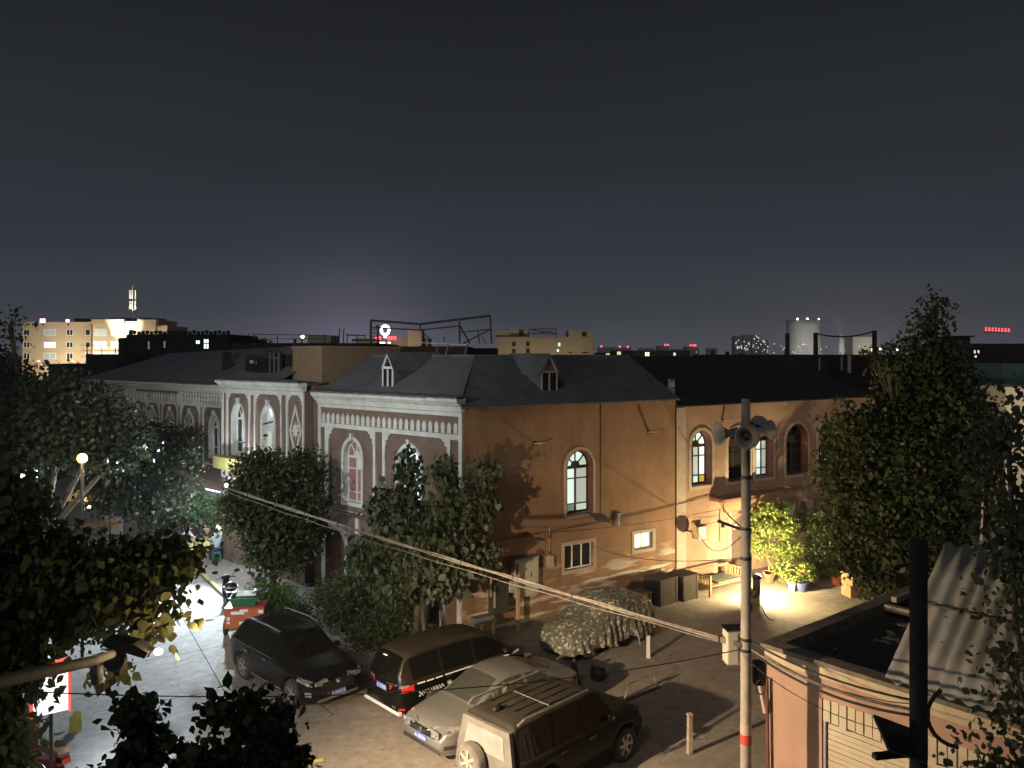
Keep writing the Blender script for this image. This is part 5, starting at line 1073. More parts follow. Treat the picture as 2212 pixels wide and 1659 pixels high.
def crate(lab, x, y, w, d, h, a=0, m_=None):
    t = thing('crate', lab, 'crate', WO.pt(x, y, 0), WO.th+R(a), 'dark crates along the orange wall'); b = MB(); b.b2((-w/2, -d/2, 0), (w/2, d/2, h)); b.build('box', m_ or cr, t)
    MB().b2((-w/2-.02, -d/2-.02, h), (w/2+.02, d/2+.02, h+.03)).build('lid', m_ or cr, t)
    for s_ in (-1, 1): MB().b2((s_*(w/2-.07)-.04, -d/2-.02, 0), (s_*(w/2-.07)+.04, -d/2-.001, h)).build('batten', K['wood_dk'], t)
crate('dark crate by the orange wall beside bed platform', 9.2, -1.1, .85, .75, .92); crate('wider dark crate by orange wall, left of its twin', 8.1, -1.0, 1.0, .8, .95, 3); crate('low rusty crate behind the covered car', 7.0, -.9, .8, .7, .55, -6, mat('rusty_crate', (.10, .06, .04), .8))
def cardboard():
    m_ = mat('cardboard', (.33, .22, .11), .85, col2=(.27, .17, .085), ns=3); base = G(1848, 1286)
    for z, lab in ((0, 'brown cardboard box at the bottom, under another by the right shrubs'), (.46, 'brown cardboard box stacked on another by right shrubs')):
        t = thing('cardboard_box', lab, 'box', (base.x, base.y, z), R(20 if z else 12), 'cardboard boxes by the road'); MB().b2((-.42, -.3, 0), (.42, .3, .45)).build('box', m_, t); MB().b2((-.43, -.03, .2), (.43, .03, .455)).build('tape', mat('tape', (.40, .28, .15), .4) if z == 0 else bpy.data.materials['tape'], t)
cardboard()
# electrical stand before the orange wall
xs_ = WO.x(1099); t = thing('electric_stand', 'electric stand of post and dark cabinet with pale boxes at the orange wall', 'electric cabinet', WO.pt(xs_, -.55, 0), WO.th)
MB().b2((-.05, -.05, 0), (.05, .05, 2.2)).build('post', mat('peach_post', (.45, .31, .20), .8), t); MB().b2((-1.0, .0, .72), (-.38, .3, 1.75)).build('cabinet', mat('green_grey_cabinet', (.05, .055, .045), .6), t); MB().b2((-1.75, -.05, .5), (-1.0, .25, .72)).build('lower_box', mat('grey_lid', (.15, .15, .16), .5), t)
for a in (-.36, -.2): MB().b2((a, -.07, 1.35), (a+.13, .03, 1.72)).build('meter', mat('pale_meter', (.48, .46, .36), .6) if a < -.3 else bpy.data.materials['pale_meter'], t)
for x_, z0, z1 in ((-1.12, 1.35, 2.1), (-.98, .95, 1.7)): MB().bar((x_, -.05, z0), (x_, -.05, z1), .05).build('white_rod', K['surround'], t)
t = thing('gas_valve', 'yellow gas pipe stubs low beside the electric stand', 'gas pipe', WO.pt(WO.x(1047), -.35, 0), WO.th)
for x_ in (-.35, .12): MB().tube([(x_, 0, 0), (x_, 0, .62)], .045, 8).build('stub', K['yellow'], t); MB().box((x_, 0, .45), (.16, .14, .12)).build('flange', K['yellow'], t)
# posts, cone, signs
p = G(1400, 1421); t = thing('bollard', 'pale square bollard at the corner of the covered car', 'bollard', (p.x, p.y, 0), 0, 'pale bollards on the yard'); MB().box((0, 0, .32), (.11, .11, .64), taper=.85).build('post', K['white'], t); MB().box((0, 0, .66), (.12, .12, .03)).build('cap', K['white'], t)
p = G(1490, 1628); t = thing('bollard', 'pale chipped bollard in the shadow right of the off road car', 'bollard', (p.x, p.y, 0), R(20), 'pale bollards on the yard'); MB().box((0, 0, .45), (.11, .11, .9), taper=.85).build('post', mat('chipped_post', (.5, .42, .32), .8, col2=(.2, .16, .12), ns=4), t); MB().box((0, 0, .92), (.12, .12, .03)).build('cap', K['surround'], t)
p = G(1240, 1478); t = thing('traffic_cone', 'dark traffic cone between silver sedan and covered car', 'cone', (p.x, p.y, 0)); MB().lathe([(.19, .03), (.04, .72), (.001, .73)], 18).build('cone', mat('dark_cone', (.06, .02, .015), .6), t, smooth=True); MB().box((0, 0, .015), (.44, .44, .03)).build('base', K['black'], t); MB().lathe([(.125, .3), (.095, .44)], 18).build('band', mat('dull_band', (.25, .2, .17), .5), t)
p = G(1292, 1466); t = thing('rubber_drum', 'dark round drum under the edge of camouflage covered car', 'drum', (p.x, p.y, 0)); MB().lathe([(.01, 0), (.2, .0), (.23, .08), (.23, .3), (.2, .38), (.01, .38)], 20).build('drum', mat('dark_purple_drum', (.035, .028, .035), .5), t, smooth=True); MB().lathe([(.205, .38), (.205, .4), (.15, .4)], 20).build('rim', K['steel'], t)
p = G(1385, 1500); t = thing('barrier_frame', 'low dark parking barrier frame on the yard beyond the off road car', 'barrier', (p.x, p.y, 0), R(40)); MB().tube([(-.7, 0, 0), (-.5, 0, .42), (.5, 0, .42), (.7, 0, 0)], .025, 8).build('hoop', K['surround'], t); MB().box((0, 0, .01), (1.5, .12, .015)).build('base_bar', K['steel'], t)
p = G(163, 1579); t = thing('caution_board', 'yellow floor caution board with black lettering on the lit street', 'sign', (p.x, p.y, 0), R(12))
for s_ in (1, -1): MB().prism([(-.13, 0), (.13, 0), (.095, .40), (.06, .44), (-.06, .44), (-.095, .40)], -.008, .008, Matrix.Translation((0, -s_*.07, 0)) @ Matrix.Rotation(R(10*s_), 4, 'X')).build('board', K['yellow'], t)
text_mesh('小心\n地滑', .13, 'lettering', K['black'], t, Matrix.Translation((0, -.058, .21)) @ Matrix.Rotation(R(80), 4, 'X'), .001)
p = G(305, 1618); t = thing('waste_bin', 'dark waste bin on the street at the bottom behind leaves', 'bin', (p.x, p.y, 0), R(15)); MB().box((0, 0, .36), (.36, .36, .72), taper=1.12).build('bin', mat('grey_bin', (.06, .065, .075), .6), t); MB().box((0, 0, .74), (.44, .44, .05)).build('lid', mat('grey_bin_lid', (.08, .085, .1), .5), t)
p = G(688, 1645); o = MB().box((p.x, p.y, .02), (.22, .12, .02), rz=.4).build('yellow_leaf', K['yellow']); tag(o, 'fallen yellow leaf lying on the bare lamplit yard', 'leaf')
m = MB(); rng = random.Random(12)
for k in range(70):
    q = G(rng.uniform(300, 1650), rng.uniform(1330, 1660)); s_ = rng.uniform(.02, .055); m.box((q.x, q.y, .012), (s_*1.6, s_, .014), rz=rng.uniform(0, 3))
o = m.build('litter', mat('pale_litter', (.34, .29, .2), .9)); o['kind'] = 'stuff'; tag(o, 'scattered small litter and dry leaves on the yard paving', 'litter')
# ================================================================ CARD PLAYERS
def skin_mesh(verts, edges, radii, name, mt, parent, sub=1, root=0):
    me = bpy.data.meshes.new(name); me.from_pydata([tuple(v) for v in verts], edges, []); o = bpy.data.objects.new(name, me); COL.objects.link(o)
    md = o.modifiers.new('k', 'SKIN'); md.use_smooth_shade = True
    for i, r in enumerate(radii): me.skin_vertices[0].data[i].radius = (r, r) if not isinstance(r, tuple) else r
    me.skin_vertices[0].data[root].use_root = True; s2 = o.modifiers.new('s', 'SUBSURF'); s2.levels = sub; s2.render_levels = sub
    m2 = bpy.data.meshes.new_from_object(o.evaluated_get(bpy.context.evaluated_depsgraph_get())); bpy.data.objects.remove(o); m2.name = name; m2.materials.clear(); m2.materials.append(mt); m2.polygons.foreach_set('use_smooth', [True]*len(m2.polygons))
    return link(name, m2, parent)
def person(lab, loc, ang, J, top, bottom, hairm, shoes, long=False):
    """J: joints facing +x; y>0 is the left side"""
    t = thing('person', lab, 'person', loc, ang); V = {k: Vector(v) for k, v in J.items()}
    names = ['pelvis', 'belly', 'chest', 'neck', 'chin', 'head', 'crown', 'shL', 'elL', 'wrL', 'shR', 'elR', 'wrR', 'hipL', 'knL', 'anL', 'toL', 'hipR', 'knR', 'anR', 'toR']
    rad = [.12, .115, .125, .05, .066, .088, .055, .055, .04, .028, .055, .04, .028, .085, .055, .038, .03, .085, .055, .038, .03]
    d = (V['head']-V['neck']).normalized(); V['chin'] = V['neck'].lerp(V['head'], .55)+Vector((.02, 0, 0)); V['crown'] = V['head']+d*.09
    for s_, y in (('L', 1), ('R', -1)): V['to'+s_] = V['an'+s_]+(V['fd'+s_] if 'fd'+s_ in V else Vector((.17, 0, -.05)))
    ed = [(0, 1), (1, 2), (2, 3), (3, 4), (4, 5), (5, 6), (2, 7), (7, 8), (8, 9), (2, 10), (10, 11), (11, 12), (0, 13), (13, 14), (14, 15), (15, 16), (0, 17), (17, 18), (18, 19), (19, 20)]
    vs = [V[n] for n in names]; rr = list(rad)
    for s_, wi, ei in (('L', 9, 8), ('R', 12, 11)):   # palm, four fingers and a thumb grown from each wrist
        w = V['wr'+s_]; dd = (w-V['el'+s_]).normalized(); sd = dd.cross(Vector((0, 0, 1))).normalized() if abs(dd.z) < .9 else Vector((0, 1, 0)); up = sd.cross(dd)
        pi = len(vs); vs.append(w+dd*.07); rr.append((.036, .018)); ed.append((wi, pi))
        for k, (o_, ln) in enumerate(((-.03, .07), (-.01, .085), (.01, .08), (.03, .06))):
            a = len(vs); vs.append(w+dd*(.10+ln*.5)+sd*o_*1.15); rr.append(.009); vs.append(w+dd*(.10+ln*.85)+sd*o_*1.2-up*.03); rr.append(.008); ed += [(pi, a), (a, a+1)]
        a = len(vs); vs.append(w+dd*.07+sd*.055); rr.append(.011); vs.append(w+dd*.11+sd*.065-up*.01); rr.append(.009); ed += [(pi, a), (a, a+1)]
    skin_mesh(vs, ed, rr, 'body', K['skin'], t)
    hx = Vector((1, 0, 0)) if 'look' not in V else V['look'].normalized(); h = V['head']
    MB().ball(h+hx*.092-Vector((0, 0, .01)), .018, 6, sq=(1, .7, 1.3)).build('nose', K['skin'], t, smooth=True)
    side_ = hx.cross(Vector((0, 0, 1))).normalized()
    for s_ in (1, -1): MB().ball(h+hx*.078+side_*.035*s_+Vector((0, 0, .02)), .011, 6).build('eye', K['black'], t); MB().ball(h+side_*.09*s_, .022, 6, sq=(.6, .4, 1.2)).build('ear', K['skin'], t)
    MB().ball(h-hx*.022+Vector((0, 0, .035)), .108, 10, sq=(1, .95, .95)).build('hair', hairm, t, smooth=True)
    if long: MB().ball(h-hx*.06-Vector((0, 0, .12)), .12, 10, sq=(.7, 1, 1.7)).build('long_hair', hairm, t, smooth=True)
    ks = ['pelvis', 'belly', 'chest', 'shL', 'elL', 'wrL', 'shR', 'elR', 'wrR']; q = [V[k] for k in ks]; q[5] = q[4].lerp(q[5], .75); q[8] = q[7].lerp(q[8], .75)
    skin_mesh(q, [(0, 1), (1, 2), (2, 3), (3, 4), (4, 5), (2, 6), (6, 7), (7, 8)], [(.165, .15), (.155, .14), (.16, .15), .082, .062, .05, .082, .062, .05], 'shirt', top, t)
    q = [V['pelvis'], V['hipL'], V['knL'], V['anL']+Vector((0, 0, .03)), V['hipR'], V['knR'], V['anR']+Vector((0, 0, .03))]
    skin_mesh(q, [(0, 1), (1, 2), (2, 3), (0, 4), (4, 5), (5, 6)], [.15, .11, .075, .062, .11, .075, .062], 'trousers', bottom, t)
    for s_ in 'LR':
        a = V['an'+s_]; b_ = V['to'+s_]; MB().bar(Vector((a.x, a.y, .045))-(b_-a)*.25, Vector((b_.x, b_.y, .035)), .095, .08).build('shoe', shoes, t)
    return t
def sit(h=.45, lean=.15, arms='table', spread=.16):
    J = dict(pelvis=(0, 0, h+.12), belly=(.02+lean*.3, 0, h+.30), chest=(.03+lean, 0, h+.50), neck=(.05+lean*1.3, 0, h+.68), head=(.09+lean*1.7, 0, h+.83),
             shL=(.03+lean, .19, h+.60), shR=(.03+lean, -.19, h+.60), hipL=(.04, .10, h+.10), hipR=(.04, -.10, h+.10), knL=(.46, spread+.06, h+.08), knR=(.46, -spread-.06, h+.08), anL=(.44, spread+.05, .07), anR=(.42, -spread-.07, .07))
    if arms == 'table': J.update(elL=(.20+lean, .27, h+.36), wrL=(.44+lean, .16, h+.34), elR=(.20+lean, -.27, h+.36), wrR=(.44+lean, -.14, h+.36))
    else: J.update(elL=(.18+lean, .26, h+.32), wrL=(.40, .06, h+.22), elR=(.18+lean, -.26, h+.32), wrR=(.42, -.05, h+.22))
    return J
stand = dict(pelvis=(0, 0, .92), belly=(0, 0, 1.08), chest=(.01, 0, 1.28), neck=(.03, 0, 1.46), head=(.06, 0, 1.60), shL=(0, .19, 1.38), shR=(0, -.19, 1.38), elL=(.02, .26, 1.10), wrL=(.16, .24, .90), elR=(.03, -.26, 1.10), wrR=(.2, -.22, .94),
             hipL=(0, .10, .88), hipR=(0, -.10, .88), knL=(.03, .11, .49), knR=(.02, -.11, .49), anL=(0, .11, .08), anR=(-.03, -.12, .08))
F_ = lambda n, c: mat(n, c, .85, col2=[k*.7 for k in c], ns=6)
pz = .12; mp = G(468, 1214, pz); tbl = G(428, 1197, pz)
person('seated person seen from behind in pale blue shirt on green stool', (mp.x, mp.y, pz), R(112), sit(.47, .12), F_('pale_blue_shirt', (.50, .58, .62)), F_('dark_jeans', (.05, .06, .13)), K['hair'], K['wood_dk'])
person('standing person in white top behind the stool sitter', (mp.x-.15, mp.y+1.0, pz), R(-105), stand, F_('white_top', (.75, .74, .72)), F_('dark_skirt', (.03, .03, .035)), K['hair'], K['black'], True)
person('seated person in dark jacket leaning over the covered table', (tbl.x+.12, tbl.y+1.0, pz), R(-88), sit(.45, .26, 'knees'), F_('dark_jacket', (.025, .027, .035)), F_('dark_trousers', (.03, .03, .035)), K['hair'], K['black'])
person('seated person in lilac white shirt at left end of table', (tbl.x-.75, tbl.y-.15, pz), R(-10), sit(.45, .24), F_('lilac_shirt', (.58, .55, .68)), F_('grey_trousers', (.16, .15, .14)), K['hair'], mat('brown_shoe', (.12, .05, .03), .5))
def stool(lab, x, y, m_, h=.45):
    t = thing('stool', lab, 'stool', (x, y, pz), .3); MB().box((0, 0, h), (.34, .34, .04)).build('seat', m_, t)
    for a in (-1, 1):
        for b_ in (-1, 1): MB().bar((a*.13, b_*.13, h-.02), (a*.18, b_*.18, 0), .035).build('leg', m_, t)
gs = mat('green_stool', (.07, .26, .19), .5)
stool('green plastic stool under the pale blue shirt sitter', mp.x, mp.y, gs); stool('low dark stool under the lilac shirt sitter', tbl.x-.75, tbl.y-.15, K['wood_dk'], .42); stool('dark stool under the dark jacket sitter', tbl.x+.12, tbl.y+1.0, K['wood_dk'], .42)
t = thing('card_table', 'low table under hanging yellowish cloth between the seated players', 'table', (tbl.x+.12, tbl.y+.25, pz), R(12))
for a in (-1, 1):
    for b_ in (-1, 1): MB().bar((a*.55, b_*.24, 0), (a*.55, b_*.24, .58), .05).build('leg', K['wood_dk'], t)
MB().b2((-.62, -.3, .58), (.62, .3, .61)).build('tabletop', K['wood'], t)
t2 = thing('tablecloth', 'yellowish cloth hanging over the card table', 'tablecloth', (tbl.x+.12, tbl.y+.25, pz), R(12)); m = MB(); vs = []; n = 60
for j, (sc_, z) in enumerate(((.98, .617), (1.0, .615), (1.03, .5), (1.05, .28), (1.06, .16))):
    for i in range(n):
        a = 2*math.pi*i/n; c, s_ = math.cos(a), math.sin(a); k = 1/max(abs(c)/.64, abs(s_)/.32); w_ = 1+.03*math.sin(i*1.3)*(j > 1); vs.append((c*k*sc_*w_, s_*k*sc_*w_, z))
m.add(vs, [(j*n+i, j*n+(i+1) % n, (j+1)*n+(i+1) % n, (j+1)*n+i) for j in range(4) for i in range(n)]+[tuple(range(n))]); m.build('cloth', F_('yellowish_cloth', (.50, .47, .22)), t2)
# stall across the street
t = thing('market_stall', 'market stall with tan canvas roof and lamp behind the left trees', 'stall', (-20.9, 40.6, 0))
MB().add([(-1.1, -.8, 2.15), (1.2, -.8, 2.0), (1.2, .8, 2.35), (-1.1, .8, 2.5), (-1.1, -.8, 2.2), (1.2, -.8, 2.05), (1.2, .8, 2.4), (-1.1, .8, 2.55)], [(0, 1, 2, 3), (4, 5, 6, 7), (0, 1, 5, 4), (1, 2, 6, 5), (2, 3, 7, 6), (3, 0, 4, 7)]).build('canvas_roof', mat('tan_canvas', (.46, .36, .16), .8), t)
for a in (-1, 1.1):
    for b_ in (-.7, .7): MB().bar((a, b_, 0), (a, b_, 2.2), .05).build('post', K['steel'], t)
MB().b2((-1.0, -.5, .75), (1.1, .6, .85)).build('counter', K['wood'], t); MB().b2((.2, .62, .2), (1.1, .7, 1.95)).build('back_panel', mat('pink_panel', (.36, .28, .25), .8), t); MB().ball((-.2, -.2, 1.75), .08, 8).build('bulb', emis('stall_bulb', (1, .8, .45), 12), t); point('stall_light', t, (.0, -.9, 2.9), 60, (1, .78, .42), .08)
# ================================================================ TREES AND PLANTS
LM = {'dark': leafmat('dark_leaf', (.028, .038, .016), (.058, .072, .028)), 'mid': leafmat('mid_leaf', (.045, .066, .024), (.09, .112, .042)), 'grey': leafmat('grey_green_leaf', (.052, .070, .034), (.105, .12, .062)),
      'bright': leafmat('bright_leaf', (.07, .14, .035), (.13, .22, .06)), 'olive': leafmat('olive_leaf', (.036, .050, .016), (.074, .088, .03)), 'far': leafmat('far_leaf', (.026, .036, .017), (.055, .066, .033)), 'plant': leafmat('lit_plant_leaf', (.13, .17, .03), (.22, .25, .055)), 'lush': leafmat('lush_leaf', (.06, .12, .04), (.12, .19, .075))}
LEAF_HI = [(0, 0, 0), (-.30, .25, .05), (-.36, .52, .03), (0, 1, -.10), (.36, .52, .03), (.30, .25, .05), (-.02, .5, -.03)]
def leaf_points(blobs, n, rng, per=22, spread=.34, shell=.55):
    vol = np.array([b[3]*b[4]*b[5] for b in blobs])**.8; nc = max(4, n//per); C = []
    pick = rng.choice(len(blobs), nc, p=vol/vol.sum())
    d = rng.normal(size=(nc, 3)); d /= np.linalg.norm(d, axis=1, keepdims=True); rr = (shell+(1-shell)*rng.random(nc))**.7*rng.uniform(.75, 1.06, nc)
    B = np.array(blobs)[pick]; C = B[:, :3]+d*rr[:, None]*B[:, 3:6]
    idx = rng.integers(0, nc, n); return C[idx]+rng.normal(size=(n, 3))*spread*np.array([1, 1, .8])
def leaf_frames(n, rng, droop):
    t = rng.normal(size=(n, 3)); t[:, 2] -= droop*1.6; t /= np.linalg.norm(t, axis=1, keepdims=True)     # leaf axis
    nn = rng.normal(size=(n, 3)); nn[:, 2] += .5; s = np.cross(t, nn); s /= np.linalg.norm(s, axis=1, keepdims=True)+1e-9; return s, t, np.cross(s, t)
def foliage(name, parent, blobs, n, size, seed, mt, droop=.4, per=22, spread=.34, shell=.55, hi=False, pts=None):
    rng = np.random.default_rng(seed); P = leaf_points(blobs, n, rng, per, spread, shell) if pts is None else pts; n = len(P)
    s, t, u = leaf_frames(n, rng, droop); L = (size*rng.uniform(.42, 1.0, n)**.8*rng.choice([.8, 1.0, 1.0, 1.45], n)*1.15)[:, None]
    if hi: K_ = np.array([(0, 0, 0), (-.30, .25, .06), (-.36, .52, .04), (0, 1, -.12), (.36, .52, .04), (.30, .25, .06)]); F = np.array([(0, 3, 2, 1), (0, 5, 4, 3)])
    else: K_ = np.array([(0, 0, 0), (-.32, .45, .05), (0, 1, -.06), (.32, .45, .05)]); F = np.array([(0, 3, 2, 1)])
    V = np.concatenate([(P+L*(k[0]*s+k[1]*t+k[2]*u))[:, None, :] for k in K_], 1).reshape(-1, 3); k = len(K_)
    Q = (np.arange(n)[:, None, None]*k+F[None]).reshape(-1, 4); me = bpy.data.meshes.new(name)
    me.vertices.add(len(V)); me.vertices.foreach_set('co', V.ravel().astype(np.float32)); me.loops.add(Q.size); me.loops.foreach_set('vertex_index', Q.ravel().astype(np.int32))
    me.polygons.add(len(Q)); me.polygons.foreach_set('loop_start', (np.arange(len(Q))*4).astype(np.int32)); me.polygons.foreach_set('loop_total', np.full(len(Q), 4, np.int32)); me.materials.append(mt); me.update(calc_edges=True); me.validate()
    o = link(name, me, parent); o['kind'] = 'stuff'; return o
def single_leaves(parent, P, size, seed, mt, droop):
    rng = np.random.default_rng(seed); s, t, u = leaf_frames(len(P), rng, droop)
    me = MB(); me.v = [(0, 0, 0), (-.30, .25, .06), (-.38, .50, .05), (-.2, .8, 0), (0, 1.05, -.13), (.2, .8, 0), (.38, .50, .05), (.30, .25, .06), (0, .5, -.02)]; me.f = [(0, 8, 2, 1), (8, 4, 3, 2), (0, 7, 6, 8), (8, 6, 5, 4)]
    m = None
    for i in range(len(P)):
        if m is None: o = me.build('leaf', mt, parent, smooth=True); m = o.data
        else: o = link('leaf', m, parent)
        L = size*rng.uniform(.7, 1.25); M3 = Matrix(((s[i][0], t[i][0], u[i][0]), (s[i][1], t[i][1], u[i][1]), (s[i][2], t[i][2], u[i][2]))).to_4x4()
        o.matrix_local = Matrix.Translation(Vector(P[i])) @ M3 @ Matrix.Scale(L, 4)
def limbs(parent, base, blobs, r, seed, h0=None, mt=None):
    rng = random.Random(seed); b = Vector(base); zs = [q[2]-q[5] for q in blobs]; fork = h0 if h0 else b.z+.55*(min(zs)-b.z)+.6
    cx = sum(q[0] for q in blobs)/len(blobs); cy = sum(q[1] for q in blobs)/len(blobs)
    f = Vector((b.x+(cx-b.x)*.25, b.y+(cy-b.y)*.25, max(fork, b.z+.3)))
    MB().tube([b, b.lerp(f, .15)+Vector((.01, 0, 0)), b.lerp(f, .6)+Vector((.05*r, .03, 0)), f], [r*1.35, r*1.05, r*.92, r*.8], 10).build('trunk', mt or K['bark'], parent, smooth=True)
    for q in blobs:
        c = Vector(q[:3]); e = c+Vector((rng.uniform(-.3, .3)*q[3], rng.uniform(-.3, .3)*q[4], .5*q[5])); mid = f.lerp(c, .5)+Vector((rng.uniform(-.2, .2), rng.uniform(-.2, .2), .1))
        m = MB().tube([f, mid, c, e], [r*.6, r*.42, r*.28, r*.1], 7)
        for k in range(5):
            d = Vector((rng.gauss(0, 1), rng.gauss(0, 1), rng.gauss(.3, .7))).normalized(); m.tube([mid.lerp(c, rng.random()), c+Vector((d.x*q[3], d.y*q[4], d.z*q[5]))*.45, c+Vector((d.x*q[3], d.y*q[4], d.z*q[5]))*.85], [r*.2, r*.12, r*.04], 5)
        m.build('limb', mt or K['bark'], parent, smooth=True)
def tree(lab, base, blobs, n, size, seed, mt, r=.16, droop=.4, group=None, cat='tree', nm='tree', **kw):
    t = thing(nm, lab, cat, base, 0, group); rel = [(q[0]-base[0], q[1]-base[1], q[2]-base[2], *q[3:]) for q in blobs]
    limbs(t, (0, 0, 0), rel, r, seed); foliage('crown', t, rel, n, size, seed, mt, droop, **kw); return t
# right big tree
tree('tall dense dark tree in front of the right street end', (12.6, 24.6, 0), [(11.6, 24, 5.2, 2.35, 2.0, 3.0), (12.3, 24.2, 7.4, 1.75, 1.5, 2.0), (12.25, 24, 9.2, .95, .95, 1.45), (10.0, 23.6, 6.3, 1.0, 1.0, 1.7), (9.75, 23.6, 7.6, .32, .4, .75), (11.3, 23.4, 3.5, 2.0, 1.6, 1.5), (10.2, 23.4, 4.2, 1.1, 1.1, 1.6), (12.55, 24, 10.55, .35, .35, .7), (13.6, 24.3, 6.6, 1.0, 1.2, 2.4), (11.1, 24, 9.0, .6, .5, .5), (13.25, 24.3, 8.9, .75, .5, .5)],
     40000, .165, 11, LM['olive'], .2, .3, per=30, spread=.2)
t = tree('near leafy tree at the right edge overhanging the corrugated roof', (8.6, 12.4, 0), [(7.5, 12.2, 7.3, .62, .8, 1.2), (7.35, 12.0, 8.3, .45, .6, .5), (7.55, 11.8, 5.7, .62, .8, 1.2), (7.2, 11.5, 4.6, .55, .6, .7), (7.0, 11.2, 3.7, .7, .7, .7), (6.75, 11.2, 3.1, .7, .6, .6), (7.7, 12, 6.6, .5, .6, .8)], 3300, .12, 12, LM['grey'], .1, .6, per=10, spread=.2, hi=True)
# trees left
tree('broad grey green tree on the left before the lit apartments', (-16.8, 29, 0), [(-16.3, 29, 7.0, 2.3, 2.0, 1.7), (-14.6, 28.6, 6.6, 1.4, 1.4, 1.4), (-18.4, 29, 7.4, 1.8, 1.6, 1.9), (-13.9, 29, 6.0, 1.0, 1.0, .8), (-17.6, 28.6, 5.2, 1.0, 1.2, 1.2), (-18.6, 29, 9.0, .7, .7, .9), (-17.9, 29, 10.2, .25, .25, .7)], 24000, .18, 13, LM['far'], .22, .3, spread=.3)
tree('darker tree beyond the yellow kerb, left of the pavement', (-15.4, 34.5, 0), [(-15.2, 34.4, 5.0, 1.8, 1.4, 1.6), (-14.2, 34.6, 4.6, .75, .8, 1.3), (-16.4, 34, 3.8, 1.5, 1.2, 1.4), (-14.9, 34.2, 2.9, 1.2, 1.0, .8)], 14000, .17, 14, LM['far'], .17, .3, spread=.26)
tree('low dark tree at the left edge of lit street', (-12.6, 22.5, 0), [(-12.9, 22.5, 2.9, 1.3, 1.3, 1.2), (-11.4, 22.2, 2.6, 1.0, 1.1, 1.0), (-13.9, 22.3, 3.2, 1.2, 1.2, 1.2)], 11000, .16, 15, LM['dark'], .15, .4, spread=.26)
near = [(-8.4, 13.2, 6.75, .8, .9, .75), (-7.6, 13.3, 5.8, .9, .9, .55), (-6.5, 13.6, 5.75, .8, .8, .5), (-5.85, 13.8, 5.8, .5, .6, .42), (-8.5, 13.0, 5.3, .9, .9, .8), (-7.3, 13.4, 5.2, .7, .7, .45), (-8.5, 13.0, 4.2, .75, .8, .8), (-8.0, 13.3, 4.3, .3, .5, .3), (-8.3, 12.9, 3.0, .75, .5, .8)]
t = tree('near dark tree around the warm street lamp at left, lamplit leaves low', (-10.8, 13.4, 0), near, 15000, .15, 16, LM['mid'], .12, .8, per=14, spread=.2, hi=True, shell=.3)
rng = np.random.default_rng(8)
P = np.concatenate([rng.normal(size=(170, 3))*np.array([.30, .18, .20])+np.array([-5.72, 12.85, 5.12]), rng.normal(size=(60, 3))*np.array([.18, .15, .15])+np.array([-6.32, 12.75, 4.42]), rng.normal(size=(60, 3))*np.array([.3, .2, .15])+np.array([-6.1, 12.9, 5.35])])
P = P[np.linalg.norm(P-np.array(LP)-np.array([.45, 0, -.03]), axis=1) > .34]
single_leaves(t, P-np.array([-10.8, 13.4, 0]), .185, 9, leafmat('lamp_leaf', (.075, .075, .026), (.12, .115, .045)), 1.0)  # lamplight put into the leaf colour: paler and yellower than the crown
foliage('leaf_spray', t, [(-7.62+10.8, -.5, 3.62, .16, .15, .2), (-7.5+10.8, -.5, 3.95, .12, .15, .12), (-7.95+10.8, -.5, 3.9, .2, .2, .25)], 60, .17, 61, LM['mid'], .8, 8, .12, hi=True)
fg_ = [(-3.48, 7.5, 5.98, .17, .25, .22), (-3.35, 7.4, 5.66, .28, .3, .3), (-2.95, 7.5, 5.62, .22, .25, .12), (-2.55, 7.6, 6.0, .42, .25, .10), (-2.3, 7.6, 5.82, .3, .3, .2), (-2.62, 7.5, 5.5, .5, .3, .22), (-3.9, 7.3, 5.36, .6, .3, .12), (-2.2, 7.6, 5.5, .28, .3, .3), (-3.2, 7.4, 5.3, .9, .4, .16), (-2.15, 7.6, 6.0, .1, .2, .2)]
t = tree('foreground treetop of black leaf silhouettes along the bottom edge', (-3.1, 7.2, 0), fg_, 3600, .10, 17, LM['dark'], .10, .7, per=14, spread=.075, hi=True, shell=.3)
P = leaf_points(fg_, 290, np.random.default_rng(18), 10, .06, .7)-np.array([-3.1, 7.2, 0]); single_leaves(t, P, .11, 19, LM['dark'], .7)
# street trees before the white fronts
tree('round dark street tree hiding the bay house ground floor', (-8.9, 30.0, .1), [(-9.0, 30.1, 4.0, 1.55, 1.3, 1.5), (-8.5, 29.7, 2.5, 1.5, 1.2, 1.2), (-9.4, 30.2, 5.1, .9, .8, .75), (-7.7, 30, 4.9, .75, .75, .9), (-10.3, 30.2, 3.6, .7, .7, .9), (-7.6, 29.6, 3.4, .9, .9, 1.1)], 21000, .16, 21, LM['dark'], .14, .4, spread=.22)
mulb = tree('mulberry tree with drooping leaves at the corner of two houses', (-3.15, 25.35, 0), [(-3.0, 25.4, 3.75, 1.25, 1.1, 1.0), (-2.3, 24.9, 2.75, 1.3, .9, .85), (-4.45, 25.9, 2.8, .8, .8, 1.0), (-1.7, 25.3, 3.9, .95, .8, .9), (-3.3, 25.6, 5.4, .36, .4, 1.0), (-2.15, 25.5, 5.3, .32, .3, 1.1), (-1.05, 25.5, 5.2, .22, .25, .9), (-3.9, 25.6, 4.6, .7, .6, .6), (-.75, 25.6, 4.6, .35, .4, .6), (-1.25, 25.4, 4.75, .7, .6, .7), (-.8, 25.5, 5.6, .25, .3, .6), (-1.1, 25.2, 3.1, .55, .5, .6), (-3.6, 24.9, 2.1, .6, .6, .5)],
     9800, .20, 22, LM['grey'], .13, 1.1, per=12, spread=.17, hi=True)
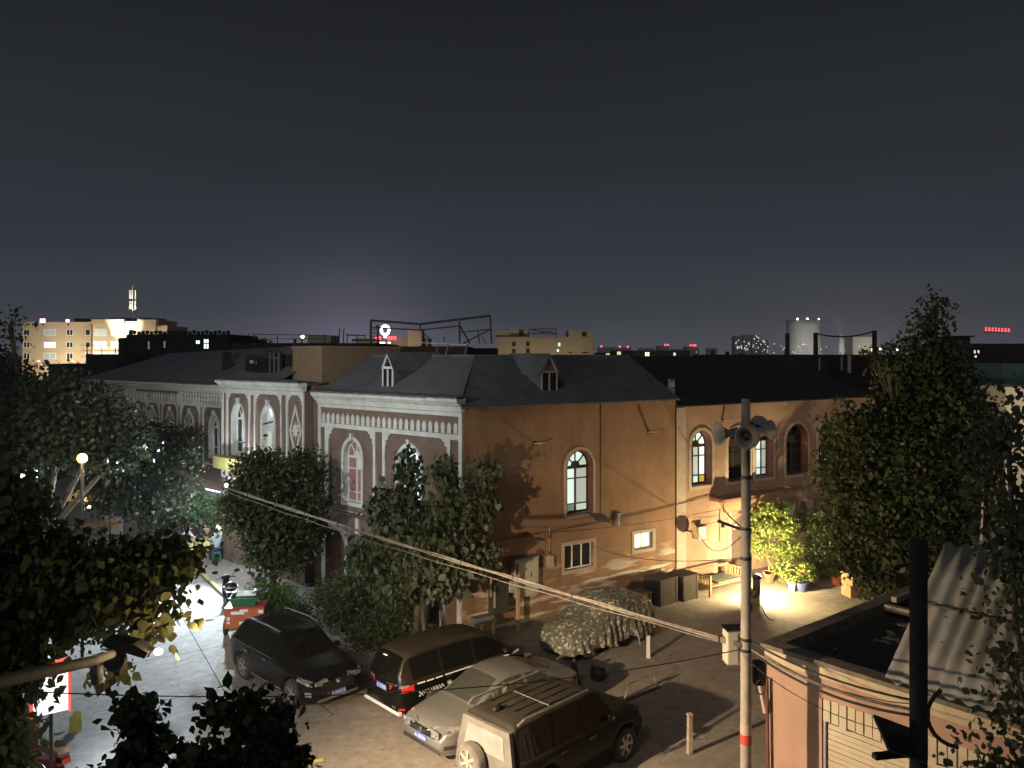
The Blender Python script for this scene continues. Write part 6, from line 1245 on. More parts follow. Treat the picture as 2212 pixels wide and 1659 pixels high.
for x, y in ((.4, -.15), (.2, .2)):
    MB().tube([(x, y, 0), (x+.03, y, .7), (x-.1, y+.1, 1.9)], [.085, .07, .05], 8).build('stem', K['bark'], mulb, smooth=True)
# shrubs and pots
def pot(lab, x, y, h, r, m_, z=0): o = MB().lathe([(.01, 0), (r*.72, 0), (r, h*.92), (r*1.08, h*.92), (r*1.08, h), (r*.9, h), (r*.85, h*.85), (.01, h*.85)], 16).build('plant_pot', m_, None, (x, y, z), smooth=False); return tag(o, lab, 'flower pot', 'plant pots')
terra = mat('terracotta', (.30, .13, .075), .85, col2=(.22, .09, .05), ns=6); wp = mat('white_pot', (.62, .60, .54), .6)
def shrub(lab, x, y, blobs, n, size, seed, mt, **kw): return tree(lab, (x, y, .05), [(x+q[0], y+q[1], q[2], *q[3:]) for q in blobs], n, size, seed, mt, .035, .3, None, 'shrub', 'shrub', **kw)
for i, (u, v, h, r, m_, lab) in enumerate(((736, 1342, .45, .2, wp, 'tall white pot below the facade shrubs, largest white one'), (714, 1322, .28, .13, wp, 'small white pot left of the tall white pot'), (690, 1268, .34, .17, wp, 'white bucket pot under the dark street tree'), (664, 1272, .25, .13, mat('blue_green_pot', (.25, .38, .36), .5), 'small blue green pot beside the white bucket pot'), (766, 1366, .3, .22, mat('low_white_bowl', (.55, .5, .42), .6), 'low pale bowl pot at the front of the shrubs'), (795, 1385, .34, .2, terra, 'terracotta pot left of mulberry trunk, front left'), (825, 1388, .34, .2, terra, 'terracotta pot left of mulberry trunk, front right'), (862, 1380, .3, .18, terra, 'terracotta pot touching the mulberry trunk'))):
    p = G(u, v); pot(lab, p.x, p.y, h, r, m_)
shrub('bright green shrub on pavement beside the two scooters', -8.9, 29.0, [(0, 0, .7, .7, .5, .6), (-.4, -.2, .5, .5, .4, .4), (.5, .1, .6, .6, .5, .5)], 3800, .11, 31, LM['bright'], spread=.16)
shrub('broad dark shrub between street tree and corner house', -6.0, 28.1, [(0, 0, .9, .9, .7, .8), (.7, -.3, 1.2, .8, .7, .9)], 5200, .12, 32, LM['mid'], spread=.18)
shrub('green shrub below the facade ledge left of mulberry tree', -5.2, 26.9, [(0, 0, 1.2, .9, .7, 1.0), (-.5, 0, .8, .7, .5, .5)], 4200, .13, 33, LM['mid'], spread=.18)
shrub('low round shrub in front of terracotta pots', -4.1, 25.5, [(0, 0, .75, .9, .6, .55), (.6, 0, .9, .6, .5, .5), (-.6, .1, .6, .5, .5, .4)], 5200, .11, 34, LM['mid'], spread=.16)
shrub('small dark shrub in the gap behind black SUV roof', -7.4, 27.3, [(0, 0, .5, .7, .5, .4)], 2200, .1, 35, LM['dark'], spread=.14)
# lit bush and sapling by the card players
shrub('brightly lit green bush behind the card players', -15.6, 40.0, [(-.5, 0, 1.6, .65, .5, .5), (.4, 0, 1.9, .7, .5, .55), (.0, 0, 2.5, .5, .4, .4), (1.0, -.1, 1.5, .6, .4, .5), (1.9, -.2, 2.1, .45, .3, .3)], 2400, .2, 36, LM['lush'], spread=.2, hi=True)
tree('slender pale sapling rising left of lit LED sign', (-16.3, 40.6, .1), [(-16.5, 40.6, 4.2, .6, .5, .9), (-16.1, 40.5, 5.1, .6, .5, .6), (-16.9, 40.6, 3.6, .4, .4, .5)], 2200, .16, 37, LM['grey'], .05, .3, spread=.18)
shrub('dark ivy shrub at the facade right of the card players', -13.0, 38.6, [(0, 0, .9, .8, .5, .8), (.6, -.4, 1.6, .6, .4, .7)], 3000, .13, 38, LM['dark'], spread=.18)
# plants at the motorbike headlight
tree('tall potted climbing plant lit yellow by the scooter headlight', (10.55, 33.3, .25), [(10.4, 33.4, 2.5, .75, .5, .55), (11.1, 33.3, 2.2, .6, .5, .5), (10.3, 33.3, 1.5, .4, .35, .6), (11.3, 33.1, 1.35, .55, .45, .45), (10.8, 33.2, 3.0, .5, .4, .3)], 3600, .135, 41, LM['plant'], .04, .4, cat='plant', nm='potted_plant', spread=.14)
shrub('flowering potted plant low beside lit climbing plant', 11.3, 32.2, [(0, 0, .6, .6, .4, .3), (.3, -.1, .75, .3, .3, .2), (-.4, .1, .8, .35, .3, .3)], 2200, .10, 42, LM['plant'], spread=.12)
pot('white pot in the headlight glare', 11.05, 31.95, .34, .16, wp); pot('dark blue pot under flowering plant', 11.45, 32.0, .36, .26, mat('blue_pot', (.06, .07, .16), .5)); pot('big terracotta pot of lit climbing plant', 10.55, 33.3, .42, .26, terra)
shrub('dark shrub beyond the lit plants under the right tree', 12.9, 33.8, [(0, 0, 1.1, .9, .6, 1.0), (1.0, .2, 1.6, .9, .6, 1.2), (-.3, .2, 2.3, .6, .4, .5)], 6500, .12, 43, LM['mid'], spread=.18)
shrub('red potted shrub row at the dark right road end', 14.6, 34.2, [(0, 0, .8, .8, .5, .5), (1.2, .1, 1.1, .9, .5, .8), (-.7, 0, .6, .4, .4, .4)], 4500, .12, 44, LM['mid'], spread=.16)
pot('red pot under the dark right shrubs', 13.2, 32.9, .36, .26, mat('red_pot', (.34, .07, .04), .7)); pot('terracotta pot farther right along the road end', 14.5, 33.6, .34, .22, terra)
# red blossoms
fl0 = foliage('flower', None, [(11.55, 32.0, .82, .35, .25, .12)], 60, .07, 45, mat('red_petal', (.45, .10, .05), .7), 0, 6, .08); fl0['kind'] = 'stuff'; tag(fl0, 'small red blossoms on the low potted plant', 'flowers')
# far tree, parapet plants
tree('far yellow lit tree behind the dark parapet house', (-28.5, 88, 0), [(-28.5, 88, 10.0, 1.9, 1.5, 1.2), (-26.8, 88, 9.8, 1.2, 1.2, .9), (-30.2, 88, 9.7, 1.2, 1, .9)], 3500, .35, 51, LM['olive'], .2, .2, spread=.3)
tree('small dark tree far off beyond the steel roof frame', (-12.4, 110, 0), [(-12.6, 110, 9.3, 1.6, 1.2, 1.0), (-9.9, 110, 9.2, 1.3, 1.2, .9)], 2200, .4, 52, LM['mid'], .2, .2, spread=.35)
tree('ragged dark rooftop shrub on bay house attic', (-11.0, 37.6, 8.3), [(-11.1, 37.5, 9.2, .5, .4, .4), (-10.5, 37.6, 8.9, .4, .3, .3)], 900, .13, 53, LM['dark'], .03, .2, cat='shrub', nm='rooftop_shrub', spread=.14)
# ================================================================ TOWN BEYOND
def bld(lab, u0, u1, v, Y, mt, depth=10, name='far_building', wins=(), parapet=.0, group=None, cat='building', z0=0, extra=None):
    """block whose front spans photo columns u0..u1 at distance Y; its roof shows at row v; wins: (u, v, w, h, material)"""
    a, b = A(u0, v, Y), A(u1, v, Y); t = thing(name, lab, cat, (a.x, Y, z0), 0, group); W_m = b.x-a.x; H_ = a.z-z0
    MB().b2((0, 0, 0), (W_m, depth, H_)).build('wall', mt, t)
    if parapet: MB().b2((-.1, -.1, H_), (W_m+.1, depth+.1, H_+parapet)).build('parapet', mt, t)
    for (wu, wv, w, h, wm) in wins:
        p = A(wu, wv, Y); x, z = p.x-a.x, p.z-z0; s = Y/FU; w *= s; h *= s
        f = MB(); k = min(w, h)*.14
        f.b2((x-w/2-k, -.09, z-h/2-k), (x+w/2+k, -.005, z-h/2)); f.b2((x-w/2-k, -.09, z+h/2), (x+w/2+k, -.005, z+h/2+k)); f.b2((x-w/2-k, -.09, z-h/2), (x-w/2, -.005, z+h/2)); f.b2((x+w/2, -.09, z-h/2), (x+w/2+k, -.005, z+h/2))
        if w > h*.9: f.b2((x-k/2, -.085, z-h/2), (x+k/2, -.006, z+h/2))
        o = f.build('window', K['white'] if mt is K['cream'] else K['steel'], t); MB().b2((x-w/2, -.05, z-h/2), (x+w/2, -.02, z+h/2)).build('pane', wm, o)
    return t
dp = K['dglass']; lw, lc, ly = K['lit_white'], K['lit_cool'], K['lit_warm']; wv_ = emis('lit_far_white', (.85, 1, .92), 1.6)
# lit cream apartment block on the left
Ya = 195
wn = []
for r_, v in enumerate((718, 745, 769)):
    for u, w in ((58, 12), (108, 24), (122, 0), (151, 12), (190, 9)):
        if w: wn.append((u, v, w, 11, (wv_ if (r_ == 1 and u in (108,)) else K['lit_dim'] if u in (108, 122) else dp)))
ap = bld('floodlit cream apartment block on the left skyline, its longer left wing', 48, 197, 700, Ya, K['cream'], 14, 'apartment_block', wn, .5)
wn = []
for r_, v in enumerate((718, 745, 769)):
    for u, w in ((217, 24), (253, 24), (284, 10)):
        wn.append((u, v, w, 13, [K['lit_grey'], wv_, K['lit_green']][r_] if u < 280 else dp))
ap2 = bld('floodlit cream apartment block with projecting bays, right wing under antenna mast', 200, 297, 699, Ya-4, K['cream'], 16, 'apartment_block', wn, .5)
q = A(200, 690, Ya-4); MB().b2((0, -.6, A(0, 700, Ya-4).z), (A(270, 0, Ya-4).x-q.x, 8, q.z)).build('raised_gable', K['cream'], ap2)
bld('cream stair tower at right end of the apartment block', 298, 336, 694, Ya-6, K['cream'], 12, 'apartment_tower', [], .4); bld('lowest cream wing at far right end of the apartment block', 337, 361, 706, Ya-5, K['cream'], 12, 'apartment_wing', [], .3)
for u0, u1, v, lab in ((160, 270, 688, 'dark roof room on the apartment block, left of the mast'), (245, 272, 686, 'pale roof room left of antenna mast'), (296, 312, 686, 'small pale roof room right of antenna mast'), (322, 337, 687, 'whitish roof tank at the apartment stair tower')):
    bld(lab, u0, u1, v, Ya+3, K['tan'] if u0 != 160 else K['darkroof'], 6, 'roof_room', z0=16)
# assumed street lamps, unseen, added before the block to wash it
for i, u in enumerate((75, 150, 235, 320)):
    p = A(u, 768, Ya-13); t = thing('street_lamp', ['sodium street lamp before the left wing end of the apartment block', 'sodium street lamp before the left wing middle', 'sodium street lamp before the projecting bays', 'sodium street lamp before the stair tower'][i], 'street lamp', (p.x, Ya-13, 0), 0, 'sodium lamps before the apartments')
    MB().tube([(0, 0, 0), (0, 0, 7.5), (0, 1.2, 8)], .08, 6).build('post', K['steel'], t); MB().box((0, 1.4, 8), (.3, .7, .12)).build('lamp_head', emis('sodium', (1, .7, .35), 6) if i == 0 else bpy.data.materials['sodium'], t)
    if i == 2: spot('mast_wash', t, (0, 1.4, 7.9), (A(287, 0, 193).x-p.x, 11, 20.5), 90000, (1, .92, .76), 50, .5, .3)  # extra spot added to brighten the antenna mast
    spot('sodium_light', t, (0, 1.4, 7.8), (0, 13, 10.5), 6500, (1, .86, .62), 150, .6, .3)
for i, (u, s_) in enumerate(((92, 1.25), (146, .8))):
    p = A(u, 693, Ya-3); t = thing('pink_floodlight', ['larger glaring pink floodlight on the apartment roof edge', 'smaller glaring pink floodlight on the apartment roof edge'][i], 'floodlight', tuple(p), 0, 'pink roof floodlights'); MB().box((0, 0, 0), (s_*.9, .2, s_*.75)).build('lamp_face', emis('pink_glow', (1, .62, .95), 4) if i == 0 else bpy.data.materials['pink_glow'], t); MB().b2((-.1, .1, -1.2), (.1, .4, .3)).build('bracket', K['steel'], t)
p = A(287, 692, Ya-2); t = thing('antenna_mast', 'pale antenna mast with two tiers of panels on apartment roof', 'antenna', tuple(p))
MB().tube([(0, 0, -1), (0, 0, 5.5), (0, 0, 8.4)], [.16, .11, .04], 8).build('mast', K['white'], t)
for zc, hh in ((6.1, 2.0), (3.6, 1.9)):
    for k in range(5): a = 2*math.pi*k/5; MB().box((.62*math.cos(a), .62*math.sin(a), zc), (.34, .26, hh), rz=a).build('antenna_panel', K['white'], t); MB().bar((0, 0, zc), (.55*math.cos(a), .55*math.sin(a), zc), .07).build('bracket', K['steel'], t)
for k in range(4): MB().box((.2, .1*k, 1.2+.5*k), (.4, .3, .35)).build('radio_unit', K['white'], t)
# dark parapet house, roofs behind the long front
t = bld('dark brick house with toothed parapet and lit windows behind the long roof', 272, 494, 722, 78, K['darkroof'], 9, 'dark_house', [(428, 739, 8, 7, wv_), (446, 737, 10, 8, wv_), (446, 748, 10, 10, wv_), (322, 746, 4, 16, K['lit_dim']), (356, 744, 4, 14, K['lit_dim'])])
for i in range(24): MB().box((.3+i*.41, .3, A(0, 722, 78).z+.16+.06*math.sin(i*2.2)), (.24, .3, .34)).build('merlon', K['darkroof'], t)
MB().b2((-.5, -.5, 0), (0, 8, A(0, 730, 78).z)).build('side_wing', K['darkroof'], t)
bld('low dark house under the apartments, left of toothed parapet house', 105, 250, 786, 70, K['darkroof'], 8, 'dark_house'); bld('dark flat house with roof wall behind tree on the left', 185, 275, 765, 74, K['darkroof'], 6, 'dark_house')
t = thing('roof_fence', 'thin pipe fence on a dark roof before the lit apartments', 'fence', tuple(A(190, 784, 66)))
for k in range(6): MB().bar((k*1.15, 0, 0), (k*1.15-.1, 0, 1.5), .05).build('post', K['steel'], t)
for z in (.5, 1.0, 1.45): MB().bar((-.6, 0, z), (7, 0, z), .035).build('rail', K['steel'], t)
bld('dark brown roofs in the middle distance behind brick stair block', 500, 812, 741, 60, K['darkroof'], 12, 'dark_house'); bld('wide dark brown house behind corner house dormers', 735, 1010, 748, 50, mat('dark_brown_render', (.075, .045, .032), .95, col2=(.05, .03, .022), ns=1), 8, 'brown_house')
bld('narrow dark house behind the right dormer', 1000, 1072, 752, 56, K['darkroof'], 8, 'dark_house'); bld('small tan roof room behind the scaffold roofs', 665, 715, 724, 120, K['cream'], 6, 'far_building'); bld('small lit tan house left of roof frames', 497, 545, 732, 100, K['tan'], 6, 'far_building')
t = thing('roof_frame', 'low steel pipe frame on the dark roofs left of red sign', 'steel frame', tuple(A(548, 741, 58)))
for k in range(4): MB().bar((k*1.7, 0, -.2), (k*1.7, 0, .62), .05).build('post', K['steel'], t)
MB().bar((0, 0, .62), (5.2, 0, .55), .05).build('rail', K['steel'], t); MB().bar((0, 0, .3), (5.2, 0, .3), .04).build('rail', K['steel'], t)
t = thing('roof_lamp', 'small orange lamp burning on the dark roofs left of the red sign', 'lamp', tuple(A(653, 727, 70))); MB().ball((0, 0, 0), .16, 8).build('bulb', emis('orange_bulb', (1, .6, .18), 14), t); MB().bar((0, 0, -.6), (0, 0, -.1), .05).build('post', K['steel'], t)
t = thing('roof_bench', 'dark roof furniture outlined against the glow', 'roof furniture', tuple(A(770, 741, 55)))
MB().bar((-.7, 0, .55), (.6, 0, .5), .08).build('rail', K['steel'], t)
for x_ in (-1.2, -.9, -.65, .0, .55): MB().bar((x_, 0, -.3), (x_+.05, 0, .6 if x_ > -.8 else 1.0), .06).build('post', K['steel'], t)
# steel sign frame
Yf = 48; t = thing('sign_frame', 'big skeletal rusty billboard frame on roof against glowing sky', 'steel frame', (0, 0, 0)); AF = lambda u, v, y=0: A(u, v, Yf+y)
for (a, b_, w) in (((801, 692), (801, 742), .12), ((801, 692), (906, 700), .13), ((816, 708), (908, 713), .08), ((816, 702), (816, 742), .11), ((801, 707), (816, 708), .06), ((801, 720), (816, 719), .06), ((801, 726), (817, 727), .06), ((908, 699), (908, 714), .08), ((908, 700), (1059, 682), .14), ((908, 713), (993, 704), .08), ((993, 694), (993, 742), .10), ((1059, 682), (1062, 742), .10), ((995, 718), (1060, 711), .07), ((993, 703), (1015, 742), .10), ((1060, 711), (1000, 742), .08), ((1032, 714), (1036, 742), .07), ((960, 727), (959, 738), .06), ((910, 716), (926, 730), .06), ((806, 714), (816, 702), .05), ((1042, 728), (1049, 742), .06)):
    MB().bar(AF(*a), AF(*b_), w).build('bar', K['steel'], t)
MB().bar(AF(760, 735), AF(820, 735), .14).build('bar', K['steel'], t)
t = thing('roof_edge_pipe', 'thin pale pipe along the roof edge under billboard frame', 'pipe'); MB().bar(A(905, 740, 46), A(1008, 745, 46), .05).build('pipe', K['white'], t)
t = thing('leaning_poles', 'leaning poles propped behind corner house roof', 'poles')
for a, b_ in (((940, 779), (946, 746)), ((960, 779), (968, 744)), ((999, 779), (1010, 745))): MB().bar(A(*a, 40), A(*b_, 43), .07).build('pole', K['surround'], t)
# sodium lamps added in front to brighten the tan blocks
for u, Yq, e_, lab in ((1110, 138, 2600, 'sodium street lamp before left part of pale tan block'), (1240, 138, 2600, 'sodium street lamp before right part of pale tan block'), (850, 228, 6000, 'sodium street lamp before the long tan block of ring sign')):
    p = A(u, 768, Yq); t = thing('street_lamp', lab, 'street lamp', (p.x, Yq, 0), 0, 'sodium lamps before the tan blocks'); MB().tube([(0, 0, 0), (0, 0, 5.2), (0, 1.2, 5.6)], .08, 6).build('post', K['steel'], t); MB().box((0, 1.4, 5.6), (.3, .7, .12)).build('lamp_head', bpy.data.materials['sodium'], t); spot('sodium_light', t, (0, 1.4, 5.4), (0, 12, 9), e_, (1, .82, .55), 150, .6, .3)
# red sign
Yr = 240; t = thing('ring_sign', 'glowing rooftop sign, white ring over red letters', 'sign', tuple(A(832, 722, Yr))); s = Yr/FU
RW, RR, RP = emis('ring_white', (1, .82, .95), 4), emis('letter_red', (1, .08, .10), 3), emis('letter_white_violet', (.85, .85, 1), 4)
MB().tube([(6.2*s*1.35*math.cos(a), 0, 1.2+6.2*s*1.5*math.sin(a)) for a in np.linspace(0, 2*math.pi, 25)], .42, 6, False).build('ring', RW, t)
MB().bar((0, 0, -.2), (0, 0, -1.1), .7).build('ring_stem', RW, t)
for i, (x_, w) in enumerate(((-2.6, .8), (-1.6, .8), (.9, .8), (1.9, .9), (2.9, .8))): 
    o = MB().bar((x_-w/2, 0, -.9), (x_+w/2, 0, -.9), .25, .42); o.bar((x_-w/2+.1, 0, -1.5), (x_+w/2-.1, 0, -1.5), .25, .28); o.bar((x_, 0, -1.7), (x_, 0, -.7), .25, .3); o.build('red_letter', RR, t)
for x_ in (-1.2, -.4, 1.2): MB().box((x_, 0, -2.5), (.75, .25, .4)).build('white_letter', RP, t)
MB().bar((-2.8, .3, -2.0), (3, .3, -2.0), .1).build('carrier_bar', K['steel'], t); MB().bar((0, .4, -3), (0, .4, 2), .12).build('carrier_post', K['steel'], t)
bld('long low tan block behind the red ring sign', 770, 925, 730, 245, K['tan'], 10, 'far_building', [(893, 737, 5, 5, emis('dim_red_window', (1, .3, .25), .5))]); bld('tan roof tower right of red ring sign', 881, 911, 712, 243, K['cream'], 8, 'far_building')
# tan blocks mid right
t = bld('pale tan apartment block with two roof rooms right of billboard frame', 1072, 1283, 728, 150, K['tan'], 12, 'tan_block', [(1208, 744, 5, 8, lw), (1205, 757, 5, 6, lw)]+[(u, v, 6, 8, dp) for u in (1110, 1140, 1232, 1262, 1280-14) for v in (743, 758)])
bld('left roof room of pale tan block', 1100, 1142, 710, 151, K['tan'], 8, 'roof_room', [(1126, 719, 8, 10, dp)], z0=10); bld('right roof room of pale tan block', 1228, 1282, 714, 149.5, K['tan'], 8, 'roof_room', [(1262, 722, 8, 8, dp)], z0=10); bld('left low step of the pale tan block', 1072, 1100, 716, 150.5, K['tan'], 8, 'roof_room', z0=10)
t = thing('roof_trellis', 'dark pipe trellis between the tan roof rooms', 'steel frame')
for a, b_ in (((1143, 711), (1202, 710)), ((1202, 710), (1202, 728)), ((1143, 719), (1202, 722)), ((1150, 713), (1200, 720)), ((1143, 711), (1143, 728)), ((1150, 722), (1195, 714))): MB().bar(A(*a, 149), A(*b_, 149), .16).build('bar', K['steel'], t)
bld('dark low block with lit windows, left of three under the distant towers', 1283, 1332, 762, 170, K['darkroof'], 9, 'dark_block', [(1313, 767, 8, 7, ly)]); bld('dark long block with two bright windows beyond the grey roof', 1330, 1490, 757, 175, mat('grey_brown_wall', (.09, .075, .062), .9), 10, 'dark_block', [(1337, 763, 8, 7, ly), (1398, 765, 9, 8, emis('bright_yellow_window', (1, .96, .6), 1.8)), (1457, 765, 5, 6, lw), (1408, 775, 8, 3, lw), (1424, 775, 6, 3, lw)])
t = thing('haze_towers', 'pale distant apartment towers with red roof lights', 'towers'); hz = mat('far_pale_wall', (.45, .45, .45), .9); RL = emis('aviation_red', (1, .10, .12), 3)
def far_tower(lab, u0, u1, v, Y, red=(), lit=0, seed=1, mt=None):
    t = bld(lab, u0, u1, v, Y, mt or hz, 20, 'tower_block', group='far towers'); rr = random.Random(seed)
    for u in red: 
        p = A(u, v-2, Y)-t.location; MB().ball(p, 2.2*Y/FU, 8).build('red_light', RL, t)
    for k in range(lit):
        p = A(rr.uniform(u0+1, u1-1), rr.uniform(v+2, 762), Y)-t.location; s = Y/FU; MB().b2((p.x-.8*s, -.6, p.z-.7*s), (p.x+.8*s, -.1, p.z+.7*s)).build('lit_window', rr.choice([FWM, FWM2, FWM3]), t)
    return t
bpy.data.objects.remove(t)
FWM, FWM2, FWM3 = emis('far_window_white', (.8, .95, 1), 2.4), emis('far_window_warm', (1, .85, .5), 2), emis('far_window_cool', (.7, .85, 1), 1.6)
for i, (u0, u1, v, red, lit) in enumerate(((1342, 1378, 748, (1347,), 1), (1383, 1412, 749, (1387, 1404), 1), (1432, 1462, 750, (), 0), (1470, 1494, 745, (1485, 1491), 0), (1502, 1526, 752, (), 0), (1530, 1552, 746, (1540, 1546, 1550), 0))):
    o = far_tower(['far tower with single red light', 'far tower with two red lights, second from left', 'plain far tower between lit ones', 'far tower with paired red lights, middle one', 'plain low far tower', 'far tower with three red lights, rightmost'][i], u0-48, u1-48, v+2, 1000+40*i, [r-48 for r in red], lit, i)
for i, (u0, u1, v, n) in enumerate(((1588, 1604, 726, 8), (1606, 1622, 724, 9), (1624, 1640, 723, 10), (1642, 1660, 734, 7), (1490, 1510, 750, 3), (1530, 1550, 752, 3))):
    far_tower(['left slim far tower dotted with lit windows', 'second slim far tower dotted with lit windows', 'third slim far tower, most lit windows', 'lower far tower right of three lit slim ones', 'small far block with few lights beyond dark roofs', 'second small far block with few lights beyond dark roofs'][i], u0, u1, v, 1250+30*i, (), n, 20+i)
# cooling tower, chimney, smoke
Yt = 1500; s = Yt/FU; cx = (1735-CU)*s; zt = CAMZ+(768-692)*s; t = thing('cooling_tower', 'wide pale cooling tower with white lights on its rim', 'cooling tower', (cx, Yt, 0))
MB().lathe([(38*s*1.08, 0), (36*s, zt*.35), (34*s, zt*.65), (34.5*s, zt*.85), (36*s, zt), (35*s, zt), (33*s, zt*.7)], 40).build('shell', mat('cooling_concrete', (.42, .41, .38), .9), t, smooth=True)
for u, r in ((1713, 2.2), (1734, 2.6), (1758, 1.7)): MB().ball(((u-1735)*s, -28*s, zt+1.5), r*s, 8).build('rim_light', emis('rim_white', (.85, 1, .95), 5) if 'rim_white' not in bpy.data.materials else bpy.data.materials['rim_white'], t)
point('plant_light', t, (-30, -80, 25), 1.0e5, (1, .97, .9), 5); point('plant_light', t, (55, -70, 18), 0.8e5, (1, .95, .85), 5)  # assumed lights without fixtures, added beside the tower to brighten it
cx2 = (1808-CU)*s; t = thing('chimney', 'slim pale factory chimney right of the cooling tower', 'chimney', (cx2, Yt-20, 0)); zc = CAMZ+(768-722)*s
MB().tube([(0, 0, 0), (0, 0, zc)], [6.5*s, 5*s], 16).build('stack', mat('chimney_concrete', (.42, .40, .37), .9), t, smooth=True)
def smoke():
    m = bpy.data.materials.new('smoke_volume'); m.use_nodes = True; n = m.node_tree; n.nodes.clear(); o = N(n, 'ShaderNodeOutputMaterial'); v = N(n, 'ShaderNodeVolumePrincipled'); v.inputs['Density'].default_value = .05; v.inputs['Color'].default_value = (.9, .9, .9, 1); n.links.new(v.outputs[0], o.inputs['Volume']); return m
pts = [(0, 0, 0), (-2, 0, 14), (-8, 0, 28), (-15, 2, 40), (-20, 2, 50)]; o = MB().tube(pts, [5.5, 7, 8.5, 8, 3], 14).build('smoke_plume', smoke(), None, (cx2, Yt-20, zc+1), smooth=True); o['kind'] = 'stuff'; tag(o, 'pale smoke plume curling left from the factory chimney', 'smoke')
t = bld('pale factory hall right of smoking chimney', 1842, 1890, 728, 1300, mat('factory_wall', (.42, .40, .35), .9), 30, 'factory_hall'); point('hall_light', t, (20, -40, 20), 0.6e5, (1, .93, .8), 4)
for i, (u0, u1, mt) in enumerate(((1880, 1908, emis('lamp_row_warm', (1, .85, .5), 3.5)), (1934, 1990, emis('lamp_row_white', (.95, 1, .95), 4)))):
    t = thing('lamp_row', ['row of warm yard lamps on the right horizon', 'row of white yard lamps on right horizon, brighter one'][i], 'lamps', tuple(A((u0+u1)/2, 755, 900)))
    n = int((u1-u0)/6)
    for k in range(n): MB().box(((k-(n-1)/2)*6*900/FU, 0, (k % 2)*.8), (2.3, 1, 2.6)).build('lamp', mt, t); 
    MB().bar((-n*1.6, .8, -3), (n*1.6, .8, -3), .6).build('carrier', K['steel'], t)
rr = random.Random(4)
for k in range(26):
    u = rr.choice([rr.uniform(1540, 1700), rr.uniform(1690, 1870)]); v = rr.uniform(742, 766); Y = rr.uniform(800, 1150); s_ = rr.uniform(.7, 1.9)*Y/FU*.6
    p = A(u, v, Y); o = thing('distant_lamp', 'tiny bright lamp among the far town lights', 'lamp', (p.x, p.y, p.z), 0, 'far town lights'); MB().ball((0, 0, 0), s_, 8).build('bulb', rr.choice([FWM, FWM2, FWM3]), o); MB().bar((0, 0, -p.z), (0, 0, -s_), .3).build('post', K['steel'], o)
# mid distance dark roofs on the right, posts and wire
bld('wide black flat roofed building behind the salmon house', 1395, 1790, 772, 60, K['darkroof'], 14, 'dark_hall'); bld('raised dark roof part right behind salmon house', 1560, 1800, 766, 72, K['darkroof'], 12, 'dark_hall'); bld('dark roof block behind the big right tree', 1790, 2090, 766, 74, K['darkroof'], 12, 'dark_hall')
t = thing('post_line', 'tall dark roof posts joined by a sagging wire against factory glow', 'posts')
for u, v in ((1701, 720), (1762, 719), (1889, 714)): MB().bar(A(u, 775, 62), A(u, v, 62), .26).build('post', K['steel'], t)
MB().tube(sag(A(1762, 720, 62), A(1889, 715, 62), .35, 12), .06, 5).build('wire', K['cable'], t)
for i, (u, v0, v1) in enumerate(((1834, 805, 768), (1770, 800, 772), (1818, 800, 770))): t = thing('roof_pole', ['pale thick roof pole left of the big right tree', 'thin pale roof pole, left one over dark hall', 'thin roof pole between two others over dark hall'][i], 'pole', (0, 0, 0)); MB().bar(A(u, v0, 52), A(u, v1, 52), .17 if i == 0 else .07).build('pole', K['surround'], t)
for i, (u, h) in enumerate(((1539, 12), (1571, 9), (1600, 5))): t = thing('roof_vent', ['round capped roof vent on the black hall', 'thin roof vent on the black hall', 'low roof vent on the black hall'][i], 'vent', tuple(A(u, 773, 58))); MB().tube([(0, 0, -.3), (0, 0, h*58/FU)], .1, 8).build('pipe', K['darkroof'], t); MB().ball((0, 0, h*58/FU), .17, 8).build('cap', K['darkroof'], t)
# red rooftop letters far right
Yl = 420; s = Yl/FU; t = thing('red_letter_sign', 'row of eight glowing red rooftop letters on the right skyline', 'sign', tuple(A(2154, 712, Yl)))
for i in range(8):
    x_ = (-24+i*7.0)*s; z = (1.2-.35*i)*s; o = MB(); h = 4.2*s; rr = random.Random(i+3)
    o.bar((x_-1.8*s, 0, z+h*.6), (x_+1.8*s, 0, z+h*.6), .3, .3); o.bar((x_, 0, z-h*.9), (x_, 0, z+h*.9), .3, .3); o.bar((x_-1.8*s, 0, z-h*.5), (x_+1.8*s, 0, z-h*.5), .3, .3)
    if rr.random() < .6: o.bar((x_-1.6*s, 0, z-h*.8), (x_-.2*s, 0, z+h*.3), .28)
    if rr.random() < .6: o.bar((x_+1.6*s, 0, z-h*.8), (x_+.2*s, 0, z+h*.3), .28)
    o.build('red_letter', emis('sign_letter_red', (1, .07, .08), 3.2) if i == 0 else bpy.data.materials['sign_letter_red'], t)
MB().bar((-27*s, .5, -6*s), (28*s, .5, -7*s), .3).build('carrier_bar', K['steel'], t)
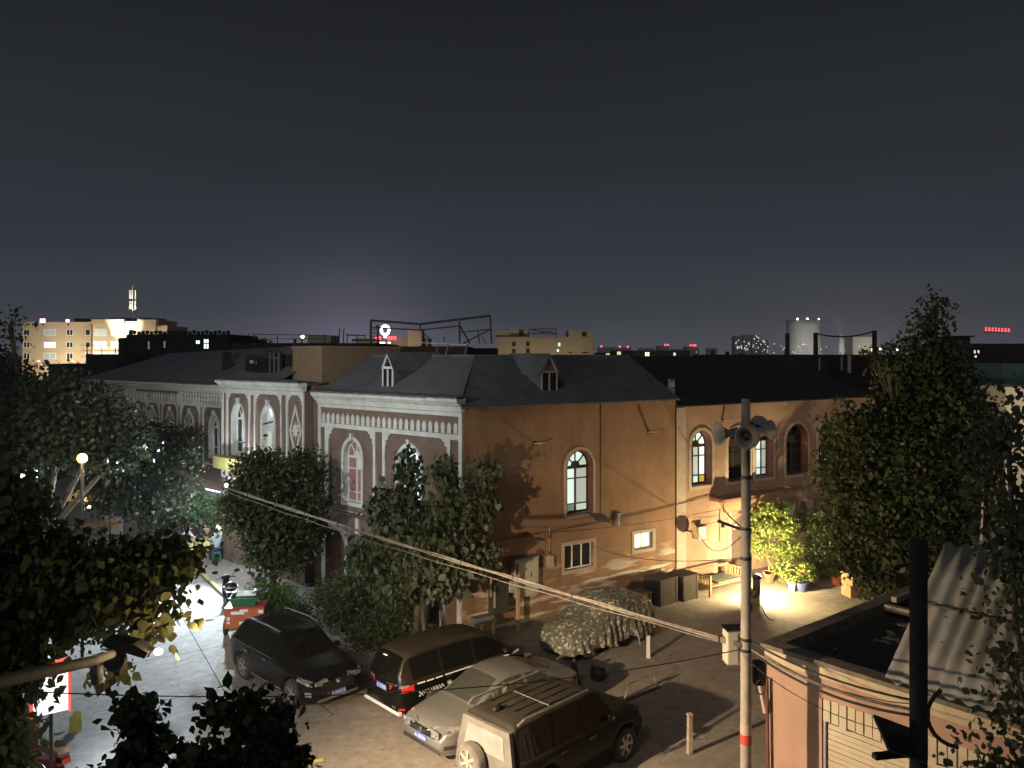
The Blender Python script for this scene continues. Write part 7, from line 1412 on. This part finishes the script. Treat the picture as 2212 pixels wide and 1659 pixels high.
bld('dark block carrying the red letters on right skyline', 2118, 2230, 724, 425, mat('night_block', (.022, .02, .02), .95), 20, 'dark_block') if False else None
bld('long dark block below the red letter sign', 2098, 2260, 742, 130, mat('night_block', (.05, .042, .036), .95), 20, 'dark_block'); bld('dark house with small lit windows right of big tree', 2085, 2125, 750, 110, K['darkroof'], 8, 'dark_house', [(2105, 760, 4, 7, ly), (2113, 760, 4, 7, ly), (2107, 770, 4, 4, wv_)])
t = bld('dark blue sided roof cabin right of the tall tree', 2072, 2096, 727, 62, mat('navy_side', (.03, .03, .09), .6), 4, 'roof_cabin', z0=8); MB().b2((-.15, -.3, 2.72), (1.0, 4.2, 2.82)).build('roof', K['darkroof'], t)
bld('teal painted roof shed at the right edge', 2165, 2260, 786, 45, mat('teal_shed', (.10, .20, .19), .7, col2=(.07, .13, .13), ns=2), 6, 'shed', z0=4); bld('pale cream wall at the right edge below the teal shed', 2172, 2260, 836, 40, mat('cream_wall_lit', (.46, .42, .33), .9), 5, 'house')
# assumed yard lamp, unseen at the right, added to light that cream wall
t = thing('yard_lamp', 'warm yard lamp before the cream wall at right edge', 'lamp', (24.5, 35.5, 0)); MB().tube([(0, 0, 0), (0, 0, 5.5)], .05, 8).build('post', K['steel'], t); MB().ball((0, 0, 5.6), .14, 8).build('bulb', emis('yard_bulb', (1, .85, .6), 12), t); point('yard_light', t, (0, .5, 5.6), 420, (1, .85, .6), .15)
# lit shop on the right behind the tree
# ================================================================ AIR
m = bpy.data.materials.new('haze_air'); m.use_nodes = True; n = m.node_tree; n.nodes.clear(); o_ = N(n, 'ShaderNodeOutputMaterial'); v_ = N(n, 'ShaderNodeVolumePrincipled')
v_.inputs['Density'].default_value = .0003; v_.inputs['Color'].default_value = (.86, .88, .95, 1); v_.inputs['Anisotropy'].default_value = .3; n.links.new(v_.outputs[0], o_.inputs['Volume'])
hzb = MB().b2((-2200, -60, -1.2), (2200, 1800, 135)).build('haze', m); hzb['kind'] = 'stuff'
